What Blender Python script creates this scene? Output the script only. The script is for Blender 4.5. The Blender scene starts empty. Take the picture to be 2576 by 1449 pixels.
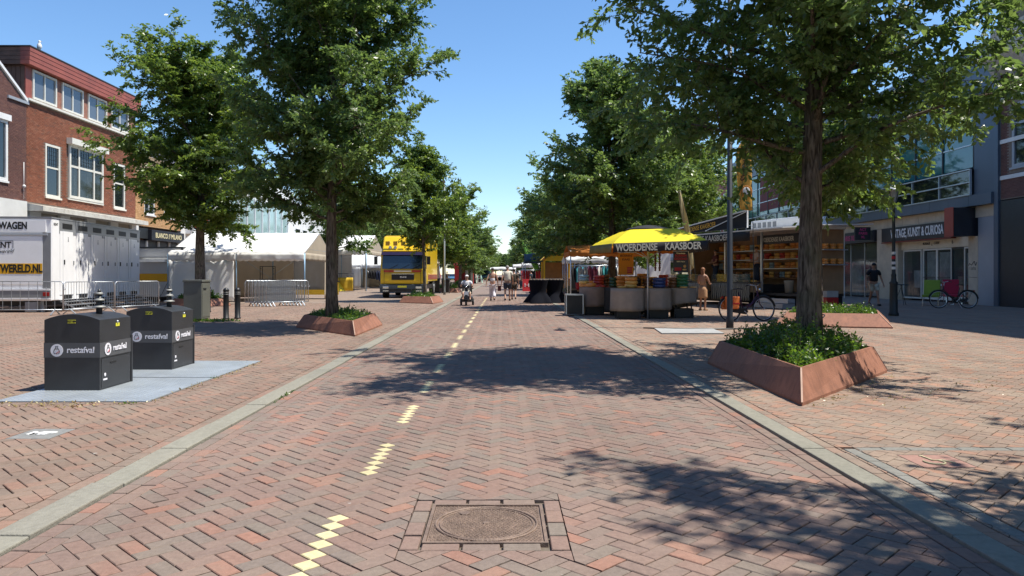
import bpy, math, random
import numpy as np
from mathutils import Vector, Matrix, Euler
random.seed(7)
SC = bpy.context.scene
COL = SC.collection
R = math.radians
# ---------------------------------------------------------------- camera
CAM_H = 1.40
F = 1900.0                      # focal length in units of a 2576 px wide picture
cam_d = bpy.data.cameras.new('camera')
cam = bpy.data.objects.new('camera', cam_d); COL.objects.link(cam)
cam.location = (0, 0, CAM_H); cam.rotation_euler = (R(90), 0, 0)
cam_d.sensor_width = 36; cam_d.lens = 36 * F / 2576
cam_d.shift_x = 24 / 2576; cam_d.shift_y = -34.5 / 2576
cam_d.clip_start = 0.05; cam_d.clip_end = 3000
SC.camera = cam
# ---------------------------------------------------------------- light
SUN_EL = 59; SUN_VEC = Vector((0.47, -0.05, 1.0)).normalized()
world = bpy.data.worlds.new('World'); SC.world = world; world.use_nodes = True
wn = world.node_tree.nodes; wl = world.node_tree.links
bg = wn['Background']; sky = wn.new('ShaderNodeTexSky'); sky.sky_type = 'NISHITA'
sky.sun_disc = False; sky.sun_elevation = math.asin(SUN_VEC.z)
sky.sun_rotation = math.atan2(SUN_VEC.x, SUN_VEC.y)
sky.air_density = 1.0; sky.dust_density = 0.0; sky.ozone_density = 4.6
hsv = wn.new('ShaderNodeHueSaturation'); hsv.inputs['Saturation'].default_value = 1.10
wl.new(sky.outputs[0], hsv.inputs['Color']); wl.new(hsv.outputs[0], bg.inputs[0]); bg.inputs[1].default_value = 0.134
sd = bpy.data.lights.new('sun', 'SUN'); sd.energy = 4.9; sd.angle = R(0.53); sd.color = (1, 0.945, 0.845)
sun = bpy.data.objects.new('sun', sd); COL.objects.link(sun)
sun.rotation_euler = (-SUN_VEC).to_track_quat('-Z', 'Y').to_euler(); sun.location = (20, -5, 40)
SC.view_settings.view_transform = 'Standard'; SC.view_settings.look = 'None'
SC.view_settings.exposure = 0.53; SC.view_settings.gamma = 1
SC.view_settings.use_curve_mapping = False
SC.cycles.max_bounces = 7; SC.cycles.transparent_max_bounces = 6
SC.cycles.diffuse_bounces = 4; SC.cycles.glossy_bounces = 3
SC.cycles.use_denoising = True
SC.render.use_persistent_data = False

def G(px, py, z=0.0):            # ground point under a point of the 2576 x 1449 survey picture
    Y = F * (CAM_H - z) / (py - 690.0)
    return ((px - 1264) * Y / F, Y, z)
def XZ(px, py, Y):               # x and height of that point at depth Y
    return (px - 1264) * Y / F, CAM_H + (690 - py) * Y / F

# ---------------------------------------------------------------- materials
MATS = {}
def hexc(h):
    h = h.lstrip('#'); c = [int(h[i:i+2], 16) / 255 for i in (0, 2, 4)]
    return tuple(x / 12.92 if x <= .04045 else ((x + .055) / 1.055) ** 2.4 for x in c)
def mat(name, col, rough=.6, metal=0., var=.12, scale=3., bump=0., bscale=40., spec=.5, coat=0., dirt=0., trans=0., coord='Object', dirtcol=(.09,.075,.06)):
    if name in MATS: return MATS[name]
    if isinstance(col, str): col = hexc(col)
    m = bpy.data.materials.new(name); m.use_nodes = True
    nt = m.node_tree; N = nt.nodes; L = nt.links
    b = N['Principled BSDF']; b.inputs['Roughness'].default_value = rough
    b.inputs['Metallic'].default_value = metal
    b.inputs['Specular IOR Level'].default_value = spec
    b.inputs['Coat Weight'].default_value = coat
    tc = N.new('ShaderNodeTexCoord')
    out = None
    if var > 0 or dirt > 0:
        nz = N.new('ShaderNodeTexNoise'); nz.inputs['Scale'].default_value = scale; nz.inputs['Detail'].default_value = 7
        nz.inputs['Roughness'].default_value = .62
        L.new(tc.outputs[coord], nz.inputs['Vector'])
        mr = N.new('ShaderNodeMapRange'); mr.inputs[1].default_value = .3; mr.inputs[2].default_value = .7
        mr.inputs[3].default_value = 1 - var; mr.inputs[4].default_value = 1 + var
        L.new(nz.outputs[0], mr.inputs[0])
        mx = N.new('ShaderNodeMix'); mx.data_type = 'RGBA'; mx.blend_type = 'MULTIPLY'; mx.inputs[0].default_value = 1
        mx.inputs[6].default_value = (*col, 1); L.new(mr.outputs[0], mx.inputs[7])
        out = mx.outputs[2]
        if dirt > 0:
            n2 = N.new('ShaderNodeTexNoise'); n2.inputs['Scale'].default_value = scale * 2.3; n2.inputs['Detail'].default_value = 9
            n2.inputs['Roughness'].default_value = .7; L.new(tc.outputs[coord], n2.inputs['Vector'])
            m2 = N.new('ShaderNodeMapRange'); m2.inputs[1].default_value = .5; m2.inputs[2].default_value = .8
            m2.inputs[3].default_value = 0; m2.inputs[4].default_value = dirt; L.new(n2.outputs[0], m2.inputs[0])
            x2 = N.new('ShaderNodeMix'); x2.data_type = 'RGBA'; L.new(m2.outputs[0], x2.inputs[0])
            L.new(out, x2.inputs[6]); x2.inputs[7].default_value = (*dirtcol, 1); out = x2.outputs[2]
        L.new(out, b.inputs['Base Color'])
        rr = N.new('ShaderNodeMapRange'); rr.inputs[3].default_value = max(.03, rough - .08); rr.inputs[4].default_value = min(1, rough + .1)
        L.new(nz.outputs[0], rr.inputs[0]); L.new(rr.outputs[0], b.inputs['Roughness'])
    else:
        b.inputs['Base Color'].default_value = (*col, 1)
    if bump > 0:
        nb = N.new('ShaderNodeTexNoise'); nb.inputs['Scale'].default_value = bscale; nb.inputs['Detail'].default_value = 5
        L.new(tc.outputs[coord], nb.inputs['Vector'])
        bp = N.new('ShaderNodeBump'); bp.inputs['Strength'].default_value = bump; bp.inputs['Distance'].default_value = .02
        L.new(nb.outputs[0], bp.inputs['Height']); L.new(bp.outputs[0], b.inputs['Normal'])
    if trans > 0:      # cloth that lets light through
        tr = N.new('ShaderNodeBsdfTranslucent'); ms = N.new('ShaderNodeMixShader'); ms.inputs[0].default_value = trans
        if out: L.new(out, tr.inputs[0])
        else: tr.inputs[0].default_value = (*col, 1)
        L.new(b.outputs[0], ms.inputs[1]); L.new(tr.outputs[0], ms.inputs[2])
        L.new(ms.outputs[0], N['Material Output'].inputs[0])
    MATS[name] = m
    return m

def island_mat(name, stops, rough=.85, bump=.35, bscale=60., big=.18, small=.12, dust=None, spec=.3, gain=1.):
    if dust: dust = tuple(q * gain for q in dust)
    """pieces (bricks, tiles): each island / object gets its own tone; grain and wear follow the place"""
    m = bpy.data.materials.new(name); m.use_nodes = True; nt = m.node_tree; N = nt.nodes; L = nt.links
    b = N['Principled BSDF']; b.inputs['Roughness'].default_value = rough; b.inputs['Specular IOR Level'].default_value = spec
    g = N.new('ShaderNodeNewGeometry'); oi = N.new('ShaderNodeObjectInfo')
    ad = N.new('ShaderNodeMath'); ad.operation = 'ADD'; L.new(g.outputs['Random Per Island'], ad.inputs[0]); L.new(oi.outputs['Random'], ad.inputs[1])
    fr = N.new('ShaderNodeMath'); fr.operation = 'FRACT'; L.new(ad.outputs[0], fr.inputs[0])
    cr = N.new('ShaderNodeValToRGB'); cr.color_ramp.interpolation = 'LINEAR'
    el = cr.color_ramp.elements
    while len(el) < len(stops): el.new(.5)
    for e, (p, c) in zip(el, stops): e.position = p; e.color = (c[0] * gain, c[1] * gain * .985, c[2] * gain * .955, 1)
    L.new(fr.outputs[0], cr.inputs[0])
    mp = N.new('ShaderNodeMapping'); mp.inputs['Scale'].default_value = (2.4, .5, 1); L.new(g.outputs['Position'], mp.inputs[0])
    n1 = N.new('ShaderNodeTexNoise'); n1.inputs['Scale'].default_value = .5; n1.inputs['Detail'].default_value = 7; n1.inputs['Roughness'].default_value = .6; L.new(mp.outputs[0], n1.inputs['Vector'])
    n2 = N.new('ShaderNodeTexNoise'); n2.inputs['Scale'].default_value = 28; n2.inputs['Detail'].default_value = 6; L.new(g.outputs['Position'], n2.inputs['Vector'])
    r1 = N.new('ShaderNodeMapRange'); r1.inputs[1].default_value = .3; r1.inputs[2].default_value = .7; r1.inputs[3].default_value = 1 - big; r1.inputs[4].default_value = 1 + big; L.new(n1.outputs[0], r1.inputs[0])
    r2 = N.new('ShaderNodeMapRange'); r2.inputs[1].default_value = .3; r2.inputs[2].default_value = .7; r2.inputs[3].default_value = 1 - small; r2.inputs[4].default_value = 1 + small; L.new(n2.outputs[0], r2.inputs[0])
    mm = N.new('ShaderNodeMath'); mm.operation = 'MULTIPLY'; L.new(r1.outputs[0], mm.inputs[0]); L.new(r2.outputs[0], mm.inputs[1])
    mx = N.new('ShaderNodeMix'); mx.data_type = 'RGBA'; mx.blend_type = 'MULTIPLY'; mx.inputs[0].default_value = 1
    L.new(cr.outputs[0], mx.inputs[6]); L.new(mm.outputs[0], mx.inputs[7]); out = mx.outputs[2]
    if dust:
        n3 = N.new('ShaderNodeTexNoise'); n3.inputs['Scale'].default_value = 1.1; n3.inputs['Detail'].default_value = 9; n3.inputs['Roughness'].default_value = .68; L.new(g.outputs['Position'], n3.inputs['Vector'])
        r3 = N.new('ShaderNodeMapRange'); r3.inputs[1].default_value = .46; r3.inputs[2].default_value = .72; r3.inputs[3].default_value = .06; r3.inputs[4].default_value = .55; L.new(n3.outputs[0], r3.inputs[0])
        x3 = N.new('ShaderNodeMix'); x3.data_type = 'RGBA'; L.new(r3.outputs[0], x3.inputs[0]); L.new(out, x3.inputs[6]); x3.inputs[7].default_value = (*dust, 1); out = x3.outputs[2]
        n4 = N.new('ShaderNodeTexNoise'); n4.inputs['Scale'].default_value = 9; n4.inputs['Detail'].default_value = 3; L.new(g.outputs['Position'], n4.inputs['Vector'])
        r4 = N.new('ShaderNodeMapRange'); r4.inputs[1].default_value = .735; r4.inputs[2].default_value = .76; r4.inputs[3].default_value = 0; r4.inputs[4].default_value = .6; L.new(n4.outputs[0], r4.inputs[0])
        x4 = N.new('ShaderNodeMix'); x4.data_type = 'RGBA'; L.new(r4.outputs[0], x4.inputs[0]); L.new(out, x4.inputs[6]); x4.inputs[7].default_value = (.42, .40, .36, 1); out = x4.outputs[2]
    L.new(out, b.inputs['Base Color'])
    nb = N.new('ShaderNodeTexNoise'); nb.inputs['Scale'].default_value = bscale; nb.inputs['Detail'].default_value = 6; L.new(g.outputs['Position'], nb.inputs['Vector'])
    bp = N.new('ShaderNodeBump'); bp.inputs['Strength'].default_value = bump; bp.inputs['Distance'].default_value = .01
    L.new(nb.outputs[0], bp.inputs['Height']); L.new(bp.outputs[0], b.inputs['Normal'])
    MATS[name] = m
    return m

def leaf_mat(name, c0, c1, c2, trans=.5, rough=.36):
    m = bpy.data.materials.new(name); m.use_nodes = True; nt = m.node_tree; N = nt.nodes; L = nt.links
    b = N['Principled BSDF']; b.inputs['Roughness'].default_value = rough; b.inputs['Specular IOR Level'].default_value = .6
    g = N.new('ShaderNodeNewGeometry'); oi = N.new('ShaderNodeObjectInfo')
    nz = N.new('ShaderNodeTexNoise'); nz.inputs['Scale'].default_value = .9; nz.inputs['Detail'].default_value = 3
    L.new(g.outputs['Position'], nz.inputs['Vector'])
    a = N.new('ShaderNodeMath'); a.operation = 'MULTIPLY_ADD'; L.new(nz.outputs[0], a.inputs[0]); a.inputs[1].default_value = .9
    s = N.new('ShaderNodeMath'); s.operation = 'MULTIPLY'; L.new(g.outputs['Random Per Island'], s.inputs[0]); s.inputs[1].default_value = .55
    L.new(s.outputs[0], a.inputs[2])
    sb = N.new('ShaderNodeMath'); sb.operation = 'SUBTRACT'; L.new(a.outputs[0], sb.inputs[0]); sb.inputs[1].default_value = .22
    cr = N.new('ShaderNodeValToRGB'); el = cr.color_ramp.elements; el.new(.5)
    for e, (p, c) in zip(el, ((0, c0), (.5, c1), (1, c2))): e.position = p; e.color = (*c, 1)
    L.new(sb.outputs[0], cr.inputs[0])
    L.new(cr.outputs[0], b.inputs['Base Color'])
    tr = N.new('ShaderNodeBsdfTranslucent'); ms = N.new('ShaderNodeMixShader'); ms.inputs[0].default_value = trans
    hs = N.new('ShaderNodeHueSaturation'); hs.inputs['Hue'].default_value = .48; hs.inputs['Value'].default_value = 1.7; hs.inputs['Saturation'].default_value = 1.1
    L.new(cr.outputs[0], hs.inputs['Color']); L.new(hs.outputs[0], tr.inputs[0])
    L.new(b.outputs[0], ms.inputs[1]); L.new(tr.outputs[0], ms.inputs[2]); L.new(ms.outputs[0], N['Material Output'].inputs[0])
    MATS[name] = m
    return m

def glass_mat(name, tint=(.03,.05,.06), rough=.03, alpha=.25):
    m = bpy.data.materials.new(name); m.use_nodes = True; nt = m.node_tree; N = nt.nodes; L = nt.links
    b = N['Principled BSDF']; b.inputs['Base Color'].default_value = (*tint, 1); b.inputs['Roughness'].default_value = rough
    b.inputs['Specular IOR Level'].default_value = .8; b.inputs['IOR'].default_value = 1.6
    tr = N.new('ShaderNodeBsdfTransparent'); ms = N.new('ShaderNodeMixShader'); ms.inputs[0].default_value = 1 - alpha
    L.new(tr.outputs[0], ms.inputs[1]); L.new(b.outputs[0], ms.inputs[2]); L.new(ms.outputs[0], N['Material Output'].inputs[0])
    MATS[name] = m
    return m

# ---------------------------------------------------------------- mesh building
WLOC = {}          # object name -> world matrix of the thing it belongs to
def _np_mesh(me, V, faces):
    me.from_pydata(V, [], faces); me.update()
class MB:
    def __init__(s): s.v = []; s.f = []; s.m = []; s.sm = []
    def add(s, vs, fs, mi=0, smooth=False):
        o = len(s.v); s.v += [tuple(p) for p in vs]
        for f in fs: s.f.append(tuple(i + o for i in f)); s.m.append(mi); s.sm.append(smooth)
        return s
    def box(s, x0, x1, y0, y1, z0, z1, mi=0):
        vs = [(x, y, z) for x in (x0, x1) for y in (y0, y1) for z in (z0, z1)]
        return s.add(vs, [(0, 1, 3, 2), (4, 6, 7, 5), (0, 4, 5, 1), (2, 3, 7, 6), (0, 2, 6, 4), (1, 5, 7, 3)], mi)
    def obox(s, c, sz, rz=0, mi=0, M=None):
        hx, hy, hz = (q / 2 for q in sz)
        if M is None: M = Matrix.Rotation(rz, 3, 'Z')
        vs = [Vector(c) + M @ Vector((x, y, z)) for x in (-hx, hx) for y in (-hy, hy) for z in (-hz, hz)]
        return s.add(vs, [(0, 1, 3, 2), (4, 6, 7, 5), (0, 4, 5, 1), (2, 3, 7, 6), (0, 2, 6, 4), (1, 5, 7, 3)], mi)
    def bar(s, p0, p1, w, h=None, mi=0):       # rectangular bar between two points
        p0 = Vector(p0); p1 = Vector(p1); d = p1 - p0; h = h or w
        M = d.to_track_quat('Y', 'Z').to_matrix()
        return s.obox((p0 + p1) / 2, (w, d.length, h), mi=mi, M=M)
    def cyl(s, p0, p1, r0, r1=None, n=10, mi=0, caps=True, smooth=True):
        return s.tube([p0, p1], [r0, r0 if r1 is None else r1], n, mi, caps, smooth)
    def tube(s, pts, rad, n=8, mi=0, caps=True, smooth=True):
        pts = [Vector(p) for p in pts]
        if not hasattr(rad, '__len__'): rad = [rad] * len(pts)
        vs = []; k = len(pts); ref = None
        for i, p in enumerate(pts):
            d = (pts[min(i + 1, k - 1)] - pts[max(i - 1, 0)]).normalized()
            if ref is None: ref = Vector((0, 0, 1)) if abs(d.z) < .9 else Vector((1, 0, 0))
            a = d.cross(ref).normalized(); b2 = d.cross(a).normalized(); ref = -b2 if False else ref
            for j in range(n):
                t = 2 * math.pi * j / n
                vs.append(p + (a * math.cos(t) + b2 * math.sin(t)) * rad[i])
        fs = [(i * n + j, i * n + (j + 1) % n, (i + 1) * n + (j + 1) % n, (i + 1) * n + j) for i in range(k - 1) for j in range(n)]
        s.add(vs, fs, mi, smooth)
        if caps:
            o = len(s.v) - len(vs)
            s.f.append(tuple(o + j for j in range(n))[::-1]); s.m.append(mi); s.sm.append(False)
            s.f.append(tuple(o + (k - 1) * n + j for j in range(n))); s.m.append(mi); s.sm.append(False)
        return s
    def lathe(s, prof, c=(0, 0, 0), n=16, mi=0, smooth=True, sx=1, sy=1, caps=True):
        vs = [(c[0] + r * sx * math.cos(2 * math.pi * j / n), c[1] + r * sy * math.sin(2 * math.pi * j / n), c[2] + z) for r, z in prof for j in range(n)]
        k = len(prof)
        fs = [(i * n + j, i * n + (j + 1) % n, (i + 1) * n + (j + 1) % n, (i + 1) * n + j) for i in range(k - 1) for j in range(n)]
        if caps: fs += [tuple(range(n))[::-1], tuple((k - 1) * n + j for j in range(n))]
        return s.add(vs, fs, mi, smooth)
    def ball(s, c, r, n=10, mi=0):
        if not hasattr(r, '__len__'): r = (r, r, r)
        k = max(4, n // 2 + 1); vs = []; fs = []
        for i in range(k + 1):
            t = math.pi * i / k
            for j in range(n):
                a = 2 * math.pi * j / n; q = max(math.sin(t), 1e-3)
                vs.append((c[0] + r[0] * q * math.cos(a), c[1] + r[1] * q * math.sin(a), c[2] + r[2] * math.cos(t)))
        for i in range(k):
            for j in range(n): fs.append((i * n + j, (i + 1) * n + j, (i + 1) * n + (j + 1) % n, i * n + (j + 1) % n))
        return s.add(vs, fs, mi, True)
    def torus(s, c, Rr, r, axis='Y', n=28, m=6, mi=0, a0=0, a1=2 * math.pi):
        full = abs(a1 - a0 - 2 * math.pi) < 1e-4; k = n if full else n + 1
        vs = []
        for i in range(k):
            a = a0 + (a1 - a0) * i / n
            for j in range(m):
                b = 2 * math.pi * j / m; q = Rr + r * math.cos(b); h = r * math.sin(b)
                x, z = q * math.cos(a), q * math.sin(a)
                p = {'Y': (x, h, z), 'X': (h, x, z), 'Z': (x, z, h)}[axis]
                vs.append((c[0] + p[0], c[1] + p[1], c[2] + p[2]))
        fs = [(i * m + j, ((i + 1) % k) * m + j, ((i + 1) % k) * m + (j + 1) % m, i * m + (j + 1) % m) for i in range(n if full else n) for j in range(m)]
        return s.add(vs, fs, mi, True)
    def ext(s, poly, vec, mi=0):       # closed 3-D outline pushed along vec
        n = len(poly); vec = Vector(vec); vs = [Vector(p) for p in poly] + [Vector(p) + vec for p in poly]
        fs = [tuple(range(n)), tuple(range(2 * n - 1, n - 1, -1))] + [(i, (i + 1) % n + 0, (i + 1) % n + n, i + n)[::-1] for i in range(n)]
        return s.add(vs, fs, mi)
    def quad(s, a, b, c, d, mi=0): return s.add([a, b, c, d], [(0, 1, 2, 3)], mi)
    def sheet(s, fn, nu, nv, th=0.0, mi=0):   # cloth: fn(u,v)->point
        vs = [fn(i / nu, j / nv) for i in range(nu + 1) for j in range(nv + 1)]
        w = nv + 1
        return s.add(vs, [(i * w + j, (i + 1) * w + j, (i + 1) * w + j + 1, i * w + j + 1) for i in range(nu) for j in range(nv)], mi, True)
    def build(s, name, m, parent=None, world=False, bevel=0, label=None, kind=None, solid=0, fixn=False):
        me = bpy.data.meshes.new(name)
        V = s.v
        if world and parent is not None:
            inv = WLOC.get(parent.name, Matrix()).inverted(); V = [inv @ Vector(p) for p in s.v]
        me.from_pydata([tuple(p) for p in V], [], s.f)
        for q in (m if isinstance(m, (list, tuple)) else [m]): me.materials.append(q)
        me.polygons.foreach_set('material_index', s.m); me.polygons.foreach_set('use_smooth', s.sm)
        if fixn or True:
            import bmesh
            if len(s.f) < 20000:
                bm = bmesh.new(); bm.from_mesh(me); bmesh.ops.recalc_face_normals(bm, faces=bm.faces); bm.to_mesh(me); bm.free()
        me.update()
        o = bpy.data.objects.new(name, me); COL.objects.link(o)
        if parent is not None:
            o.parent = parent; WLOC[o.name] = WLOC.get(parent.name, Matrix())
        else: WLOC[o.name] = Matrix()
        if bevel > 0:
            b = o.modifiers.new('bevel', 'BEVEL'); b.width = bevel; b.segments = 2; b.limit_method = 'ANGLE'; b.angle_limit = R(40)
        if solid > 0:
            b = o.modifiers.new('solid', 'SOLIDIFY'); b.thickness = solid; b.offset = 0
        if label: o['label'] = label
        if kind: o['kind'] = kind
        return o
def tag(o, label=None, cat=None, group=None, kind=None):
    if label: o['label'] = label
    if cat: o['category'] = cat
    if group: o['group'] = group
    if kind: o['kind'] = kind
    return o
def thing(name, label, cat, loc=(0, 0, 0), rz=0., group=None):
    o = bpy.data.objects.new(name, None); COL.objects.link(o); o.empty_display_size = .2
    o.location = loc; o.rotation_euler = (0, 0, rz)
    WLOC[o.name] = Matrix.Translation(Vector(loc)) @ Matrix.Rotation(rz, 4, 'Z')
    return tag(o, label, cat, group)
def top(o, label, cat, loc=None, group=None, rz=0.):      # a thing that is one mesh
    if loc is not None: o.location = loc
    if rz: o.rotation_euler = (0, 0, rz)
    return tag(o, label, cat, group)
CHILD = {}
def kids(o): return [c for c in o.children]
def copy_tree(o, parent=None):
    c = o.copy(); COL.objects.link(c)
    if parent is not None: c.parent = parent
    for ch in list(o.children): copy_tree(ch, c)
    return c
def dup(o, loc, rz=0., label=None, scale=None):
    c = copy_tree(o); c.location = loc; c.rotation_euler = (0, 0, rz)
    if label: c['label'] = label
    if scale: c.scale = scale if hasattr(scale, '__len__') else (scale,) * 3
    return c
def text(s, size, m, parent, origin, right, up, name='lettering', depth=.004, bold=0., align='CENTER', stretch=1., world=True, shear=0., space=1., label=None):
    """flat lettering as a mesh: origin = centre of the line, right / up = its directions"""
    cu = bpy.data.curves.new(name, 'FONT'); cu.body = s; cu.size = size; cu.align_x = align; cu.align_y = 'CENTER'
    cu.offset = bold; cu.extrude = depth / 2; cu.shear = shear; cu.space_character = space; cu.resolution_u = 3
    ob = bpy.data.objects.new(name, cu); me = bpy.data.meshes.new_from_object(ob)
    bpy.data.objects.remove(ob); bpy.data.curves.remove(cu)
    r_ = Vector(right).normalized(); u_ = Vector(up).normalized(); n_ = r_.cross(u_)
    M = Matrix(((r_.x * stretch, u_.x, n_.x, origin[0]), (r_.y * stretch, u_.y, n_.y, origin[1]), (r_.z * stretch, u_.z, n_.z, origin[2]), (0, 0, 0, 1)))
    if world and parent is not None: M = WLOC.get(parent.name, Matrix()).inverted() @ M
    me.transform(M); me.materials.clear(); me.materials.append(m)
    o = bpy.data.objects.new(name, me); COL.objects.link(o)
    if parent is not None: o.parent = parent
    if label: o['label'] = label
    return o
ORD = ['first', 'second', 'third', 'fourth', 'fifth', 'sixth', 'seventh', 'eighth', 'ninth', 'tenth', 'eleventh', 'twelfth', 'thirteenth', 'fourteenth', 'fifteenth', 'sixteenth']

# common materials
galv = mat('galvanised_steel', '#b9bec2', .38, .75, .1, 6)
dark_metal = mat('dark_painted_metal', (.035, .04, .045), .42, .2, .15, 4)
black = mat('black_plastic', (.012, .012, .013), .45, 0, .2, 8)
rubber = mat('tyre_rubber', (.016, .016, .017), .8, 0, .2, 10)
chrome = mat('chrome', (.7, .7, .72), .18, 1, .05, 5)
white_paint = mat('white_paint', (.78, .78, .77), .4, 0, .04, 2, dirt=.1)
cream_paint = mat('cream_window_paint', (.72, .70, .62), .5, 0, .06, 3, dirt=.12)
red_paint = mat('red_paint', (.42, .02, .02), .4, 0, .1, 3)
ink = mat('black_ink', (.012, .012, .012), .6, 0, 0)
yellow_ink = mat('yellow_ink', (.75, .38, .02), .55, 0, 0)
white_ink = mat('white_ink', (.8, .8, .78), .6, 0, 0)
cream_ink = mat('cream_ink', (.78, .70, .42), .6, 0, 0)
red_ink = mat('red_ink', (.55, .02, .03), .55, 0, 0)
glass = glass_mat('window_glass')
dark_glass = glass_mat('dark_glass', (.012, .016, .02), .04, .05)
teal_glass = glass_mat('teal_glass', (.035, .16, .18), .04, .02)
# ================================================================ GROUND AND PAVING
def C(h): return hexc(h)
BR = island_mat('road_brick', [(0, (.275,.198,.175)), (.18, (.315,.215,.185)), (.34, (.250,.212,.190)), (.50, (.335,.225,.190)), (.62, (.262,.225,.195)), (.76, (.290,.205,.180)), (.91, (.325,.215,.180)), (.965, (.385,.210,.165)), (1, (.41,.225,.17))],
                rough=.88, bump=.4, dust=(.37,.295,.235), big=.15, spec=.12, gain=.74)
BL = island_mat('left_plaza_brick', [(0, (.255,.185,.150)), (.25, (.300,.210,.170)), (.5, (.255,.200,.168)), (.75, (.305,.205,.168)), (.95, (.330,.205,.160)), (1, (.36,.215,.165))],
                rough=.9, bump=.4, dust=(.36,.29,.225), big=.16, spec=.12, gain=.79)
BP = island_mat('plaza_brick', [(0, (.29,.220,.180)), (.25, (.330,.240,.195)), (.5, (.285,.230,.195)), (.75, (.34,.235,.190)), (.94, (.385,.225,.168)), (1, (.42,.25,.185))],
                rough=.9, bump=.4, dust=(.43,.355,.27), big=.16, spec=.12, gain=.79)
GB = island_mat('grey_brick', [(0, (.185,.185,.17)), (.5, (.215,.21,.195)), (1, (.20,.20,.185))], rough=.85)
YT = island_mat('yellow_tile_paint', [(0, (.60,.53,.31)), (.5, (.68,.60,.36)), (1, (.63,.56,.34))], rough=.8, bump=.3, small=.14, dust=(.50,.43,.30), spec=.1, gain=.92)
KS = island_mat('kerb_concrete', [(0, (.29,.285,.245)), (.5, (.335,.325,.275)), (1, (.31,.30,.26))], spec=.1, gain=.78, rough=.9, bump=.5, bscale=90, dust=(.36,.33,.27))
sand = mat('joint_sand', (.13,.105,.08), .95, 0, .4, 14, coord='Object')
far_road = mat('far_road_bricks', (.205,.152,.128), .85, 0, .16, 2.2, bump=.3, bscale=9, dirt=.25, dirtcol=(.36,.28,.23))
far_plaza = mat('far_plaza_bricks', (.23,.172,.135), .85, 0, .16, 1.8, bump=.3, bscale=9, dirt=.3, dirtcol=(.40,.33,.26))
earth = mat('outlying_ground', (.16,.14,.11), .95, 0, .3, .2)

XL0, XL1 = -2.72, -2.50        # left kerb
XR0, XR1 = 2.38, 2.57          # right kerb
ZP = .014
HOLE = (-.53, .35, 3.83, 4.69)
MB().quad((-1500, -60, -.09), (1500, -60, -.09), (1500, 2500, -.09), (-1500, 2500, -.09)).build('ground', earth, kind='structure')
def bed(name, x0, x1, y0, yf, z, m_far):
    b = MB(); b.box(x0, x1, -30, yf, z - .075, z - .022, 0); b.box(x0, x1, yf, 900, z - .075, z, 1)
    return b.build(name, [sand, m_far], kind='structure')
YR, YPv = 46., 36.
road = bed('road', XL1, XR0, -30, YR, 0, far_road)
pav_l = bed('pavement', -40, XL0, -30, YPv, ZP, far_plaza)
pav_r = bed('pavement', XR1, 40, -30, YPv, ZP, far_plaza)

def clip(poly, a, b, c):          # keep a*x+b*y<=c
    out = []
    for i in range(len(poly)):
        p, q = poly[i], poly[(i + 1) % len(poly)]
        dp, dq = a * p[0] + b * p[1] - c, a * q[0] + b * q[1] - c
        if dp <= 0: out.append(p)
        if dp * dq < 0:
            t = dp / (dp - dq); out.append((p[0] + t * (q[0] - p[0]), p[1] + t * (q[1] - p[1])))
    return out
def area(p): return abs(sum(p[i][0] * p[(i + 1) % len(p)][1] - p[(i + 1) % len(p)][0] * p[i][1] for i in range(len(p)))) / 2 if len(p) > 2 else 0
def clip_rect(poly, r):
    for a, b, c in ((-1, 0, -r[0]), (1, 0, r[1]), (0, -1, -r[2]), (0, 1, r[3])):
        poly = clip(poly, a, b, c)
        if len(poly) < 3: return []
    return poly
def minus_rect(poly, r):
    res = []; rest = poly
    for a, b, c in ((1, 0, r[0]), (-1, 0, -r[1]), (0, 1, r[2]), (0, -1, -r[3])):
        k = clip(rest, a, b, c)
        if area(k) > 3e-4: res.append(k)
        rest = clip(rest, -a, -b, -c)
        if len(rest) < 3: break
    return res
def herring(region, ox, oy, w=.1, tan=.75):
    """45-degree herringbone over region=(x0,x1,y0,y1): rows of cx,cy,len,wid,angle"""
    s = math.sqrt(.5); x0, x1, y0, y1 = region
    n = int((y1 + max(abs(x0), abs(x1))) / w * .8) + 60
    I, J = np.meshgrid(np.arange(-n // 2 - 40, n + 40), np.arange(-n // 2 - 40, n + 40), indexing='ij')
    k = (I - J) % 4; out = []
    for kk, du, dv, ang in ((0, 1., .5, 45), (3, .5, 1., 135)):
        m = k == kk; u = (I[m] + du) * w; v = (J[m] + dv) * w
        x = (u - v) * s + ox; y = (u + v) * s + oy
        sel = (x > x0 - .15) & (x < x1 + .15) & (y > y0 - .15) & (y < y1 + .15) & (np.abs(x) < tan * y + 1.6)
        out.append(np.stack([x[sel], y[sel], np.full(sel.sum(), 2 * w), np.full(sel.sum(), w), np.full(sel.sum(), R(ang)), (I - J)[m][sel]], 1))
    return np.concatenate(out)
unit_cache = {}
def unit_brick(L, W, m, nm='brick'):
    key = (L, W, m.name)
    if key in unit_cache: return unit_cache[key]
    b = MB(); g = .0035; ch = .004; hx, hy = L / 2 - g, W / 2 - g
    r0 = [(-hx + ch, -hy + ch, 0), (hx - ch, -hy + ch, 0), (hx - ch, hy - ch, 0), (-hx + ch, hy - ch, 0)]
    r1 = [(-hx, -hy, -ch), (hx, -hy, -ch), (hx, hy, -ch), (-hx, hy, -ch)]
    r2 = [(x, y, -.035) for x, y, _ in r1]
    b.add(r0 + r1 + r2, [(0, 1, 2, 3)] + [(4 + i, 4 + (i + 1) % 4, (i + 1) % 4, i) for i in range(4)] + [(8 + i, 8 + (i + 1) % 4, 4 + (i + 1) % 4, 4 + i) for i in range(4)])
    me = bpy.data.meshes.new(nm); me.from_pydata(b.v, [], b.f); me.materials.append(m); me.update()
    unit_cache[key] = me
    return me
rng = np.random.default_rng(3)
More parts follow.
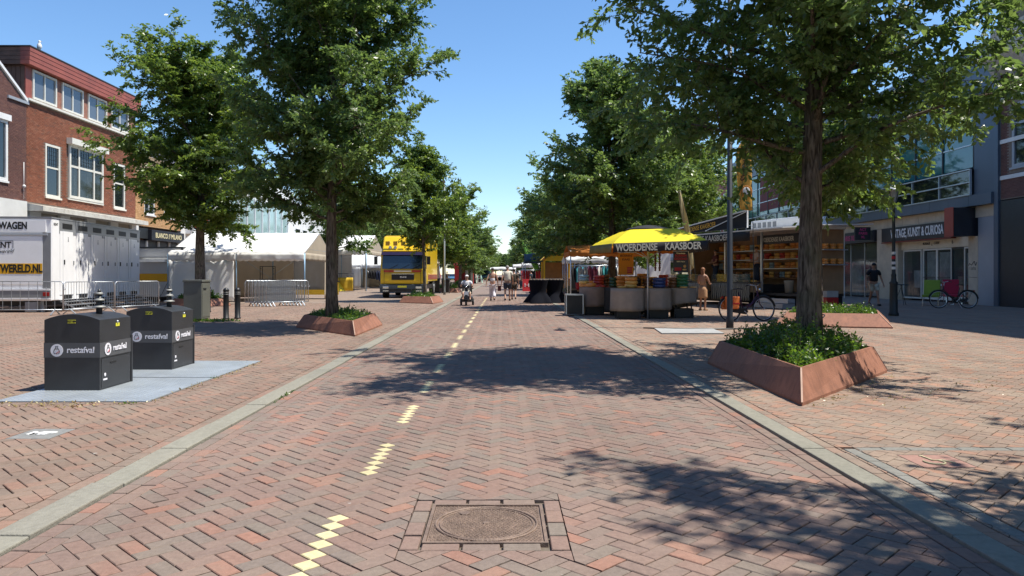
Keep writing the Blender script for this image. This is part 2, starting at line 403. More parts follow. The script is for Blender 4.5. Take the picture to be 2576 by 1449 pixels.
def lone_bricks(rows, z, m, parent, nm='brick'):
    for x, y, L, W, a in rows:
        o = bpy.data.objects.new(nm, unit_brick(round(float(L), 3), round(float(W), 3), m)); COL.objects.link(o); o.parent = parent
        o.location = (x + random.uniform(-.0012, .0012), y + random.uniform(-.0012, .0012), z + random.uniform(-.0025, .002))
        o.rotation_euler = (random.gauss(0, .006), random.gauss(0, .006), a + random.gauss(0, .006))
def brick_field(rows, z, m, parent, polys=(), name='paving_bricks'):
    rows = np.asarray(rows); n = len(rows); g = .0035 + rng.random(n) * .0015; ch = .004
    hx = rows[:, 2] / 2 - g; hy = rows[:, 3] / 2 - g
    a = rows[:, 4] + rng.normal(0, .006, n); ca, sa = np.cos(a), np.sin(a)
    zz = z + rng.uniform(-.003, .002, n); tx, ty = rng.normal(0, .007, n), rng.normal(0, .007, n)
    V = np.zeros((n, 12, 3))
    for k, (sx, sy) in enumerate(((-1, -1), (1, -1), (1, 1), (-1, 1))):
        for lay, (ins, dz) in enumerate(((ch, 0), (0, -ch), (0, -.035))):
            lx, ly = sx * (hx - ins), sy * (hy - ins)
            V[:, lay * 4 + k, 0] = rows[:, 0] + lx * ca - ly * sa; V[:, lay * 4 + k, 1] = rows[:, 1] + lx * sa + ly * ca
            V[:, lay * 4 + k, 2] = zz + dz + (lx * tx + ly * ty if lay < 2 else 0)
    fq = [(0, 1, 2, 3)] + [(4 + i, 4 + (i + 1) % 4, (i + 1) % 4, i) for i in range(4)] + [(8 + i, 8 + (i + 1) % 4, 4 + (i + 1) % 4, 4 + i) for i in range(4)]
    Fa = (np.array(fq)[None] + (np.arange(n) * 12)[:, None, None]).reshape(-1, 4)
    ev, ef = [], []; base = n * 12
    for p in polys:
        if area(p) < 4e-4: continue
        cx = sum(q[0] for q in p) / len(p); cy = sum(q[1] for q in p) / len(p); h = z + random.uniform(-.003, .002)
        q = [(x + (cx - x) * min(.4, .0045 / (math.hypot(x - cx, y - cy) + 1e-6)), y + (cy - y) * min(.4, .0045 / (math.hypot(x - cx, y - cy) + 1e-6))) for x, y in p]
        if sum(q[i][0] * q[(i + 1) % len(q)][1] - q[(i + 1) % len(q)][0] * q[i][1] for i in range(len(q))) < 0: q = q[::-1]
        o = base + len(ev); k = len(q); ev += [(x, y, h) for x, y in q] + [(x, y, h - .035) for x, y in q]
        ef.append(tuple(o + i for i in range(k))); ef += [(o + k + i, o + k + (i + 1) % k, o + (i + 1) % k, o + i) for i in range(k)]
    me = bpy.data.meshes.new(name)
    nv = base + len(ev); me.vertices.add(nv)
    me.vertices.foreach_set('co', np.concatenate([V.reshape(-1), np.array(ev).reshape(-1)]) if ev else V.reshape(-1))
    sizes = np.concatenate([np.full(len(Fa), 4), np.array([len(f) for f in ef], dtype=int)]) if ef else np.full(len(Fa), 4)
    loops = np.concatenate([Fa.reshape(-1), np.array([i for f in ef for i in f], dtype=int)]) if ef else Fa.reshape(-1)
    me.loops.add(len(loops)); me.loops.foreach_set('vertex_index', loops.astype(np.int32))
    me.polygons.add(len(sizes)); st = np.concatenate([[0], np.cumsum(sizes)[:-1]])
    me.polygons.foreach_set('loop_start', st.astype(np.int32)); me.polygons.foreach_set('loop_total', sizes.astype(np.int32))
    me.materials.append(m); me.update(calc_edges=True); me.validate(); me.polygons.foreach_set('use_smooth', np.zeros(len(me.polygons), dtype=bool))
    o = bpy.data.objects.new(name, me); COL.objects.link(o); o.parent = parent; o['kind'] = 'stuff'
    return o
def rect_poly(x, y, L, W, a):
    c, s = math.cos(a), math.sin(a)
    return [(x + px * c - py * s, y + px * s + py * c) for px, py in ((-L/2, -W/2), (L/2, -W/2), (L/2, W/2), (-L/2, W/2))]
def lay(region, rows, z, m, parent, holes=(), extra_rows=(), near=(3.45, 300)):
    """keep what lies in region, cut what crosses its edge or a hole; the nearest whole bricks become objects"""
    x0, x1, y0, y1 = region; full, polys = [], []
    for r in rows:
        x, y, L, W, a = r[:5]; h = .16 if L > .15 else .09
        inside = x - h > x0 and x + h < x1 and y - h > y0 and y + h < y1
        hit = [q for q in holes if q[0] - h < x < q[1] + h and q[2] - h < y < q[3] + h]
        if inside and not hit: full.append((x, y, L, W, a)); continue
        ps = [rect_poly(x, y, L, W, a)]
        for q in hit: ps = [k for p in ps for k in minus_rect(p, q)]
        if not inside: ps = [clip_rect(p, region) for p in ps]
        polys += [p for p in ps if len(p) > 2]
    full += list(extra_rows); full = np.array(full)
    d = np.hypot(full[:, 0], full[:, 1]) + np.where((full[:, 1] < near[0]) | (full[:, 0] / full[:, 1] < -.66) | (full[:, 0] / full[:, 1] > .685), 100, 0)
    order = np.argsort(d); lone = order[:near[1]]; rest = order[near[1]:]
    lone_bricks(full[lone], z, m, parent); brick_field(full[rest], z, m, parent, polys)
def soldier(x, y0, y1, L=.2, W=.1, xw=None, tan=.75):   # row of bricks lying along the street at x
    out = []; y = y0 + random.random() * .1
    while y < y1:
        if abs(x) < tan * y + 1.6: out.append((x, y + L / 2, L, W, R(90)))
        y += L
    return out
# ---- road: herringbone with the yellow line let into it
OXR = -.945 + 12 * .0707107
rows = herring((XL1 + .2, XR0 - .2, 1.6, YR), OXR, .03)
ytile, half = [], []
keep = []
for r in rows:
    if r[5] == -12 and abs(r[4] - R(45)) < .01:
        cx, cy = r[0] - .05 * math.sqrt(.5), r[1] - .05 * math.sqrt(.5)
        if (cy - 3.36) % 1.838 < .99 and cy < 45:
            ytile.append((cx, cy, .1, .1, R(45))); half.append((r[0] + .05 * math.sqrt(.5), r[1] + .05 * math.sqrt(.5), .1, .1, R(45))); continue
    keep.append(r)
lay((XL1 + .205, XR0 - .205, 1.6, YR), keep, 0, BR, road, [HOLE],
    half + soldier(XL1 + .052, 1.6, YR) + soldier(XL1 + .154, 1.6, YR) + soldier(XR0 - .052, 1.6, YR) + soldier(XR0 - .154, 1.6, YR)
    + [(HOLE[0] + .05, y, .2, .1, R(90)) for y in (3.95, 4.16, 4.37, 4.58)] + [(HOLE[1] - .05, y, .2, .1, R(90)) for y in (3.95, 4.16, 4.37, 4.58)]
    + [(x, HOLE[2] + .05, .2, .1, 0) for x in (-.32, -.11, .10)] + [(x, HOLE[3] - .05, .2, .1, 0) for x in (-.32, -.11, .10)])
lone_bricks(ytile, .0015, YT, road, 'yellow_tile')
# ---- the two plazas
PLATE = (-5.52, -3.84, 8.18, 12.02)
lay((-21.2, XL0 - .105, 2.4, YPv), herring((-21.2, XL0 - .1, 2.4, YPv), .02, .11), ZP, BL, pav_l, [PLATE, (-4.20, -3.82, 6.36, 6.78)], soldier(XL0 - .052, 2.4, YPv))
BAY = 6.04
rr = herring((XR1 + .1, 21.5, 2.4, YPv), .31, .07)
lay((XR1 + .105, 21.5, 2.4, YPv), rr, ZP, BP, pav_r, [(2.70, 2.81, 1.0, BAY + .01), (2.82, 20, BAY - .09, BAY + .01), (3.02, 3.42, 5.42, 5.80)], soldier(XR1 + .052, 2.4, YPv))
for i in range(int((BAY - 2.2) / .2)):
    lone_bricks([(2.755, 2.3 + i * .2, .2, .1, R(90))], ZP + .0005, GB, pav_r, 'grey_brick')
for i in range(16):
    lone_bricks([(2.92 + i * .2, BAY - .04, .2, .1, 0)], ZP + .0005, GB, pav_r, 'grey_brick')
# ---- kerbs
def kerb(x0, x1, lab):
    k = MB().box(x0, x1, -20, 1.0, -.07, ZP + .002).build('kerb', KS, kind='structure')
    y = 1.0; i = 0
    while y < 190:
        L = 1.0 if y < 60 else 5.0; w = x1 - x0 - .008
        b = MB().box(-w / 2, w / 2, -L / 2 + .004, L / 2 - .004, -.05, 0)
        o = b.build('kerb_stone', KS, k, bevel=.008 if y < 20 else 0)
        o.location = ((x0 + x1) / 2 + random.uniform(-.003, .003), y + L / 2, ZP + .006 + random.uniform(-.003, .003)); o.rotation_euler = (random.gauss(0, .002), random.gauss(0, .004), random.gauss(0, .003))
        y += L
    return k
kerb(XL0, XL1, 'left'); kerb(XR0, XR1, 'right')
# ---- manhole cover
iron = mat('cast_iron', (.22,.155,.12), .62, .25, .3, 9, bump=.3, bscale=70, dirt=.5, dirtcol=(.30,.23,.16), coord='Object')
def manhole():
    t = thing('manhole_cover', 'square cast iron manhole cover with a round ribbed lid in the road', 'manhole cover', (-.09, 4.26, 0))
    w, d = .33, .33
    b = MB()
    for x0, x1, y0, y1 in ((-w, w, -d, -d + .018), (-w, w, d - .018, d), (-w, -w + .018, -d + .018, d - .018), (w - .018, w, -d + .018, d - .018)):
        b.box(x0, x1, y0, y1, -.05, .004)
    b.build('frame', iron, t)
    MB().box(-w + .02, w - .02, -d + .02, d - .02, -.05, -.006).build('plate', iron, t)
    b = MB(); b.torus((0, 0, -.004), .285, .008, 'Z', 48, 6); b.torus((0, 0, -.004), .262, .005, 'Z', 48, 6); b.build('lid_ring', iron, t)
    b = MB()
    for i in range(-14, 15):
        for j in range(-15, 16):
            x = i * .022 + (j % 2) * .011; y = j * .0205
            q = math.hypot(x, y)
            if abs(x) > w - .028 or abs(y) > d - .028 or (.25 < q < .297): continue
            s = .0075
            b.add([(x - s, y - s, -.006), (x + s, y - s, -.006), (x + s, y + s, -.006), (x - s, y + s, -.006), (x, y, .006)], [(0, 1, 4), (1, 2, 4), (2, 3, 4), (3, 0, 4)])
    b.build('studs', iron, t, kind='stuff')
    b = MB(); b.cyl((0, 0, -.006), (0, 0, .002), .02, n=14); b.build('centre_boss', iron, t); b = MB(); b.cyl((-.13, .17, -.006), (-.13, .17, .003), .03, n=14); b.build('keyhole_boss', iron, t)
manhole()
# ---- lettered tile, wheelchair tile, cover slab and cable
def decal_tile(name, label, x, y, w, d, m, z):
    t = thing(name, label, 'paving tile', (x, y, z)); MB().box(-w/2 + .003, w/2 - .003, -d/2 + .003, d/2 - .003, -.04, 0).build('tile', m, t, bevel=.003)
    return t
gt = mat('grey_tile', (.21,.21,.20), .85, 0, .2, 20)
t = decal_tile('lettered_tile', 'grey paving tile with worn white letters MP in the left plaza', -4.01, 6.57, .37, .41, gt, ZP + .001)
text('MP', .17, mat('worn_white_mark', (.62,.62,.60), .8, 0, .3, 30), t, (-4.01, 6.57, ZP + .004), (1, 0, 0), (0, 1, 0), bold=.01)
rt = mat('pink_tile', (.31,.175,.14), .85, 0, .15, 20)
t = decal_tile('wheelchair_tile', 'reddish parking tile with a pale wheelchair symbol beside the right kerb', 3.22, 5.61, .39, .37, rt, ZP + .001)
b = MB(); w0 = (-.04, -.05, .004); b.torus(w0, .07, .008, 'Z', 24, 4, a0=R(150), a1=R(400)); b.obox((-.03, .06, .004), (.014, .12, .008), .1); b.obox((.02, .0, .004), (.1, .014, .008), .0); b.obox((.075, -.045, .004), (.014, .09, .008), .5); b.ball((-.035, .14, .003), (.018, .018, .005), 8)
b.build('wheelchair_symbol', mat('worn_cream_mark', (.42,.38,.24), .8, 0, .35, 25), t)
slab = mat('pale_concrete', (.34,.34,.33), .8, 0, .12, 4)
X0, Y0, _ = G(1665, 842); X1, Y1, _ = G(1800, 831)
b = MB(); b.ext([(X0, Y0, ZP + .005), (X0 + 1.45, Y0, ZP + .005), (X0 + 1.6, Y0 + 1.6, ZP + .005), (X0 + .15, Y0 + 1.6, ZP + .005)], (0, 0, .02)); top(b.build('cover_plate', slab), 'pale flat steel cover plate lying on the paving left of the tall dark pole', 'cover plate')
b = MB(); pts = []
for i in range(26):
    q = i / 25; pts.append((X0 - .1 + q * 4.6, Y0 + 1.75 - .4 * math.sin(q * 5), ZP + .02))
b.tube(pts, .018, 6); top(b.build('power_cable', black), 'black rubber power cable lying across the paving by the tall pole', 'cable')
b = MB(); pts = [(7.2 + .9 * math.sin(q / 14 * 3.1), 18.2 + q * .12, ZP + .02 + .35 * math.sin(q / 14 * 3.14)) for q in range(15)]
b.tube(pts, .016, 6); top(b.build('power_cable', black), 'black cable looping up beside the right rear planter', 'cable')
# ---- steel service plates under the refuse containers
plate_m = mat('checker_plate', '#b9c0c4', .42, .55, .12, 2.2, dirt=.22, dirtcol=(.30,.30,.28))
def service_plate(y0, y1, lab):
    t = thing('service_plate', lab, 'steel plate', ((PLATE[0] + PLATE[1]) / 2, (y0 + y1) / 2, ZP))
    w = (PLATE[1] - PLATE[0]) / 2 - .01; d = (y1 - y0) / 2 - .01
    MB().box(-w, w, -d, d, -.03, .012).build('plate', plate_m, t, bevel=.003)
    b = MB()
    for i in range(int(2 * w / .038)):
        for j in range(int(2 * d / .038)):
            x = -w + .02 + i * .038; y = -d + .02 + j * .038; s = (.011, .003) if (i + j) % 2 else (.003, .011)
            b.add([(x - s[0], y - s[1], .012), (x + s[0], y - s[1], .012), (x + s[0], y + s[1], .012), (x - s[0], y + s[1], .012), (x, y, .0165)], [(0, 1, 4), (1, 2, 4), (2, 3, 4), (3, 0, 4)])
    b.build('treads', plate_m, t, kind='stuff')
    return t
service_plate(8.18, 10.06, 'patterned steel service plate under the front refuse container')
service_plate(10.10, 12.02, 'patterned steel service plate under the rear refuse container')
# ================================================================ TREES, PLANTERS, PLANTS
LEAF = leaf_mat('tree_leaf', (.066,.120,.038), (.115,.190,.056), (.175,.255,.074))
LEAF2 = leaf_mat('young_leaf', (.065,.115,.028), (.120,.195,.044), (.20,.27,.055))
BUSH = leaf_mat('planter_leaf', (.030,.072,.014), (.075,.155,.026), (.14,.24,.04), rough=.3)
def bark_mat():
    m = bpy.data.materials.new('bark'); m.use_nodes = True; nt = m.node_tree; N = nt.nodes; L = nt.links; b = N['Principled BSDF']; b.inputs['Roughness'].default_value = .95; b.inputs['Specular IOR Level'].default_value = .15
    tc = N.new('ShaderNodeTexCoord'); mp = N.new('ShaderNodeMapping'); mp.inputs['Scale'].default_value = (1, 1, .16); L.new(tc.outputs['Object'], mp.inputs[0])
    v = N.new('ShaderNodeTexNoise'); v.inputs['Scale'].default_value = 26; v.inputs['Detail'].default_value = 8; v.inputs['Distortion'].default_value = .6; L.new(mp.outputs[0], v.inputs['Vector'])
    cr = N.new('ShaderNodeValToRGB'); cr.color_ramp.elements[0].position = .36; cr.color_ramp.elements[0].color = (.05, .038, .03, 1); cr.color_ramp.elements[1].position = .66; cr.color_ramp.elements[1].color = (.24, .20, .155, 1)
    L.new(v.outputs[0], cr.inputs[0])
    n2 = N.new('ShaderNodeTexNoise'); n2.inputs['Scale'].default_value = 2.2; n2.inputs['Detail'].default_value = 5; L.new(tc.outputs['Object'], n2.inputs['Vector'])
    x = N.new('ShaderNodeMix'); x.data_type = 'RGBA'; r = N.new('ShaderNodeMapRange'); r.inputs[1].default_value = .5; r.inputs[2].default_value = .62; r.inputs[4].default_value = .55; L.new(n2.outputs[0], r.inputs[0]); L.new(r.outputs[0], x.inputs[0])
    L.new(cr.outputs[0], x.inputs[6]); x.inputs[7].default_value = (.11, .11, .07, 1); L.new(x.outputs[2], b.inputs['Base Color'])
    bp = N.new('ShaderNodeBump'); bp.inputs['Strength'].default_value = 1; bp.inputs['Distance'].default_value = .03; L.new(v.outputs[0], bp.inputs['Height']); L.new(bp.outputs[0], b.inputs['Normal'])
    return m
BARK = bark_mat()
def leaf_array(P, D, size, rg, droop=.5):
    """P positions, D twig directions -> 2-triangle folded leaves"""
    n = len(P)
    a = D + rg.normal(0, .75, (n, 3)); a[:, 2] -= droop * (.3 + rg.random(n))
    a /= np.linalg.norm(a, axis=1)[:, None] + 1e-9
    up = rg.normal(0, .75, (n, 3)); up[:, 2] += .8
    s = np.cross(a, up); s /= np.linalg.norm(s, axis=1)[:, None] + 1e-9
    nn = np.cross(s, a)
    L = size * (0.5 + .8 * rg.random(n))[:, None]; W = L * .26
    V = np.stack([P, P + a * L * .48 + s * W - nn * L * .10, P + a * L - nn * L * .16, P + a * L * .48 - s * W - nn * L * .10], 1)
    return V
def np_tris_mesh(name, V, Fi, mats, mi=None):
    me = bpy.data.meshes.new(name); me.vertices.add(len(V)); me.vertices.foreach_set('co', V.reshape(-1))
    me.loops.add(Fi.size); me.loops.foreach_set('vertex_index', Fi.reshape(-1).astype(np.int32))
    k = Fi.shape[1]; me.polygons.add(len(Fi)); me.polygons.foreach_set('loop_start', (np.arange(len(Fi)) * k).astype(np.int32)); me.polygons.foreach_set('loop_total', np.full(len(Fi), k, dtype=np.int32))
    for m in mats: me.materials.append(m)
    if mi is not None: me.polygons.foreach_set('material_index', mi.astype(np.int32))
    me.update(calc_edges=True); return me
def leaves_mesh(name, V, m):
    n = len(V); base = (np.arange(n) * 4)[:, None]
    Fi = np.concatenate([base + np.array([[0, 1, 2]]), base + np.array([[0, 2, 3]])], 0)
    return np_tris_mesh(name, V.reshape(-1, 3), Fi, [m])
def grow(seed, H, Rc, zb, r0, leaf=.115, n_limb=26, dens=1.0, shape='ovoid', lop=(0, 0)):
    rg = np.random.default_rng(seed); rd = random.Random(seed)
    wood = MB(); tp = []; tr = []
    lean = (rd.uniform(-.12, .12), rd.uniform(-.12, .12))
    N_ = 9
    for i in range(N_ + 1):
        q = i / N_; z = q * H * .93
        tp.append(Vector((lean[0] * q * q + .05 * math.sin(q * 7 + seed), lean[1] * q * q + .05 * math.cos(q * 6 + seed), z - .12)))
        tr.append(r0 * (1.22 if i == 0 else 1) * (1 - q) ** .8 + .012)
    wood.tube(tp, tr, 12, caps=True)
    def tpos(z):
        q = max(0, min(.999, (z + .12) / (H * .93))) * N_; i = int(q); f = q - i
        return tp[i].lerp(tp[i + 1], f), tr[i] * (1 - f) + tr[i + 1] * f
    tw = []      # twig samples (pos, dir)
    def prof(q):
        if shape == 'cone': return (1 - q) ** .62 * min(1, .62 + q * 2.0)
        return min(1, .60 + 1.7 * q) * (1 - (max(0, q - .24) / .76) ** 1.7) ** .62
    for k in range(n_limb):
        q = (k + rd.random() * .8) / n_limb; q = q ** .92
        z = zb + q * (H * .93 - zb - .15); p0, rr0 = tpos(z)
        az = k * 2.39996 + rd.uniform(-.4, .4); reach = Rc * prof(q) * rd.uniform(.70, 1.10) * (1 + lop[0] * math.cos(az - lop[1])) + .12
        el = R(20 + 40 * q + rd.uniform(-16, 14)); pts = [p0]; d = Vector((math.cos(az) * math.cos(el), math.sin(az) * math.cos(el), math.sin(el)))
        n = 7; step = reach / n / max(.45, math.cos(el)) * .96
        for s_ in range(n):
            d = (d + Vector((rd.gauss(0, .14), rd.gauss(0, .14), rd.gauss(.02 if s_ < 3 else -.07, .10)))).normalized()
            pts.append(pts[-1] + d * step)
        rl = [max(.008, min(rr0 * .5, .010 + reach * .014) * (1 - i / (n + .6))) for i in range(n + 1)]
        wood.tube(pts, rl, 5, caps=False)
        for s_ in range(1, n + 1):
            for rep in range(4 if s_ > 1 else 1):
                f = rd.random(); a = pts[s_ - 1].lerp(pts[s_], f); dd = (pts[s_] - pts[s_ - 1]).normalized()
                side = Vector((-dd.y, dd.x, 0)).normalized() * rd.choice((-1, 1))
                sd_ = (dd * rd.uniform(.25, .8) + side * rd.uniform(.3, 1.0) + Vector((0, 0, rd.uniform(-.7, 1.1)))).normalized()
                L = rd.uniform(.4, 1.1) * (.48 + reach * .20); m_ = 5; q_ = [a]
                for t in range(m_):
                    sd_ = (sd_ + Vector((rd.gauss(0, .16), rd.gauss(0, .16), rd.gauss(-.05, .10)))).normalized(); q_.append(q_[-1] + sd_ * L / m_)
                wood.tube(q_, [.009, .007, .006, .005, .004, .003], 3, caps=False)
                for t in range(m_):
                    for u in range(2):
                        f2 = rd.random(); pp = q_[t].lerp(q_[t + 1], f2); e = (q_[t + 1] - q_[t]).normalized()
                        s2 = Vector((-e.y, e.x, 0)).normalized() * rd.choice((-1, 1))
                        e2 = (e * .7 + s2 * rd.uniform(.2, .9) + Vector((0, 0, rd.uniform(-.45, .25)))).normalized()
                        tw.append((pp, e2, rd.uniform(.14, .34)))
    P, D = [], []
    for p, e, L in tw:
        k = max(2, int(rd.gauss(9, 2) * dens))
        for i in range(k):
            f = (i + .5) / k; P.append((p.x + e.x * L * f, p.y + e.y * L * f, p.z + e.z * L * f - .05 * f * f)); D.append((e.x + (-e.y if i % 2 else e.y) * .9, e.y + (e.x if i % 2 else -e.x) * .9, e.z))
    P = np.array(P) + rg.normal(0, .012, (len(P), 3)); D = np.array(D)
    V = leaf_array(P, D, leaf, rg)
    return wood, V
TREES = {}
def tree_kind(key, *a, m=None, **k):
    wood, V = grow(*a, **k)
    me = bpy.data.meshes.new('trunk'); me.from_pydata([tuple(p) for p in wood.v], [], wood.f); me.materials.append(BARK); me.polygons.foreach_set('use_smooth', [True] * len(wood.f)); me.update()
    print('LEAVES', key, len(V), len(wood.f)); TREES[key] = (me, leaves_mesh('crown', V, m or LEAF))
def tree(key, loc, rz, label, scale=1., group=None):
    t = thing('street_tree', label, 'tree', loc, rz, group); t.scale = scale if hasattr(scale, '__len__') else (scale,) * 3
    for nm, me in zip(('trunk', 'crown'), TREES[key]):
        o = bpy.data.objects.new(nm, me); COL.objects.link(o); o.parent = t
    return t
tree_kind('big', 11, 10.2, 3.5, 2.5, .185, leaf=.112, n_limb=56, dens=1.1)
tree_kind('left', 23, 10.4, 2.75, 2.5, .15, leaf=.115, n_limb=56, dens=1.3)
tree_kind('tall', 31, 10.6, 3.7, 2.3, .17, leaf=.155, n_limb=50, dens=.95, shape='cone')
tree_kind('wide', 47, 11.6, 3.75, 3.2, .22, leaf=.155, n_limb=62, dens=1.05, m=LEAF2, lop=(.08, math.pi - .5))
tree_kind('far', 59, 9.6, 3.6, 3.1, .16, leaf=.23, n_limb=36, dens=.5)
tree_kind('far_b', 83, 9.8, 3.5, 3.2, .16, leaf=.23, n_limb=34, dens=.5, m=LEAF2)
tree_kind('young', 71, 7.7, 2.5, 2.5, .085, leaf=.15, n_limb=30, dens=.75, m=LEAF2, shape='cone')
tree('big', (4.72, 11.5, .05), 0.3, 'thick barked tree in the nearest rust red planter at the right kerb')
tree('big', (6.8, 1.1, .05), 2.2, 'tree past the right edge of the frame whose shadow falls bottom right', (1.1, 1.1, .95))
tree('far_b', (9.75, 23.2, .05), 3.9, 'tree in the planter hidden straight behind the nearest thick trunk', (.68, .68, .95))
for i, (x, Y) in enumerate(((-4.5, -9), (4.8, -14), (-4.5, -28), (4.8, -32), (-12, -4), (-12, -26), (12, -20))): tree(('far', 'far_b')[i % 2], (x, Y, 0), i * 1.9, f'street tree behind the viewpoint, {ORD[i]} of those out of the frame', 1.0, 'street trees behind the viewpoint')
tree('left', (-4.33, 19.3, .05), 1.1, 'tall tree in the rust red planter on the left, in front of the white tent')
tree('wide', (-13.4, 33.6, .05), .2, 'broad light green tree behind the grey cabinet and the dark bollards', (1.08, 1.08, .94))
tree('young', (-4.0, 38.5, .05), .9, 'young thin trunked tree in the planter in front of the yellow truck')
tree('tall', (4.5, 31.2, .05), .2, 'tall pointed tree rising behind the yellow market parasol', (1.05, 1.05, .93))
tree('wide', (9.6, 44.5, .05), 2.5, 'bright green tree further back, right of the tall tree behind the parasol', (.95, .95, .88))
tree('far', (13.8, 54, .05), 2.0, 'tree behind the cheese van beside the tall dark pole', .98)
tree('far', (-13.2, 60, .05), 4.0, 'tree standing behind the white tents on the left', 1.02)
for i, Y in enumerate((57.5, 76, 95, 114, 133, 152, 172, 192, 215, 240)):
    t = tree(('far_b', 'far', 'tall')[i % 3], (-4.2 + random.uniform(-.3, .3), Y, 0), random.uniform(0, 6), f'left avenue tree, {ORD[i]} behind the yellow truck', (random.uniform(.95, 1.05),) * 2 + (random.uniform(.72, .82),), 'trees of the left avenue row')
for i, Y in enumerate((50, 68, 87, 106, 126, 146, 168, 190, 215, 240)):
    t = tree(('far', 'tall', 'far_b')[i % 3], (4.6 + random.uniform(-.3, .3), Y, 0), random.uniform(0, 6), f'right avenue tree, {ORD[i]} behind the tall pointed tree', (random.uniform(.98, 1.1),) * 2 + (random.uniform(.78, .9),), 'trees of the right avenue row')
for i, (x, Y) in enumerate(((-13, 82), (-13, 104), (-13, 130), (-12.5, 160), (-12, 200))):
    tree('far', (x, Y, 0), i * 1.3, f'background tree of the outer left row, {ORD[i]} beyond the tents', (1.0, 1.0, .85), 'outer left row of trees')
for i, (x, Y) in enumerate(((12, 72), (12.5, 94), (12, 120), (12, 150), (12, 190))):
    tree('far', (x, Y, 0), i * 1.7, f'background tree of the outer right row, {ORD[i]} beyond the stalls', (1.1, 1.1, .9), 'outer right row of trees')
for i, x in enumerate((-7.5, -2.5, 2, 7)):
    tree('far', (x, 268 + 5 * (i % 2), 0), i * 2.1, ['leftmost', 'second', 'third', 'rightmost'][i] + ' tree closing the far end of the street', (1.5, 1.5, .8), 'trees closing the far end of the street')
# ---- planters: four sloping weathered steel sides round soil
corten = mat('weathered_steel', (.30,.135,.085), .72, .15, .22, 3.2, bump=.25, bscale=60, dirt=.35, dirtcol=(.20,.085,.055))
corten_edge = mat('weathered_steel_edge', (.40,.27,.21), .6, .3, .2, 6)
_nt = corten.node_tree; _b = _nt.nodes['Principled BSDF']; _src = _b.inputs['Base Color'].links[0].from_socket
_g = _nt.nodes.new('ShaderNodeNewGeometry'); _mp = _nt.nodes.new('ShaderNodeMapping'); _mp.inputs['Scale'].default_value = (7, 7, .7); _nt.links.new(_g.outputs['Position'], _mp.inputs[0])
_n = _nt.nodes.new('ShaderNodeTexNoise'); _n.inputs['Scale'].default_value = 2.2; _n.inputs['Detail'].default_value = 6; _nt.links.new(_mp.outputs[0], _n.inputs['Vector'])
_r = _nt.nodes.new('ShaderNodeMapRange'); _r.inputs[1].default_value = .48; _r.inputs[2].default_value = .75; _r.inputs[4].default_value = .55; _nt.links.new(_n.outputs[0], _r.inputs[0])
_x = _nt.nodes.new('ShaderNodeMix'); _x.data_type = 'RGBA'; _nt.links.new(_r.outputs[0], _x.inputs[0]); _nt.links.new(_src, _x.inputs[6]); _x.inputs[7].default_value = (.15, .07, .05, 1); _nt.links.new(_x.outputs[2], _b.inputs['Base Color'])
soil = mat('soil', (.06,.045,.03), .95, 0, .4, 12)
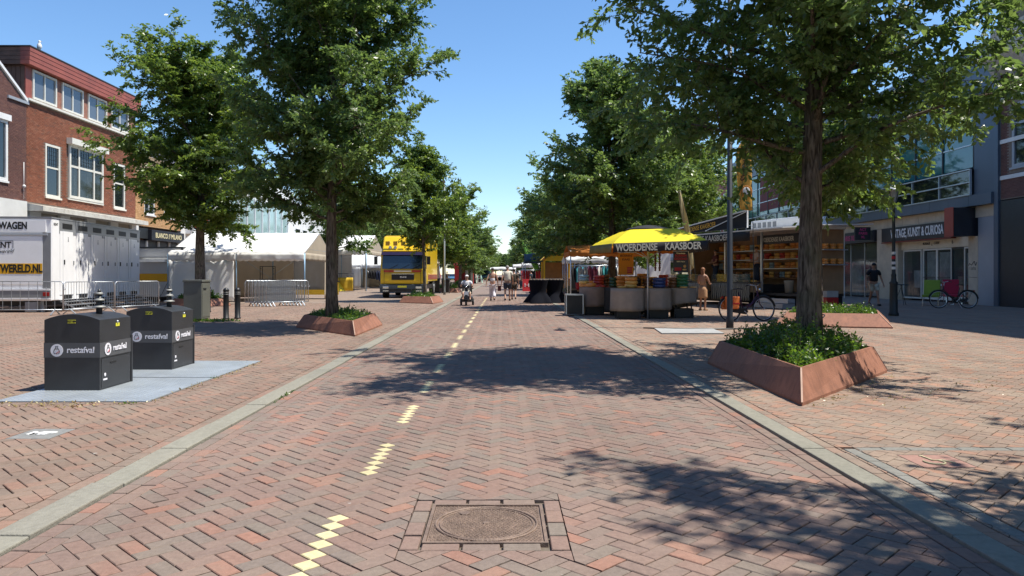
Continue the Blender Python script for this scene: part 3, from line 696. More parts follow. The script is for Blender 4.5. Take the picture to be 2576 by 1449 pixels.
def planter(corners, h, inset, label, plants_label, ph=.26, nst=520, leaf=.05, group=None):
    cx = sum(p[0] for p in corners) / 4; cy = sum(p[1] for p in corners) / 4
    t = thing('planter', label, 'planter', (cx, cy, ZP)); base = [Vector((x - cx, y - cy, 0)) for x, y in corners]
    def off(d):
        out = []
        for i in range(4):
            p, a, b = base[i], base[i - 1], base[(i + 1) % 4]
            e1 = (p - a).normalized(); e2 = (b - p).normalized(); n1 = Vector((-e1.y, e1.x, 0)); n2 = Vector((-e2.y, e2.x, 0))
            k = (n1 + n2); k = k / max(.3, k.dot(n1)); out.append(p + k * d)
        return out
    top_ = off(inset); inn = off(inset + .03)
    for i in range(4):
        j = (i + 1) % 4; b = MB(); u = Vector((0, 0, .035)); H_ = Vector((0, 0, h))
        b.add([base[i], base[j], base[j] + u, base[i] + u, top_[j] + H_, top_[i] + H_, inn[j] + H_, inn[i] + H_, inn[j] + Vector((0, 0, .02)), inn[i] + Vector((0, 0, .02))],
              [(0, 1, 2, 3), (3, 2, 4, 5), (5, 4, 6, 7), (7, 6, 8, 9)])
        b.build('side_panel', corten, t)
        MB().bar(top_[i] + H_ * .985, base[i] + u + Vector((0, 0, .0)), .018).build('corner_seam', corten_edge, t)
    b = MB(); b.add([p + Vector((0, 0, h - .08)) for p in inn], [(0, 1, 2, 3)]); b.build('soil', soil, t)
    rg = np.random.default_rng(int(abs(cx * 100)) + int(cy)); P, D = [], []
    A, B_, C_, D_ = [np.array(p) for p in off(inset + .06)]
    st = MB()
    for k in range(nst):
        u, v = rg.random(2); p = (A * (1 - u) + B_ * u) * (1 - v) + (D_ * (1 - u) + C_ * u) * v
        if np.hypot(p[0], p[1]) < .16: continue
        e = min(u, 1 - u, v, 1 - v); hh = ph * (.35 + .8 * rg.random() + (.5 if rg.random() < .07 else 0)) * min(1, .45 + 2.4 * e)
        tilt = rg.normal(0, .22, 2); n = int(7 + hh / .02)
        for i in range(n):
            f = (i + .3) / n; P.append((p[0] + tilt[0] * hh * f, p[1] + tilt[1] * hh * f, h - .08 + hh * f)); a = i * 2.4 + k; D.append((math.cos(a) * 1.2, math.sin(a) * 1.2, .9 * f + .1))
        st.tube([(p[0], p[1], h - .08), (p[0] + tilt[0] * hh, p[1] + tilt[1] * hh, h - .08 + hh)], [.004, .002], 3, mi=1, caps=False)
    V = leaf_array(np.array(P), np.array(D), leaf, rg, droop=.15)
    n = len(V); bs = (np.arange(n) * 4)[:, None]; Fi = np.concatenate([bs + np.array([[0, 1, 2]]), bs + np.array([[0, 2, 3]])], 0)
    sv = np.array([tuple(q) for q in st.v]); sf = np.array([(f[0], f[1], f[2]) for f in st.f] + [(f[0], f[2], f[3]) for f in st.f]) + n * 4
    me = np_tris_mesh('planter_plants', np.concatenate([V.reshape(-1, 3), sv]), np.concatenate([Fi, sf]), [BUSH, BARK], np.concatenate([np.zeros(len(Fi)), np.ones(len(sf))]))
    o = bpy.data.objects.new('planter_plants', me); COL.objects.link(o); o.location = t.location
    tag(o, plants_label, 'ground cover', kind='stuff')
    return t
planter([(3.15, 7.94), (5.43, 10.66), (5.45, 14.2), (3.18, 11.7)], .36, .17, 'large rust red steel planter at the right kerb under the nearest tree', 'bushy glossy green plants filling the nearest right planter', .34, 900, .06)
planter([(-3.28, 16.8), (-3.26, 20.5), (-5.40, 23.2), (-5.38, 19.7)], .33, .2, 'rust red steel planter at the left kerb under the tall left tree', 'low green plants in the left planter under the tall tree', .22, 620, .055)
planter([(7.2, 20.1), (9.95, 19.25), (11.2, 21.9), (8.5, 22.9)], .36, .3, 'low brown steel planter standing behind the nearest tree trunk on the right', 'light green plants in the planter behind the nearest trunk', .26, 560, .06)
planter([(-3.25, 35.3), (-2.95, 37.6), (-5.0, 39.6), (-5.0, 36.6)], .33, .2, 'rust red steel planter in front of the yellow truck', 'green plants in the planter in front of the yellow truck', .24, 300, .07)
planter([(-3.35, 56.4), (-3.2, 59.4), (-5.3, 61.6), (-5.3, 58.2)], .33, .2, 'rust red planter with shrubs right of the thin lamp post, behind the truck planter', 'shrubby green plants in the planter beyond the thin lamp post', .5, 180, .09)
planter([(3.3, 28.6), (5.2, 31), (5.2, 33.6), (3.3, 31.4)], .33, .2, 'rust red planter behind the market parasol at the foot of the tall pointed tree', 'green plants at the foot of the tall pointed tree', .24, 160, .08)
planter([(3.3, 45), (5.2, 47.6), (5.2, 50.6), (3.3, 48.4)], .33, .2, 'orange brown planter beyond the black draped tables', 'plants in the planter beyond the black draped tables', .3, 140, .09)
planter([(-3.25, 76), (-3.1, 79), (-5.1, 81), (-5.2, 77.8)], .33, .2, 'distant rust red planter beside the white plastic chairs', 'plants in the distant planter beside the white chairs', .5, 100, .12)
planter([(-12.8, 31.6), (-12.0, 33.4), (-13.8, 34.8), (-14.6, 33.0)], .33, .2, 'low rust planter around the broad light green tree trunk', 'ivy like plants around the broad tree trunk behind the cabinet', .4, 240, .1)
# weeds and straw at plates and planters
def weeds(name, label, spots, n, hgt, m, seed):
    rg = np.random.default_rng(seed); P, D = [], []
    for (x0, y0, x1, y1, w) in spots:
        for k in range(n):
            f = rg.random(); x = x0 + (x1 - x0) * f + rg.normal(0, w); y = y0 + (y1 - y0) * f + rg.normal(0, w)
            if rg.random() < .5 * (1 + math.sin(f * 23 + seed)): continue
            P.append((x, y, ZP + .002)); D.append((rg.normal(0, .6), rg.normal(0, .6), hgt * 12))
    V = leaf_array(np.array(P), np.array(D), hgt, rg, droop=.3); me = leaves_mesh(name, V, m)
    o = bpy.data.objects.new(name, me); COL.objects.link(o); tag(o, label, 'weeds', kind='stuff')
straw = leaf_mat('dry_straw', (.30,.22,.09), (.38,.30,.13), (.24,.24,.09), trans=.1)
weeds('dry_weeds', 'dry straw and weeds in the joints around the steel plates', [(-5.5, 8.12, -3.8, 8.12, .05), (-3.8, 8.1, -3.8, 12, .04), (-5.6, 8.2, -5.7, 12, .08), (-5.3, 7.9, -4.3, 7.9, .08)], 260, .035, straw, 4)
weeds('grass_tufts', 'small green grass tufts at the corner between the two plates', [(-3.9, 10.02, -3.78, 10.12, .03), (-4.1, 8.08, -3.9, 8.1, .02), (-2.49, 8.2, -2.49, 9.0, .006)], 70, .03, BUSH, 9)
weeds('dry_weeds', 'pale straw along the foot of the nearest planter on the right', [(3.3, 7.95, 5.3, 10.3, .05), (3.6, 7.9, 6.5, 10.0, .25)], 420, .03, straw, 6)
weeds('grass_tufts', 'green weeds around the foot of the grey cabinet and bollards', [(-9.6, 22.1, -7.9, 22.3, .16)], 700, .1, BUSH, 12)
# ================================================================ BUILDINGS
BK_RED = island_mat('red_brick', [(0, (.20,.075,.045)), (.3, (.27,.10,.06)), (.6, (.23,.085,.05)), (.85, (.31,.13,.08)), (1, (.15,.07,.05))], bump=.3, big=.15)
BK_PUR = island_mat('purple_brick', [(0, (.12,.06,.055)), (.4, (.16,.08,.07)), (.8, (.13,.07,.065)), (1, (.20,.10,.08))], bump=.3, big=.15)
BK_ORA = island_mat('orange_brick', [(0, (.47,.27,.13)), (.5, (.54,.33,.17)), (1, (.42,.24,.11))], bump=.2)
mortar = mat('mortar', (.21,.17,.14), .95, 0, .15, 5)
mortar_o = mat('pale_mortar', (.30,.22,.14), .95, 0, .15, 5)
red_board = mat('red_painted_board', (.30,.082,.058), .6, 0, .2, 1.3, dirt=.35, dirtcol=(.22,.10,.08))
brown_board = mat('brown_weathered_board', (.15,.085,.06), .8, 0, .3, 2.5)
roof_felt = mat('roof_felt', (.05,.05,.055), .9, 0, .2, 2)
white_wall = mat('white_render', (.70,.70,.68), .7, 0, .07, 1.2, dirt=.2, dirtcol=(.45,.43,.38))
grey_panel = mat('blue_grey_panel', (.105,.135,.18), .42, .35, .08, .8)
beige_stone = mat('beige_stone_cladding', (.56,.47,.35), .6, 0, .15, 1.5, dirt=.2)
pale_panel = mat('pale_metal_panel', (.36,.38,.41), .5, .2, .08, 1)
dark_shop = mat('dark_shopfront', (.02,.022,.03), .4, 0, .2, 2)
alu = mat('aluminium_rail', '#c3cad0', .35, .6, .05, 4)
curtain = mat('window_curtain', (.5,.52,.48), .9, 0, .25, 9)
peel = mat('peeling_white_canopy', (.60,.58,.52), .75, 0, .15, 2, dirt=.8, dirtcol=(.33,.22,.15))
def cells(y0, y1, z0, z1, ops):
    ys = sorted({y0, y1, *[v for o in ops for v in o[:2] if y0 < v < y1]}); zs = sorted({z0, z1, *[v for o in ops for v in o[2:4] if z0 < v < z1]})
    for a, b in zip(ys, ys[1:]):
        for c, d in zip(zs, zs[1:]):
            m = ((a + b) / 2, (c + d) / 2)
            if not any(o[0] < m[0] < o[1] and o[2] < m[1] < o[3] for o in ops): yield a, b, c, d
def wall(name, par, xf, dr, y0, y1, z0, z1, ops, m, th=.25, off=0.):
    b = MB()
    for a, c, d, e in cells(y0, y1, z0, z1, ops):
        xa, xb = sorted((xf + dr * off, xf - dr * th)); b.box(xa, xb, a, c, d, e)
    return b.build(name, m, par, world=True)
def brick_face(par, xf, dr, y0, y1, z0, z1, ops, m, L=.21, H=.063, proud=.012, top_fn=None, name='brick_courses'):
    b = MB(); k = 0; z = z0
    while z + H <= z1 + .001:
        y = y0 - (L / 2 if k % 2 else 0)
        while y < y1:
            a, c = max(y + .005, y0), min(y + L - .005, y1); d, e = z + .005, z + H - .005; y += L
            if c - a < .03 or any(a < o[1] and c > o[0] and d < o[3] and e > o[2] for o in ops): continue
            if top_fn and e > top_fn((a + c) / 2): continue
            p = proud + random.uniform(-.004, .004); x = xf + dr * p; xi = xf - dr * .004
            b.add([(x, a, d), (x, c, d), (x, c, e), (x, a, e), (xi, a, d), (xi, c, d), (xi, c, e), (xi, a, e)], [(0, 1, 2, 3), (4, 5, 1, 0), (5, 6, 2, 1), (6, 7, 3, 2), (7, 4, 0, 3)])
        z += H; k += 1
    me = bpy.data.meshes.new(name)
    V = np.array(b.v) - np.array(WLOC[par.name].translation)
    me.from_pydata(V.tolist(), [], b.f); me.materials.append(m); me.update()
    o = bpy.data.objects.new(name, me); COL.objects.link(o); o.parent = par; o['kind'] = 'stuff'; return o
def win(par, xf, dr, y0, y1, z0, z1, mf, mg, my=(), mz=(), fw=.07, rec=.1, sill=True, label=None, lead=False, cur=False):
    b = MB(); x0, x1 = sorted((xf - dr * rec, xf - dr * (rec - .07)))
    b.box(x0, x1, y0, y0 + fw, z0, z1); b.box(x0, x1, y1 - fw, y1, z0, z1)
    b.box(x0, x1, y0 + fw, y1 - fw, z0, z0 + fw); b.box(x0, x1, y0 + fw, y1 - fw, z1 - fw, z1)
    xs = sorted((xf - dr * (rec + .004), xf - dr * (rec - .05)))
    for f in my: b.box(*xs, y0 + (y1 - y0) * f - fw * .4, y0 + (y1 - y0) * f + fw * .4, z0 + fw, z1 - fw)
    ybr = [y0 + fw] + [y0 + (y1 - y0) * f for f in my] + [y1 - fw]
    for f in mz:
        zz = z0 + (z1 - z0) * f
        for a, c in zip(ybr, ybr[1:]): b.box(xs[0] + .006, xs[1] - .006, a + fw * .4 * (a != y0 + fw), c - fw * .4 * (c != y1 - fw), zz - fw * .4, zz + fw * .4)
    w = b.build('window', mf, par, world=True, label=label)
    zbr = [z0 + fw] + [z0 + (z1 - z0) * f for f in mz] + [z1 - fw]
    for a, c in zip(ybr, ybr[1:]):
        for d, e in zip(zbr, zbr[1:]):
            px = sorted((xf - dr * (rec - .01), xf - dr * (rec - .004)))
            MB().box(*px, a, c, d, e).build('pane', mg, w, world=True)
    if lead:
        zz = z0 + (z1 - z0) * mz[-1]; l = MB(); xx = xf - dr * (rec - .018)
        for a, c in zip(ybr, ybr[1:]):
            for i in range(1, 6): l.bar((xx, a + (c - a) * i / 6, zz + .03), (xx, a + (c - a) * i / 6, z1 - fw), .012)
            for i in range(1, 5): l.bar((xx + .001, a + .02, zz + (z1 - fw - zz) * i / 5), (xx + .001, c - .02, zz + (z1 - fw - zz) * i / 5), .012)
        l.build('leading', dark_metal, w, world=True, kind='stuff')
    if cur:
        l = MB()
        for a, c in zip(ybr, ybr[1:]):
            for q in (0, 1):
                ya = a if q == 0 else c - (c - a) * .3; l.sheet(lambda u, v: (xf - dr * (rec + .1 + .015 * math.sin(u * 40)), ya + u * (c - a) * .3, z0 + fw + v * (z1 - z0) * .62), 14, 1)
        l.build('curtain', curtain, w, world=True)
    if sill:
        s = sorted((xf - dr * .02, xf + dr * .07)); MB().box(*s, y0 - .06, y1 + .06, z0 - .09, z0 - .004).build('sill', mf, w, world=True)
    return w
# ---- left: gabled purple brick house (corner nearest the camera)
X = -21.0
h = thing('brick_house', 'purple brown brick house with a white gable verge at the far left edge', 'house', (X, 27.5, 0))
ops = [(30.2, 32.0, 5.35, 7.9)]
wall('wall', h, X, 1, 21.5, 33.30, 4.62, 9.0, ops, mortar)
gt_ = lambda y: 9.0 + max(0, (33.3 - y) * .62) if y > 27.5 else 9.0 + max(0, (y - 21.5) * .62)
b = MB(); b.ext([(X, 21.5, 9.0), (X, 27.5, 12.6), (X, 33.3, 9.0)], (-.25, 0, 0)); b.build('gable', mortar, h, world=True)
brick_face(h, X, 1, 29.5, 33.3, 4.62, 12.2, ops, BK_PUR, top_fn=lambda y: gt_(y) - .12)
b = MB(); b.bar((X + .04, 33.35, 9.02), (X + .04, 27.5, 12.72), .09, .12); b.bar((X + .04, 27.48, 12.72), (X + .04, 21.4, 9.02), .09, .12); b.build('verge_board', white_paint, h, world=True)
b = MB(); b.add([(X - .02, 33.3, 9.02), (X - .02, 27.5, 12.66), (X - 9, 27.5, 12.66), (X - 9, 33.3, 9.02), (X - .02, 21.5, 9.02), (X - 9, 21.5, 9.02)], [(0, 1, 2, 3), (1, 4, 5, 2)]); b.build('roof', roof_felt, h, world=True)
win(h, X, 1, 30.2, 32.0, 5.35, 7.9, white_paint, dark_glass, my=(.5,), fw=.12, rec=.02)
b = MB(); b.box(X + .016, X + .13, 30.1, 32.12, 7.9, 8.15); b.build('window_head', white_paint, h, world=True)
b = MB(); b.box(X - .25, X + .11, 21.5, 33.2, 3.0, 4.60); b.build('shop_fascia', white_wall, h, world=True)
b = MB(); b.box(X - .25, X - .1, 21.5, 33.2, 0, 3.0); b.build('shopfront', dark_shop, h, world=True)
b = MB(); b.cyl((X + .09, 33.0, 4.7), (X + .09, 33.0, 6.3), .012); b.ball((X + .1, 33.0, 5.25), .07); b.build('cable_box', white_paint, h, world=True)
MB().bar((X + .03, 32.0, 8.95), (X + .03, 33.4, 8.95), .1, .12).build('parapet_cap', pale_panel, h, world=True)
# ---- left: red brick house with the red boarded top storey
h = thing('brick_house', 'red brick building with red boarded top storey and white window strip, upper left', 'house', (X, 38, 0))
Y0b, Y1b = 33.3, 43.2
tw = [(33.7, 35.5), (35.95, 37.75), (38.2, 40.0), (40.45, 42.3)]
ops = [(34.7, 35.85, 5.0, 7.43), (36.5, 39.6, 5.1, 7.7), (40.8, 42.0, 5.0, 7.43)] + [(a, c, 9.25, 10.55) for a, c in tw]
wall('wall', h, X, 1, Y0b, Y1b, 4.55, 9.1, ops, mortar)
brick_face(h, X, 1, Y0b, Y1b, 4.62, 9.05, ops, BK_RED)
wall('upper_wall', h, X, 1, Y0b, Y1b, 9.2, 10.6, ops, mat('brick_red_panel', (.28,.13,.09), .8, 0, .3, 6), th=.2, off=.01)
for a, c in tw: win(h, X, 1, a, c, 9.25, 10.55, cream_paint, glass_mat('attic_glass', (.10,.12,.15), .05, .04) if 'attic_glass' not in MATS else MATS['attic_glass'], my=(.5,), fw=.09, rec=.0, sill=False)
MB().box(X - .2, X + .14, Y0b, Y1b, 9.09, 9.19).build('sill_ledge', cream_paint, h, world=True)
for i in range(4):
    MB().box(X - .1, X + .30 + .012 * i, Y0b - .25, Y1b, 10.62 + i * .19, 10.62 + i * .19 + .18).build('fascia_board', red_board, h, world=True)
MB().box(X - 9, X + .36, Y0b - .28, Y1b, 11.385, 11.43).build('roof_edge', roof_felt, h, world=True)
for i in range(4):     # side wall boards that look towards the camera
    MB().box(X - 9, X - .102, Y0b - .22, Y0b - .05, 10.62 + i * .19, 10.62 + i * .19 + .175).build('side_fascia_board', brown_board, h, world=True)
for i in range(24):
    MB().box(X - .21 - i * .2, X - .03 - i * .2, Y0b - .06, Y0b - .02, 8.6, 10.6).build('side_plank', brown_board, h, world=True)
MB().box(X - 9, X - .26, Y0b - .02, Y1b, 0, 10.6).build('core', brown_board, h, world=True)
MB().box(X - .04, X + .02, Y0b - .06, Y0b + .35, 9.2, 10.6).build('corner_board', red_board, h, world=True)
win(h, X, 1, 34.7, 35.85, 5.0, 7.43, cream_paint, dark_glass, mz=(.56,), fw=.1, rec=.06, lead=True, label='narrow window with leaded upper light')
w = win(h, X, 1, 36.5, 39.6, 5.1, 7.7, cream_paint, glass_mat('clear_window_glass', (.05,.06,.06), .05, .4), my=(.28, .72), mz=(.6,), fw=.13, rec=-.02, lead=True, cur=True, label='broad bay window with leaded upper lights')
b = MB(); b.box(X + .02, X + .3, 36.35, 39.75, 7.7, 7.98); b.build('bay_head', cream_paint, h, world=True)
MB().box(X - .3, X - .13, 36.5, 39.6, 5.1, 7.7).build('room_back', dark_shop, h, world=True)
win(h, X, 1, 40.8, 42.0, 5.0, 7.43, cream_paint, dark_glass, mz=(.56,), fw=.1, rec=.06, lead=True)
b = MB(); b.ext([(X + .75, Y0b, 4.42), (X + .75, Y0b, 4.2), (X - .2, Y0b, 4.2), (X - .2, Y0b, 4.55), (X, Y0b, 4.55)], (0, Y1b - Y0b, 0)); b.build('canopy', peel, h, world=True)
MB().box(X - .3, X - .08, Y0b, Y1b, 3.75, 4.2).build('transom_panel', mat('taupe_panel', (.30,.27,.22), .7), h, world=True)
for i in range(5):
    MB().box(X - .1, X + .05, Y0b + .2 + i * 2.3, Y0b + 1.0 + i * 2.3, 0, 4.2).build('pier', white_wall, h, world=True)
    MB().box(X - .22, X - .16, Y0b + 1.0 + i * 2.3, min(Y1b, Y0b + 2.5 + i * 2.3), .2, 3.75).build('shop_window', dark_glass, h, world=True)
# ---- left: orange brick shop
h = thing('shop_building', 'orange brick shop building with a black fascia reading BLANCO MILANO', 'shop', (X, 46.2, 0))
ops = [(44.3, 45.6, 4.95, 6.3), (46.9, 48.2, 4.95, 6.3)]
wall('wall', h, X, 1, 43.2, 49.3, 4.2, 8.4, ops, mortar_o); brick_face(h, X, 1, 43.2, 49.3, 4.22, 7.4, ops, BK_ORA, L=.24, H=.10, proud=.015)
for o_ in ops: win(h, X, 1, *o_, white_paint, dark_glass, my=(.5,), rec=.08)
MB().box(X - .25, X + .25, 44.7, 49.25, 3.42, 4.05).build('sign_board', dark_shop, h, world=True, bevel=.01)
MB().box(X - .25, X + .02, 43.2, 44.7, 3.5, 4.1).build('fascia', dark_metal, h, world=True)
text('BLANCO // MILANO', .42, cream_ink, h, (X + .262, 47.0, 3.73), (0, 1, 0), (0, 0, 1), bold=.006, stretch=.98)
MB().box(X - .25, X - .12, 43.2, 49.3, 0, 3.4).build('shopfront', dark_shop, h, world=True)
for y in (43.3, 44.7, 46.2, 47.7, 49.1): MB().box(X - .12, X - .03, y, y + .12, 0, 3.4).build('shop_pillar', white_wall, h, world=True)
MB().box(X - 9, X - .25, 43.2, 49.3, 0, 8.4).build('core', brown_board, h, world=True)
# ---- left: white department store
h = thing('shop_building', 'white department store with pale curtain wall windows and red H&M letters', 'shop', (X, 60, 0))
gl2 = glass_mat('pale_curtain_glass', (.30,.42,.42), .06, .02)
gl2 = MATS['pale_curtain_glass']
MB().box(X - 9, X, 49.3, 76, 0, 9.6).build('wall', white_wall, h, world=True)
for i in range(9):
    y = 56.0 + i * 1.95
    MB().box(X + .002, X + .04, y, y + 1.83, 4.75, 7.7).build('glass_panel', gl2, h, world=True)
    MB().box(X + .0, X + .16, y + 1.84, y + 1.94, 4.65, 7.8).build('mullion', white_paint, h, world=True)
MB().box(X, X + .9, 55, 76, 4.38, 4.62).build('canopy', pale_panel, h, world=True)
MB().box(X, X + .5, 50.0, 53.2, 4.1, 5.6).build('sign_box', white_paint, h, world=True)
text('H&M', 1.1, red_ink, h, (X + .512, 51.6, 4.85), (0, 1, 0), (0, 0, 1), bold=.03, shear=.3, stretch=1.15)
MB().box(X + .002, X + .03, 54.5, 76, .3, 3.6).build('shopfront', dark_glass, h, world=True)
for j in range(3): MB().box(X + .002, X + .05, 50 + j * 1.7, 51.3 + j * 1.7, 6.2, 7.6).build('window', dark_glass, h, world=True)
def plain_block(name, label, x, dr, y0, y1, hgt, mw, nwin, floors, mg=dark_glass, dep=9, cat='building', shop=True):
    h = thing(name, label, cat, (x, (y0 + y1) / 2, 0)); xa, xb = sorted((x, x - dr * dep))
    MB().box(xa, xb, y0 + .01, y1 - .01, 0, hgt).build('wall', mw, h, world=True)
    xa, xb = sorted((x + dr * .15, x - dr * dep)); MB().box(xa, xb, y0 + .01, y1 - .01, hgt, hgt + .2).build('cornice', pale_panel, h, world=True)
    for f in range(floors):
        z = 4.3 + f * 3.1
        if z + 1.9 > hgt: break
        for i in range(nwin):
            c = y0 + (i + .5) * (y1 - y0) / nwin; w = (y1 - y0) / nwin * .32
            xa, xb = sorted((x + dr * .003, x + dr * .05)); fr = MB().box(xa, xb, c - w, c + w, z, z + 1.8).build('window', white_paint, h, world=True)
            xa, xb = sorted((x + dr * .052, x + dr * .06)); MB().box(xa, xb, c - w + .08, c + w - .08, z + .08, z + 1.72).build('pane', mg, fr, world=True)
    if shop:
        xa, xb = sorted((x + dr * .003, x + dr * .04)); MB().box(xa, xb, y0 + .5, y1 - .5, .3, 2.9).build('shopfront', dark_glass, h, world=True)
        xa, xb = sorted((x + dr * .003, x + dr * .5)); MB().box(xa, xb, y0 + .3, y1 - .3, 3.1, 3.5).build('shop_fascia', pale_panel, h, world=True)
    return h
plain_block('shop_building', 'white rendered building beyond the department store on the left', X, 1, 76, 98, 9.0, white_wall, 8, 2)
plain_block('shop_building', 'red brick building further down on the left behind the trees', X, 1, 98, 130, 10, mat('far_red_brick', (.26,.11,.07), .85, 0, .2, 2), 10, 2)
plain_block('shop_building', 'pale building near the far end of the left side', X, 1, 130, 250, 9.5, white_wall, 24, 2)
# ---- right: modern grey panel building with curtain wall
X = 21.5
h = thing('shop_building', 'modern blue grey panelled building with teal glass front above the shops', 'building', (X, 50, 0))
MB().box(X + 1.2, X + 14, 32.9, 71, 0, 11.6).build('core', dark_metal, h, world=True)
for i in range(24):      # top band and fascia band of metal panels
    y = 32.9 + i * 1.58
    MB().box(X - .1, X + 1.19, y + .01, y + 1.57, 9.75, 11.65).build('cladding_panel', grey_panel, h, world=True)
    MB().box(X - .22, X + 1.19, y + .008, y + 1.572, 4.50, 5.0).build('fascia_panel', grey_panel, h, world=True)
    MB().box(X + .1, X + 1.19, y + .01, y + 1.57, 3.98, 4.49).build('stone_panel', beige_stone, h, world=True)
MB().box(X - .14, X + 1.2, 32.9, 71, 11.66, 11.72).build('roof_edge', alu, h, world=True)
MB().box(X - .05, X + 1.19, 32.9, 34.35, 5.02, 9.74).build('corner_panel', grey_panel, h, world=True)
b = MB(); b.box(X - .5, X - .06, 34.0, 36.0, 9.1, 9.7); b.build('box_oriel', grey_panel, h, world=True)
for i in range(15):
    y = 34.4 + i * 2.43
    MB().box(X, X + .03, y + .04, y + 2.39, 6.3, 9.7).build('glass_panel', teal_glass, h, world=True)
    MB().box(X - .06, X + .08, y - .035, y + .035, 6.2, 9.74).build('mullion', dark_metal, h, world=True)
    for z0, z1 in ((5.04, 5.56), (5.62, 6.14)): MB().box(X - .18, X - .15, y + .03, y + 2.4, z0, z1).build('balustrade_pane', dark_glass, h, world=True)
    MB().box(X - .24, X - .14, y - .025, y + .025, 5.0, 6.2).build('balustrade_post', alu, h, world=True)
for z in (5.0, 5.57, 6.15): MB().box(X - .28, X - .20, 34.3, 71, z, z + .05).build('rail', alu, h, world=True)
for z in (7.3, 8.5): MB().box(X - .04, X - .003, 34.4, 71, z, z + .06).build('transom', alu, h, world=True)
MB().box(X - .02, X - .004 + .0, 55, 63, 6.6, 9.4).build('red_blind', mat('dark_red_panel', (.16,.03,.03), .7), h, world=True)
# ground floor
MB().box(X + .1, X + .9, 32.9, 34.3, 0, 3.97).build('corner_pier', pale_panel, h, world=True)
MB().box(X + .12, X + .9, 34.35, 35.05, 0, 3.15).build('stone_pier', beige_stone, h, world=True)
b = MB(); xg = X + .11
for a, c in zip([(34.4, 1.95), (34.5, 1.8), (34.6, 2.0), (34.8, 1.82), (34.95, 1.9)], [(34.5, 1.8), (34.6, 2.0), (34.8, 1.82), (34.95, 1.9), (35.02, 1.8)]): b.bar((xg, a[0], a[1]), (xg, c[0], c[1]), .008, .025)
b.bar((xg, 34.4, 1.25), (xg, 35.0, 1.27), .008, .015)
for k in range(5): b.bar((xg, 34.5 + k * .1, 1.6), (xg, 34.54 + k * .1, 1.72 + .03 * (k % 2)), .008, .012)
b.build('graffiti', ink, h, world=True)
MB().box(X + .12, X + .9, 41.3, 43.6, 0, 3.97).build('stone_pier', beige_stone, h, world=True)
MB().box(X + .12, X + .9, 50.2, 51.2, 0, 3.97).build('stone_pier', beige_stone, h, world=True)
sgn = MB().box(X - .12, X + .09, 35.95, 42.6, 3.2, 3.95).build('sign_board', dark_shop, h, world=True)
text('VINTAGE, KUNST & CURIOSA', .64, white_ink, h, (X - .13, 39.1, 3.58), (0, -1, 0), (0, 0, 1), bold=.016, stretch=.585)
MB().box(X - .14, X + .09, 35.95, 42.6, 3.12, 3.18).build('sign_edge', mat('dark_red_trim', (.20,.03,.02), .5), h, world=True)
bx = MB().box(X - .9, X + .3, 34.5, 35.15, 3.15, 4.45).build('sign_box', dark_shop, h, world=True)
MB().box(X - .93, X - .901, 34.48, 35.17, 3.13, 4.47).build('sign_box_side', mat('worn_red_trim', (.33,.06,.04), .55), h, world=True)
# vintage shop front
xs = X + .35
MB().box(xs - .03, xs + .5, 35.05, 41.3, 2.72, 3.18).build('lintel_board', mat('ivory_board', (.74,.67,.52), .6, 0, .1, 2), h, world=True)
text('ROSALIE', .17, ink, h, (xs - .045, 38.85, 2.97), (0, -1, 0), (0, 0, 1), bold=.004); text('&', .15, ink, h, (xs - .045, 38.35, 2.9), (0, -1, 0), (0, 0, 1)); text('COEN', .17, ink, h, (xs - .045, 37.95, 2.97), (0, -1, 0), (0, 0, 1), bold=.004)
text('6', .26, ink, h, (xs - .045, 36.6, 2.97), (0, -1, 0), (0, 0, 1))
shopglass = glass_mat('shop_glass', (.10,.13,.13), .05, .65)
sw = [(35.1, 35.75), (35.75, 36.75), (36.75, 38.0), (38.0, 39.25), (39.4, 41.2)]
for i, (a, c) in enumerate(sw):
    b = MB()
    for y in (a, c - .07): b.box(xs, xs + .08, y, y + .07, .12, 2.7)
    b.box(xs, xs + .08, a + .07, c - .07, .12, .3 if i in (2, 3) else .2); b.box(xs, xs + .08, a + .07, c - .07, 2.62, 2.7)
    f = b.build('door' if i in (2, 3) else 'window', cream_paint if i != 1 else dark_metal, h, world=True)
    MB().box(xs + .03, xs + .036, a + .07, c - .07, .2, 2.62).build('pane', shopglass, f, world=True)
    if i in (2, 3): MB().bar((xs - .03, a + .1, 1.25), (xs - .03, c - .1, 1.25), .03).build('handle', dark_metal, f, world=True)
MB().box(X + 1.15, X + 1.19, 35, 50, .02, 3.9).build('shop_interior', brown_board, h, world=True)
poster = mat('paper_poster', (.72,.76,.70), .8, 0, .3, 3)
for y0_, y1_, z0_, z1_ in ((36.95, 37.85, 1.0, 2.5), (38.15, 38.95, .8, 2.55), (35.25, 35.6, 1.2, 2.4), (39.6, 40.2, .7, 1.6)):
    MB().box(xs + .06, xs + .07, y0_, y1_, z0_, z1_).build('hanging_sheet', poster, h, world=True)
for y0_, z1_, m_ in ((36.0, .9, red_paint), (36.4, 1.3, beige_stone), (40.3, 1.0, brown_board), (40.8, 1.5, dark_metal), (38.5, .7, pale_panel)):
    MB().box(xs + .3, xs + .7, y0_, y0_ + .35, .12, z1_).build('shop_goods', m_, h, world=True, bevel=.02)
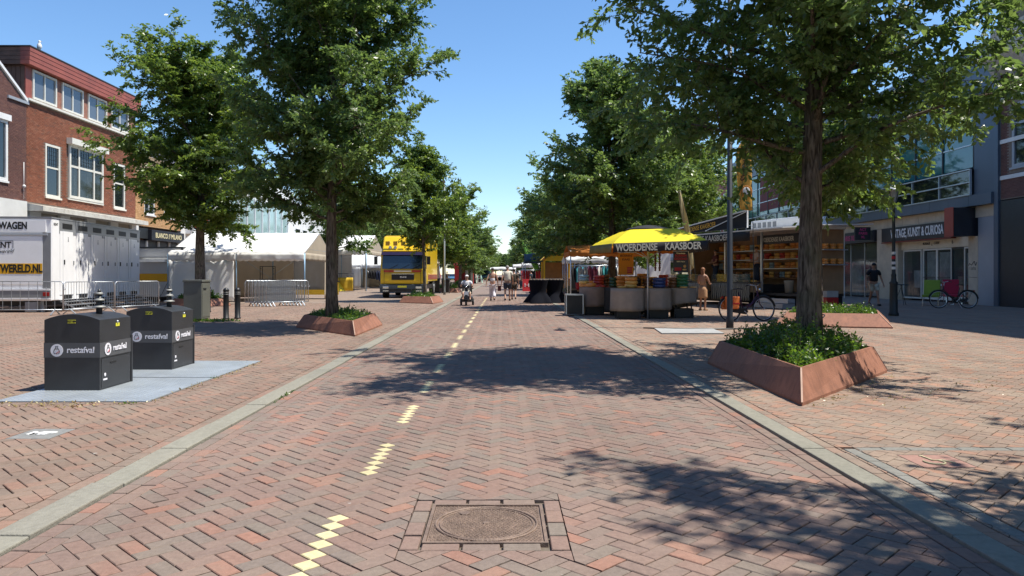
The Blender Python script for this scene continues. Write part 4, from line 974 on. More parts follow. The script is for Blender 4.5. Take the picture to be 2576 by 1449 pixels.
# fashion shop further left
MB().box(X + .0, X + .3, 43.7, 50.2, 3.3, 3.96).build('sign_board', dark_shop, h, world=True)
pink = mat('pink_ink', (.60,.05,.20), .5, 0, 0)
text('PARIS XL', .42, pink, h, (X - .012, 46.9, 3.6), (0, -1, 0), (0, 0, 1), bold=.008)
MB().box(X - .95, X - .05, 44.0, 44.15, 3.4, 4.15).build('hanging_sign', dark_shop, h, world=True)
for q, (s_, z_) in enumerate((('ACT', 4.0), ('PARIS', 3.78), ('XL', 3.56))): text(s_, .2, pink, h, (X - .5, 43.99, z_), (1, 0, 0), (0, 0, 1), bold=.004)
for y in (43.7, 45.6, 47.4, 48.9): MB().box(xs + .02, xs + .08, y, y + .06, 0, 3.28).build('shop_mullion', alu, h, world=True)
MB().box(xs + .04, xs + .046, 43.7, 50.2, .1, 3.28).build('shop_pane', shopglass, h, world=True)
MB().box(xs + .3, xs + .8, 44.5, 45.3, .1, 1.1).build('white_counter', white_paint, h, world=True); MB().box(xs + .3, xs + .8, 46.6, 47.9, .1, 2.2).build('display_panel', poster, h, world=True)
for k in range(6): MB().box(xs + .4, xs + .7, 45.6 + k * .14, 45.7 + k * .14, 1.0 + (k % 3) * .35, 1.3 + (k % 3) * .35).build('shop_goods', (red_paint, beige_stone, pink)[k % 3], h, world=True)
for y0_, y1_ in ((51.2, 57), (57.4, 64), (64.4, 70.5)): MB().box(xs, xs + .1, y0_, y1_, .1, 3.9).build('shop_window', dark_glass, h, world=True)
# ---- right edge: dark brick house with white bands; it reaches back past the frame
h = thing('brick_house', 'dark brick house with white stone bands and ornate pale cornice at the right edge', 'house', (X, 27, 0))
ops = [(30.2, 31.9, 5.9, 8.6), (26.4, 28.4, 5.9, 8.6), (22, 24, 5.9, 8.6)]
wall('wall', h, X, -1, 12, 32.6, 4.6, 22.0, ops, mortar)  # upper wall out of view, made this tall for its shadow on the plaza
brick_face(h, X, -1, 28.6, 32.55, 4.65, 11.0, [(30.05, 32.05, 5.7, 8.75)], BK_PUR)
for z in (5.45, 7.0, 8.8): MB().box(X - .05, X + .0, 28.6, 32.58, z, z + .17).build('stone_band', white_wall, h, world=True)
win(h, X, -1, 30.2, 31.9, 5.9, 8.6, pale_panel, dark_glass, my=(.5,), mz=(.68,), fw=.13, rec=.08)
win(h, X, -1, 26.4, 28.4, 5.9, 8.6, pale_panel, dark_glass, my=(.5,), mz=(.68,), fw=.13, rec=.08)
orn = mat('carved_stone', (.40,.37,.33), .8, 0, .3, 6, bump=.6, bscale=14)
b = MB(); b.ext([(X - .2, 28, 9.9), (X - .75, 28, 10.6), (X - .75, 28, 11.0), (X - .35, 28, 11.25), (X - .35, 28, 11.9), (X + .1, 28, 11.9), (X + .1, 28, 9.9)], (0, 4.75, 0)); b.build('cornice', orn, h, world=True)
for k in range(5): MB().ext([(X - .2, 28.3 + k * 1.0, 9.5), (X - .65, 28.3 + k * 1.0, 10.4), (X - .2, 28.3 + k * 1.0, 10.4)], (0, .25, 0)).build('corbel', orn, h, world=True)
MB().box(X - .12, X + .1, 32.6, 32.88, 0, 10.8).build('downpipe_pilaster', grey_panel, h, world=True)
MB().box(X + .3, X + 9, 12, 32.6, 0, 22.0).build('core', brown_board, h, world=True)  # raised with the wall, for the same plaza shadow
MB().box(X - .05, X + .29, 31.0, 32.6, 0, 4.55).build('dark_pilaster', dark_metal, h, world=True)
MB().box(X + .1, X + .29, 12, 31.0, 0, 4.2).build('shopfront', dark_glass, h, world=True)
MB().box(X - .2, X + .09, 27, 30.7, 3.75, 4.5).build('sign_board', mat('old_white_sign', (.52,.54,.55), .6, 0, .1, 3, dirt=.2), h, world=True)
for y in (29.4, 27.3): MB().box(X - .03, X + .09, y, y + .1, .2, 3.6).build('shop_mullion', pale_panel, h, world=True)
plain_block('shop_building', 'brick building on the left behind the viewpoint', -21, 1, -40, 21.4, 10, MATS['far_red_brick'], 16, 2)
plain_block('shop_building', 'tall brick building beyond the frame on the near right', X + 1.0, -1, -14, 12, 16.5, mat('far_dark_brick', (.20,.10,.08), .85, 0, .2, 2), 6, 3)
plain_block('shop_building', 'red brick building seen through the trees above the market parasol', X, -1, 71.2, 92, 10.8, mat('far_pink_brick', (.33,.13,.10), .85, 0, .2, 2), 8, 2)
plain_block('shop_building', 'pale rendered building further down on the right side', X, -1, 92, 140, 10.2, white_wall, 14, 2)
plain_block('shop_building', 'brick building near the far end of the right side', X, -1, 140, 250, 10, mat('far_brown_brick', (.22,.13,.10), .85, 0, .2, 2), 24, 2)
plain_block('shop_building', 'pale building far behind closing the street end', 0, -1, 300, 330, 7, white_wall, 5, 1, shop=False)
# ================================================================ LEFT SIDE THINGS
# ---- underground refuse containers
anth = mat('anthracite_paint', (.034,.036,.040), .45, .05, .18, 3.5, bump=.08, bscale=180, dirt=.25, dirtcol=(.06,.06,.06))
band = mat('grey_band', (.085,.088,.095), .45, 0, .06, 4)
logo_w = mat('sticker_white', (.78,.76,.80), .5, 0, 0)
lab_y = mat('sticker_yellow', (.70,.66,.05), .5, 0, 0)
def container(loc, label, number):
    w, d, he = .66, .74, .835; t = thing('refuse_container', label, 'container', loc)
    N_ = 12; roof = [(w * i / N_, he + .068 * (1 - (2 * i / N_ - 1) ** 2)) for i in range(N_ + 1)]
    b = MB(); poly = [(0, 0, 0), (w, 0, 0)] + [(x, 0, z) for x, z in roof[::-1]]; b.ext(poly, (0, d, 0)); b.build('body', anth, t, bevel=.006)
    e = .0025
    b = MB().box(-e, w + e, -e, d + e, .388, .562); b.build('band', band, t)
    MB().box(w + .0, w + .004, .04, d - .04, .372, .380).build('door_seam', ink, t)
    b = MB().box(w, w + .006, .03, d - .03, .02, .368); b.build('service_door', anth, t, bevel=.003)
    b = MB(); b.box(w - .012, w + .010, d + e, d + .035, .0, .60); b.build('corner_guard', anth, t)
    for fr, o, r in ((0, (.155, -.0065, .475), (1, 0, 0)), (1, (w + .0065, .17, .475), (0, 1, 0))):
        rr = Vector(r); b = MB(); n = rr.cross(Vector((0, 0, 1))); oo = Vector(o); s = 1 if fr == 0 else 1.0
        ring = [oo + (rr * math.cos(q * math.pi / 14) + Vector((0, 0, 1)) * math.sin(q * math.pi / 14)) * .074 for q in range(28)]
        b.ext(ring, n * .003); b.build('bag_badge', logo_w, t)
        b = MB(); bag = [(-.028, -.04), (.028, -.04), (.036, -.015), (.024, .014), (.008, .028), (.016, .046), (-.016, .046), (-.008, .028), (-.024, .014), (-.036, -.015)]
        pts = [oo + rr * x + Vector((0, 0, z)) + n * .0045 for x, z in bag]
        for i in range(10): b.bar(pts[i], pts[(i + 1) % 10], .0045)
        b.bar(pts[3], pts[8], .004); b.build('bag_drawing', ink, t)
        b = MB(); q = [oo + rr * x + Vector((0, 0, z)) + n * .005 for x, z in ((-.004, -.038), (.008, -.024), (.028, -.022), (.030, -.004))]
        for i in range(3): b.bar(q[i], q[i + 1], .0045)
        b.build('red_swoosh', red_ink, t)
        text('restafval', .100, logo_w, t, oo + rr * .282 + Vector((0, 0, .002)) + n * .003, r, (0, 0, 1), bold=.0016, world=False, stretch=.98)
    MB().box(.28, .375, -.006, -.001, .795, .835).build('number_label', lab_y, t); text(number, .034, ink, t, (.3275, -.0075, .815), (1, 0, 0), (0, 0, 1), world=False, bold=.001)
    MB().box(w + .001, w + .006, .36, .45, .735, .775).build('yellow_label', lab_y, t)
    b = MB(); b.lathe([(0, 0), (.014, 0), (.014, .02), (0, .03)], (w + .006, .40, .78), 8); b.build('lock', galv, t)
    MB().box(w + .007, w + .010, .06, .15, .11, .13).build('maker_label', logo_w, t); b = MB(); b.ball((w + .008, .105, .175), (.003, .022, .022), 10); b.build('round_label', logo_w, t)
    MB().box(w + .006, w + .012, .22, .36, .30, .312).build('slot', ink, t)
    cx, cy, z = .46, .36, he + .055
    b = MB(); b.cyl((cx, cy, z - .03), (cx, cy, z + .245), .036, .036, 14); b.cyl((cx, cy, z + .245), (cx, cy, z + .30), .022, .018, 12); b.build('lifting_post', dark_metal, t)
    for k, (r_, zz) in enumerate(((.078, .075), (.062, .16), (.046, .235))):
        b = MB(); b.lathe([(r_, zz), (r_, zz + .012), (.038, zz + .028), (.03, zz + .028), (.03, zz)], (cx, cy, z), 20); b.build('lifting_disc', mat('worn_zinc', (.30,.30,.28), .6, .4), t)
    return t
container((-5.42, 8.93, ZP + .012), 'front anthracite refuse container with grey restafval band on the steel plate', '027188')
container((-5.42, 10.88, ZP + .012), 'rear anthracite refuse container behind the first, restafval band across it', '027187')
# ---- cabinet and bollards
t = thing('utility_cabinet', 'grey green utility cabinet beside two dark bollards under the broad tree', 'cabinet', (-8.98, 22.5, ZP))
cab = mat('grey_green_cabinet', (.15,.155,.13), .55, .1, .12, 2, dirt=.3)
MB().box(-.44, .10, -.2, .45, .06, 1.16).build('body', cab, t, bevel=.01); MB().box(-.46, .12, -.22, .47, 1.16, 1.22).build('lid', cab, t, bevel=.008); MB().box(-.40, .06, -.17, .4, 0, .06).build('plinth', dark_metal, t)
MB().box(.101, .108, -.16, .41, .12, 1.1).build('door', cab, t); MB().box(.108, .125, -.1, .1, .94, .98).build('handle', dark_metal, t)
def bollard_proto():
    t = thing('bollard', 'b', 'bollard', (0, 0, ZP), 0, 'dark bollards round the broad tree')
    b = MB(); b.lathe([(.10, 0), (.10, .04), (.085, .05), (.085, .86), (.092, .87), (.092, .90), (.06, .955), (.01, .975)], n=18); b.build('post', black, t)
    for z in (.77, .83): b = MB(); b.torus((0, 0, z), .086, .006, 'Z', 20, 5); b.build('reflective_band', mat('worn_silver', (.4,.4,.4), .4, .5), t)
    return t
bp_ = bollard_proto(); bp_.location = (*G(568.5, 804)[:2], ZP); bp_['label'] = 'dark bollard touching the grey cabinet, with reddish bands'
dup(bp_, (*G(597.5, 803)[:2], ZP), 0, 'dark bollard standing alone right of the grey cabinet'); dup(bp_, (*G(478, 782)[:2], ZP), 0, 'dark bollard left of the grey cabinet, behind the rear container'); dup(bp_, (-10.75, 27.6, ZP), 0, 'dark bollard half hidden behind the left side of the grey cabinet')
# ---- toilet trailer
tp = mat('trailer_white', (.90,.90,.89), .38, 0, .04, 1.2, dirt=.12, dirtcol=(.45,.45,.44)); tg = mat('trailer_grey', (.27,.28,.29), .4, .3, .1, 3)
orange = mat('stripe_yellow', (.80,.42,.01), .5, 0, .03, 2)
def rearlight(t, x, y, z):
    b = MB(); b.box(x - .11, x + .11, y - .03, y, z - .07, z + .07); b.build('tail_light', mat('tail_red', (.30,.01,.01), .25, 0, 0), t, bevel=.01)
t = thing('toilet_trailer', 'long white toilet trailer with a yellow stripe and row of doors behind the barriers', 'trailer', (-16.42, 27.5, ZP), R(6.0)); Wt, Lt = 2.45, 8.6
MB().box(-Wt, 0, 0, Lt, .42, 3.42).build('body', tp, t, bevel=.02)
MB().box(-Wt - .02, .02, -.03, Lt + .02, 3.425, 3.48).build('roof_rail', tg, t)
MB().box(-Wt + .12, -.18, -.035, -.002, 2.92, 3.36).build('upper_panel', tp, t, bevel=.004)
MB().box(-Wt + .10, -.12, -.05, -.002, 2.80, 2.87).build('shelf_profile', alu, t)
MB().box(-Wt + .22, -.30, -.03, -.002, 1.02, 2.76).build('tail_panel', tp, t, bevel=.004); MB().box(-.295, -.02, -.02, -.002, .5, 2.9).build('corner_profile', tg, t)
MB().box(-Wt + .22, -.30, -.036, -.031, 1.40, 1.78).build('yellow_stripe', orange, t)
text('TOILETWAGEN', .35, ink, t, (-1.72, -.04, 3.14), (1, 0, 0), (0, 0, 1), bold=.014, world=False, stretch=.74)
text('WWW.RENTWERELD.NL', .40, ink, t, (-1.78, -.04, 1.58), (1, 0, 0), (0, 0, 1), bold=.016, world=False, stretch=.66)
text('RENT', .30, ink, t, (-1.70, -.035, 2.44), (1, 0, 0), (0, 0, 1), bold=.008, world=False, stretch=.9); text('wereld', .19, ink, t, (-1.55, -.035, 2.22), (1, 0, .06), (0, 0, 1), world=False, shear=.35)
b = MB(); 
for p, q in (((-2.12, 2.60), (-1.30, 2.60)), ((-1.30, 2.60), (-1.30, 2.34)), ((-2.12, 2.60), (-2.12, 2.3)), ((-2.12, 2.3), (-1.9, 2.3))): b.bar((p[0], -.035, p[1]), (q[0], -.035, q[1]), .012)
b.build('logo_frame', ink, t)
MB().box(-Wt + .05, -.03, -.06, -.003, .80, .86).build('bumper_bar', tp, t); MB().box(-Wt + .05, -.03, -.06, -.003, .48, .53).build('bumper_bar', tp, t); MB().box(-Wt + .05, -.03, -.045, -.003, .54, .79).build('light_board', tg, t)
rearlight(t, -.16, -.046, .66); rearlight(t, -Wt + .2, -.046, .66)
MB().box(.001, .012, .03, .55, .45, 3.38).build('corner_panel', tp, t); text('RENT', .14, ink, t, (.018, .3, 3.22), (0, 1, 0), (0, 0, 1), world=False)
MB().box(.001, .01, .58, Lt - .02, 2.9, 3.42).build('vent_board', tg, t)
for i in range(6):
    y = .62 + i * 1.32
    d = MB().box(.004, .03, y + .22, y + 1.1, .62, 3.0).build('door', tp, t, bevel=.004)
    MB().box(.004, .022, y + .0, y + .2, .62, 3.0).build('door_post', tp, t)
    MB().box(.012, .02, y + .2, y + .98, 3.1, 3.3).build('vent', ink, t); MB().box(.012, .035, y + .25, y + .95, .46, .60).build('lower_vent', ink, t)
    MB().box(.031, .06, y + .26, y + .31, 1.75, 1.93).build('handle', ink, d); MB().box(.031, .05, y + 1.02, y + 1.08, 1.75, 1.9).build('hinge', tg, d); MB().box(.031, .05, y + 1.02, y + 1.08, 2.9, 3.0).build('hinge', tg, d)
    b = MB(); b.ball((.032, y + .62, 2.78), (.004, .028, .028), 8); b.ext([(.031, y + .58, 2.62), (.031, y + .66, 2.62), (.031, y + .64, 2.75), (.031, y + .60, 2.75)], (.003, 0, 0)); b.build('door_figure', tg, d)
b = MB()
for i in range(3): b.box(.04 + i * .22, .2 + i * .22, .6, Lt - .1, .34 - i * .12, .37 - i * .12)
for i in range(7):
    y = .62 + i * 1.3; b.bar((.03, y, .4), (.7, y, .03), .03)
b.build('step_grating', galv, t)
MB().box(-Wt + .15, -.1, .3, Lt - .3, .25, .415).build('chassis', black, t)
for y in (4.2, 5.1): b = MB(); b.cyl((-.08, y, .32), (-.28, y, .32), .31, n=20); b.cyl((-.07, y, .32), (-.10, y, .32), .17, n=14, mi=1); b.build('wheel', [rubber, galv], t)
for y in (.25, 8.1): MB().box(-.5, -.38, y, y + .1, 0, .42).build('jack_leg', galv, t)
b = MB().box(-.9, -.5, -.02, .3, .03, .38).build('drain_box', tg, t)
# ---- second trailer
t = thing('trailer', 'grey white rental trailer with yellow stripe standing in the shade behind the toilet trailer', 'trailer', (-16.1, 38.0, ZP))
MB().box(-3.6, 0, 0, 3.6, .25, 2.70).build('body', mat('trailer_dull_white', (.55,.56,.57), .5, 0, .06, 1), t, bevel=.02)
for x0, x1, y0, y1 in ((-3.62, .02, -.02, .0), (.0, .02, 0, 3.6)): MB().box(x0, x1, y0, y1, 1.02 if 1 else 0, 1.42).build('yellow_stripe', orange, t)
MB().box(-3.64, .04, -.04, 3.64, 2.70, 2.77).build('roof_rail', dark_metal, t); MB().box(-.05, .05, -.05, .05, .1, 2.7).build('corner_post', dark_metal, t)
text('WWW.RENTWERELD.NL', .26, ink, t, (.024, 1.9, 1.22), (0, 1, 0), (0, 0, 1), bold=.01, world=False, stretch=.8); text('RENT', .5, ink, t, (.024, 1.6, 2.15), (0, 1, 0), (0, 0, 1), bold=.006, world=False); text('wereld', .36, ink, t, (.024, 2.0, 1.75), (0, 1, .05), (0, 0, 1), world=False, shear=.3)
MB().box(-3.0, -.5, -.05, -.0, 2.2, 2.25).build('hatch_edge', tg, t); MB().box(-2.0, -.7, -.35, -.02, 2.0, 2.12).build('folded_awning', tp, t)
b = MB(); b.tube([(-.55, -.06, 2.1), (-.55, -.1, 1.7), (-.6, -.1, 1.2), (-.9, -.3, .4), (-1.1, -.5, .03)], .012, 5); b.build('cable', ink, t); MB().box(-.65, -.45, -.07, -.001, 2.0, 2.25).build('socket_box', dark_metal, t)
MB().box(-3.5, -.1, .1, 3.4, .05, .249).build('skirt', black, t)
# ---- crowd barriers
def barrier(name, label, loc, rz, L=2.3, H=1.1, nb=19, group=None):
    t = thing(name, label, 'barrier', loc, rz, group)
    c = .12; fr = [(-L/2, 0, .17)] + [(-L/2 + c - c * math.cos(a), 0, H - c + c * math.sin(a)) for a in (0, .5, 1.05, 1.57)] + [(L/2 - c + c * math.cos(a), 0, H - c + c * math.sin(a)) for a in (1.57, 1.05, .5, 0)] + [(L/2, 0, .17)]
    b = MB(); b.tube(fr, .019, 6); b.cyl((-L/2, 0, .18), (L/2, 0, .18), .019, n=6); b.build('frame', galv, t)
    b = MB()
    for i in range(nb):
        x = -L/2 + L * (i + 1) / (nb + 1); b.cyl((x, 0, .18), (x, 0, H - .01), .0085, n=4, caps=False)
    b.build('bars', galv, t, kind='stuff')
    for s in (-1, 1):
        b = MB(); x = s * (L / 2 - .28); b.bar((x, -.28, .015), (x, .0, .2), .05, .02); b.bar((x, .28, .015), (x, .0, .2), .05, .02); b.build('foot', galv, t)
    b = MB(); b.torus((L / 2 + .03, 0, H - .25), .035, .008, 'Y', 10, 4); b.torus((L / 2 + .03, 0, .35), .035, .008, 'Y', 10, 4); b.build('coupling_hook', galv, t)
    return t
barrier('crowd_barrier', 'steel crowd barrier at the far left in front of the trailer tail, wide bar spacing', (-16.35, 25.6, ZP), R(1.5), 2.9, 1.14, 9)
b = MB().box(-17.55, -17.25, 25.55, 25.58, .98, 1.12); top(b.build('barrier_sign', tg), 'small grey sign plate hanging on the leftmost barrier', 'sign')
barrier('crowd_barrier', 'steel crowd barrier along the toilet trailer doors, nearer of the two', (-14.62, 26.75, ZP), R(75), 2.3, 1.12, 19)
barrier('crowd_barrier', 'steel crowd barrier along the toilet trailer doors, farther of the two', (-14.0, 29.0, ZP), R(75), 2.3, 1.12, 19)
st = [barrier('crowd_barrier', 'x', (-10.3, 33.0, ZP), R(38), 1.9, 1.12, 21, 'barriers stacked side by side before the white tent')]
for i in range(1, 7): st.append(dup(st[0], (-10.3 + i * .155, 33.0 - i * .01, ZP), R(38)))
for i, o in enumerate(st): o['label'] = f'galvanised crowd barrier in the stack before the white tent, {ORD[i]} from the left'
# ---- tents
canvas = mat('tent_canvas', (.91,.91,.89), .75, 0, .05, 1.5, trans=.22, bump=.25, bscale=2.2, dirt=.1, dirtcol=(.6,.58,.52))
canvas_b = mat('tent_canvas_shaded', (.66,.58,.46), .8, 0, .06, 1.5, trans=.45, bump=.2, bscale=2.5)  # white canvas with its backlit shade put into the beige colour
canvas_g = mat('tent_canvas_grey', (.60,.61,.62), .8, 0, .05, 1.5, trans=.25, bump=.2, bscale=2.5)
blue_steel = mat('pale_blue_steel', (.25,.40,.55), .45, .3, .1, 5)
def valance(b, p0, p1, z, drop, n=None, amp=.05, mi=0):
    p0 = Vector(p0); p1 = Vector(p1); L = (p1 - p0).length; n = n or int(L / .06); nrm = Vector((-(p1 - p0).y, (p1 - p0).x, 0)).normalized()
    def fn(u, v):
        p = p0.lerp(p1, u); wv = math.sin(u * L * 5.1) * .025 + math.sin(u * L * 11.3 + 1) * .012
        sc = abs(math.sin(u * L * math.pi / .32)) * amp
        return (p.x + nrm.x * wv * v, p.y + nrm.y * wv * v, p.z + z - v * (drop + sc - amp))
    b.sheet(fn, n, 3, mi=mi)
def frame_tent(name, label, loc, L, D, ez, rz_, bays, walls, shaded_gable=True):
    """front right corner of the eave at loc; runs L to the left (-x), D to the back"""
    t = thing(name, label, 'tent', loc)
    def slope(y0, z0, y1, z1, x0, x1):
        b = MB()
        def fn(u, v):
            x = x0 + (x1 - x0) * u; sag = .05 * math.sin(math.pi * v) * (1 - abs(math.cos(u * math.pi))) + .012 * math.sin(u * 37 + v * 5)
            return (x, y0 + (y1 - y0) * v, z0 + (z1 - z0) * v - sag)
        b.sheet(fn, 24, 8); return b
    w = L / bays
    for i in range(bays):
        x1, x0 = -i * w - (.0 if i == 0 else .004), -(i + 1) * w
        o = slope(-.05, ez, D / 2, rz_, x0, x1).build('roof_panel', canvas, t, solid=.01); slope(D + .05, ez, D / 2, rz_, x0, x1).build('roof_panel', canvas, t, solid=.01)
        b = MB(); valance(b, (x0 + .02, -.06, 0), (x1 - .02, -.06, 0), ez, .42); b.build('valance', canvas, t, solid=.008)
    for x in [-i * w for i in range(bays + 1)]:
        for y in (0, D):
            b = MB(); b.cyl((x, y, 0), (x, y, ez - .02), .035, n=8); b.build('post', blue_steel, t)
            MB().box(x - .09, x + .09, y - .09, y + .09, 0, .012).build('base_plate', galv, t)
        b = MB(); b.cyl((x, 0, ez - .03), (x, D / 2, rz_ - .03), .025, n=6); b.cyl((x, D, ez - .03), (x, D / 2, rz_ - .03), .025, n=6); b.cyl((x, .8, ez + .2), (x, D - .8, ez + .2), .02, n=6); b.build('truss', alu, t)
    b = MB()
    for y, z in ((0, ez - .04), (D, ez - .04), (D / 2, rz_ - .04)): b.cyl((0, y, z), (-L, y, z), .022, n=6)
    b.build('purlins', alu, t)
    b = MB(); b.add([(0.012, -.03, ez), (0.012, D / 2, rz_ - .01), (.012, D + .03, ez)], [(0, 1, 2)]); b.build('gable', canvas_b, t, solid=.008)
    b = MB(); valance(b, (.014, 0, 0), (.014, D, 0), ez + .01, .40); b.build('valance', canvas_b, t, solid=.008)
    for kind, p0, p1, z0, z1, m in walls:
        b = MB(); P0 = Vector(p0); P1 = Vector(p1); Lw = (P1 - P0).length; nr = Vector((-(P1 - P0).y, (P1 - P0).x, 0)).normalized()
        def fn(u, v, P0=P0, P1=P1, Lw=Lw, nr=nr):
            p = P0.lerp(P1, u); a = (.03 * math.sin(u * Lw * 4.3) + .02 * math.sin(u * Lw * 9.7 + 2)) * (.3 + .7 * v)
            if kind == 'pulled': a += .12 * v * math.sin(u * 6)
            return (p.x + nr.x * a, p.y + nr.y * a, z1 + (z0 - z1) * v)
        b.sheet(fn, int(Lw / .08), 8); b.build('wall_panel', m, t, solid=.008)
    return t
t = frame_tent('market_tent', 'white ridge tent with scalloped valance, its right half open, left of the big tree trunk', (-9.85, 37.6, ZP), 6.8, 6.0, 2.45, 3.6, 2,
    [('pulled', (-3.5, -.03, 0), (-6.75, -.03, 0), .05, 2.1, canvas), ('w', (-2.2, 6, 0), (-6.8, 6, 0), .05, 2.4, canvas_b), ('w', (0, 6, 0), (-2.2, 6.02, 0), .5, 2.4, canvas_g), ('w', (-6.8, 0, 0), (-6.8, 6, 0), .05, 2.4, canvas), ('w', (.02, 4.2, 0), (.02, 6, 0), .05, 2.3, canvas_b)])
for z0, z1 in ((.2, 2.2), (2.2, .2)):
    b = MB(); b.cyl((-4.9, 5.6, z0), (-2.0, 5.6, z1), .02, n=6); b.build('brace', alu, t)
t2 = thing('scaffold_trolley', 'narrow metal scaffold trolley standing inside the open tent bay', 'trolley', (-12.9, 41.5, ZP)); b = MB()
for x in (-.35, .35):
    for y in (-.2, .2): b.cyl((x, y, .1), (x, y, 1.8), .02, n=6)
    for k in range(6): b.cyl((x, -.2, .2 + k * .3), (x, .2, .2 + k * .3), .014, n=5)
for z in (.3, 1.1, 1.8): b.box(-.37, .37, -.22, .22, z, z + .03)
b.build('frame', dark_metal, t2); b = MB()
for x in (-.35, .35):
    for y in (-.2, .2): b.ball((x, y, .06), .06, 8)
b.build('castors', rubber, t2, kind='stuff')
MB().box(-.3, .3, -.18, .18, .34, 1.05).build('load', mat('dark_green', (.02,.06,.03), .7), t2)
frame_tent('market_tent', 'taller white ridge tent with beige shade-toned gable, between the tree trunk and the yellow truck', (-11.35, 63, ZP), 8.0, 9.0, 3.4, 4.85, 2,
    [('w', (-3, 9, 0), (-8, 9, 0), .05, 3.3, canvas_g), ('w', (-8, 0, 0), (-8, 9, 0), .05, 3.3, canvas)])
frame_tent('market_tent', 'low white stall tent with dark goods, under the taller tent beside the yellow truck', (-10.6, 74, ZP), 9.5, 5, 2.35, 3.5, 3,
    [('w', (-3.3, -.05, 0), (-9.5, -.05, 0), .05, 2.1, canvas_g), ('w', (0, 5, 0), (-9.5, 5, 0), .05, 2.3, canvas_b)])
frame_tent('market_tent', 'small tent with a beige shade-toned gable just right of the yellow truck', (-7.0, 78, ZP), 5.5, 6, 2.7, 4.0, 1, [('w', (0, 6, 0), (-5.5, 6, 0), .05, 2.6, canvas_b)])
def rack(label, loc, n, w, cols, rz=0., group=None):
    t = thing('clothes_rack', label, 'clothes rack', loc, rz, group); b = MB()
    for x in (-w/2, w/2): b.cyl((x, 0, 0), (x, 0, 1.8), .02, n=6); b.cyl((x, -.3, .03), (x, .3, .03), .02, n=6)
    b.cyl((-w/2, 0, 1.8), (w/2, 0, 1.8), .02, n=6); b.build('frame', galv, t)
    for i in range(n):
        x = -w/2 + w * (i + .5) / n; h_ = random.uniform(.7, 1.15); b = MB(); q = w / n * .42
        b.ext([(x - q, -.22, 1.72 - h_), (x + q, -.22, 1.72 - h_), (x + q, -.2, 1.6), (x + q * .3, -.05, 1.74), (x - q * .3, -.05, 1.74), (x - q, -.2, 1.6)], (0, .42, 0)); b.build('garment', random.choice(cols), t)
    return t
cl_ = [mat('cloth_' + n, c, .9, 0, .2, 8) for n, c in (('black', (.01, .01, .012)), ('navy', (.012, .02, .05)), ('red', (.40, .02, .02)), ('white', (.65, .65, .63)), ('pink', (.45, .12, .18)), ('green', (.03, .14, .07)), ('olive', (.10, .09, .05)), ('teal', (.05, .30, .33)))]
rack('rack of black clothes under the low white stall tent', (-11.9, 73.6, ZP), 9, 2.4, cl_[:2])
# ---- yellow truck
ty = mat('truck_yellow', (.80,.53,.01), .3, 0, .04, 2, coat=.3); tb = mat('truck_bumper', (.03,.04,.05), .5, 0, .1, 4)
t = thing('truck', 'yellow box truck parked facing the camera behind the young tree', 'truck', (-5.78, 43.6, ZP)); hw = 1.27
prof = [(0.10, .78), (0.0, 1.0), (.03, 1.62), (.22, 2.58), (.45, 2.78), (1.9, 2.86), (1.9, .78)]
b = MB(); b.ext([(-hw, y, z) for y, z in prof], (2 * hw, 0, 0)); b.build('cab', ty, t, bevel=.05)
b = MB(); b.ext([(-hw + .06, .25, 2.72), (-hw + .06, .95, 3.62), (-hw + .06, 1.9, 3.66), (-hw + .06, 1.9, 2.8)], (2 * hw - .12, 0, 0)); b.build('roof_spoiler', ty, t, bevel=.08)
b = MB(); b.box(-hw - .0, hw + .0, 2.05, 8.6, .95, 3.72); b.build('cargo_box', ty, t, bevel=.03)
b = MB(); b.ext([(-hw + .10, .012, 1.70), (hw - .10, .012, 1.70), (hw - .13, .19, 2.52), (-hw + .13, .19, 2.52)], (0, -.03, 0)); b.build('windscreen', glass_mat('truck_glass', (.012,.022,.035), .10, .02), t, bevel=.01)
MB().box(-.62, .68, -.035, .01, 1.06, 1.38).build('grille', black, t, bevel=.02); MB().box(-.64, .70, -.04, .0, 1.39, 1.42).build('grille_trim', chrome, t)
text('MAN', .13, white_ink, t, (.05, -.042, 1.22), (1, 0, 0), (0, 0, 1), bold=.004, world=False, space=1.6)
MB().box(-hw + .2, -.5, -.012, .02, 1.52, 1.62).build('red_strip', red_paint, t); MB().box(.55, hw - .2, -.012, .02, 1.52, 1.62).build('red_strip', red_paint, t); MB().box(-.48, .5, -.012, .02, 1.53, 1.6).build('pale_strip', cream_paint, t)
b = MB(); b.ext([(-hw - .02, -.06, .34), (hw + .02, -.06, .34), (hw + .04, -.08, .62), (hw + .02, .0, .82), (-hw - .02, .0, .82), (-hw - .04, -.08, .62)], (0, .5, 0)); b.build('bumper', tb, t, bevel=.03)
for s in (-1, 1):
    b = MB(); b.box(s * .95 - .18, s * .95 + .18, -.11, -.07, .56, .70); b.build('headlight', chrome, t, bevel=.02)
    b = MB(); b.bar((s * (hw - .02), .1, 2.45), (s * (hw + .25), -.05, 2.4), .03); b.box(s * (hw + .25) - .1, s * (hw + .25) + .1, -.1, .0, 1.95, 2.42); b.build('mirror', black, t, bevel=.01)
    for y in (1.15, 6.3):
        b = MB(); b.cyl((s * (hw - .3), y, .5), (s * (hw - .01), y, .5), .5, n=24); b.cyl((s * (hw - .02), y, .5), (s * hw, y, .5), .28, n=16, mi=1); b.build('wheel', [rubber, galv], t)
    b = MB(); b.ext([(s * (hw + .002), .35, 1.72), (s * (hw + .002), 1.15, 1.72), (s * (hw + .002), 1.15, 2.45), (s * (hw + .002), .5, 2.45)], (s * .01, 0, 0)); b.build('side_window', dark_glass, t)
    for k in range(4): MB().box(*sorted((s * (hw + .002), s * (hw + .03))), 2.2, 8.4, 1.1 + k * .08, 1.13 + k * .08).build('side_rail', red_paint, t)
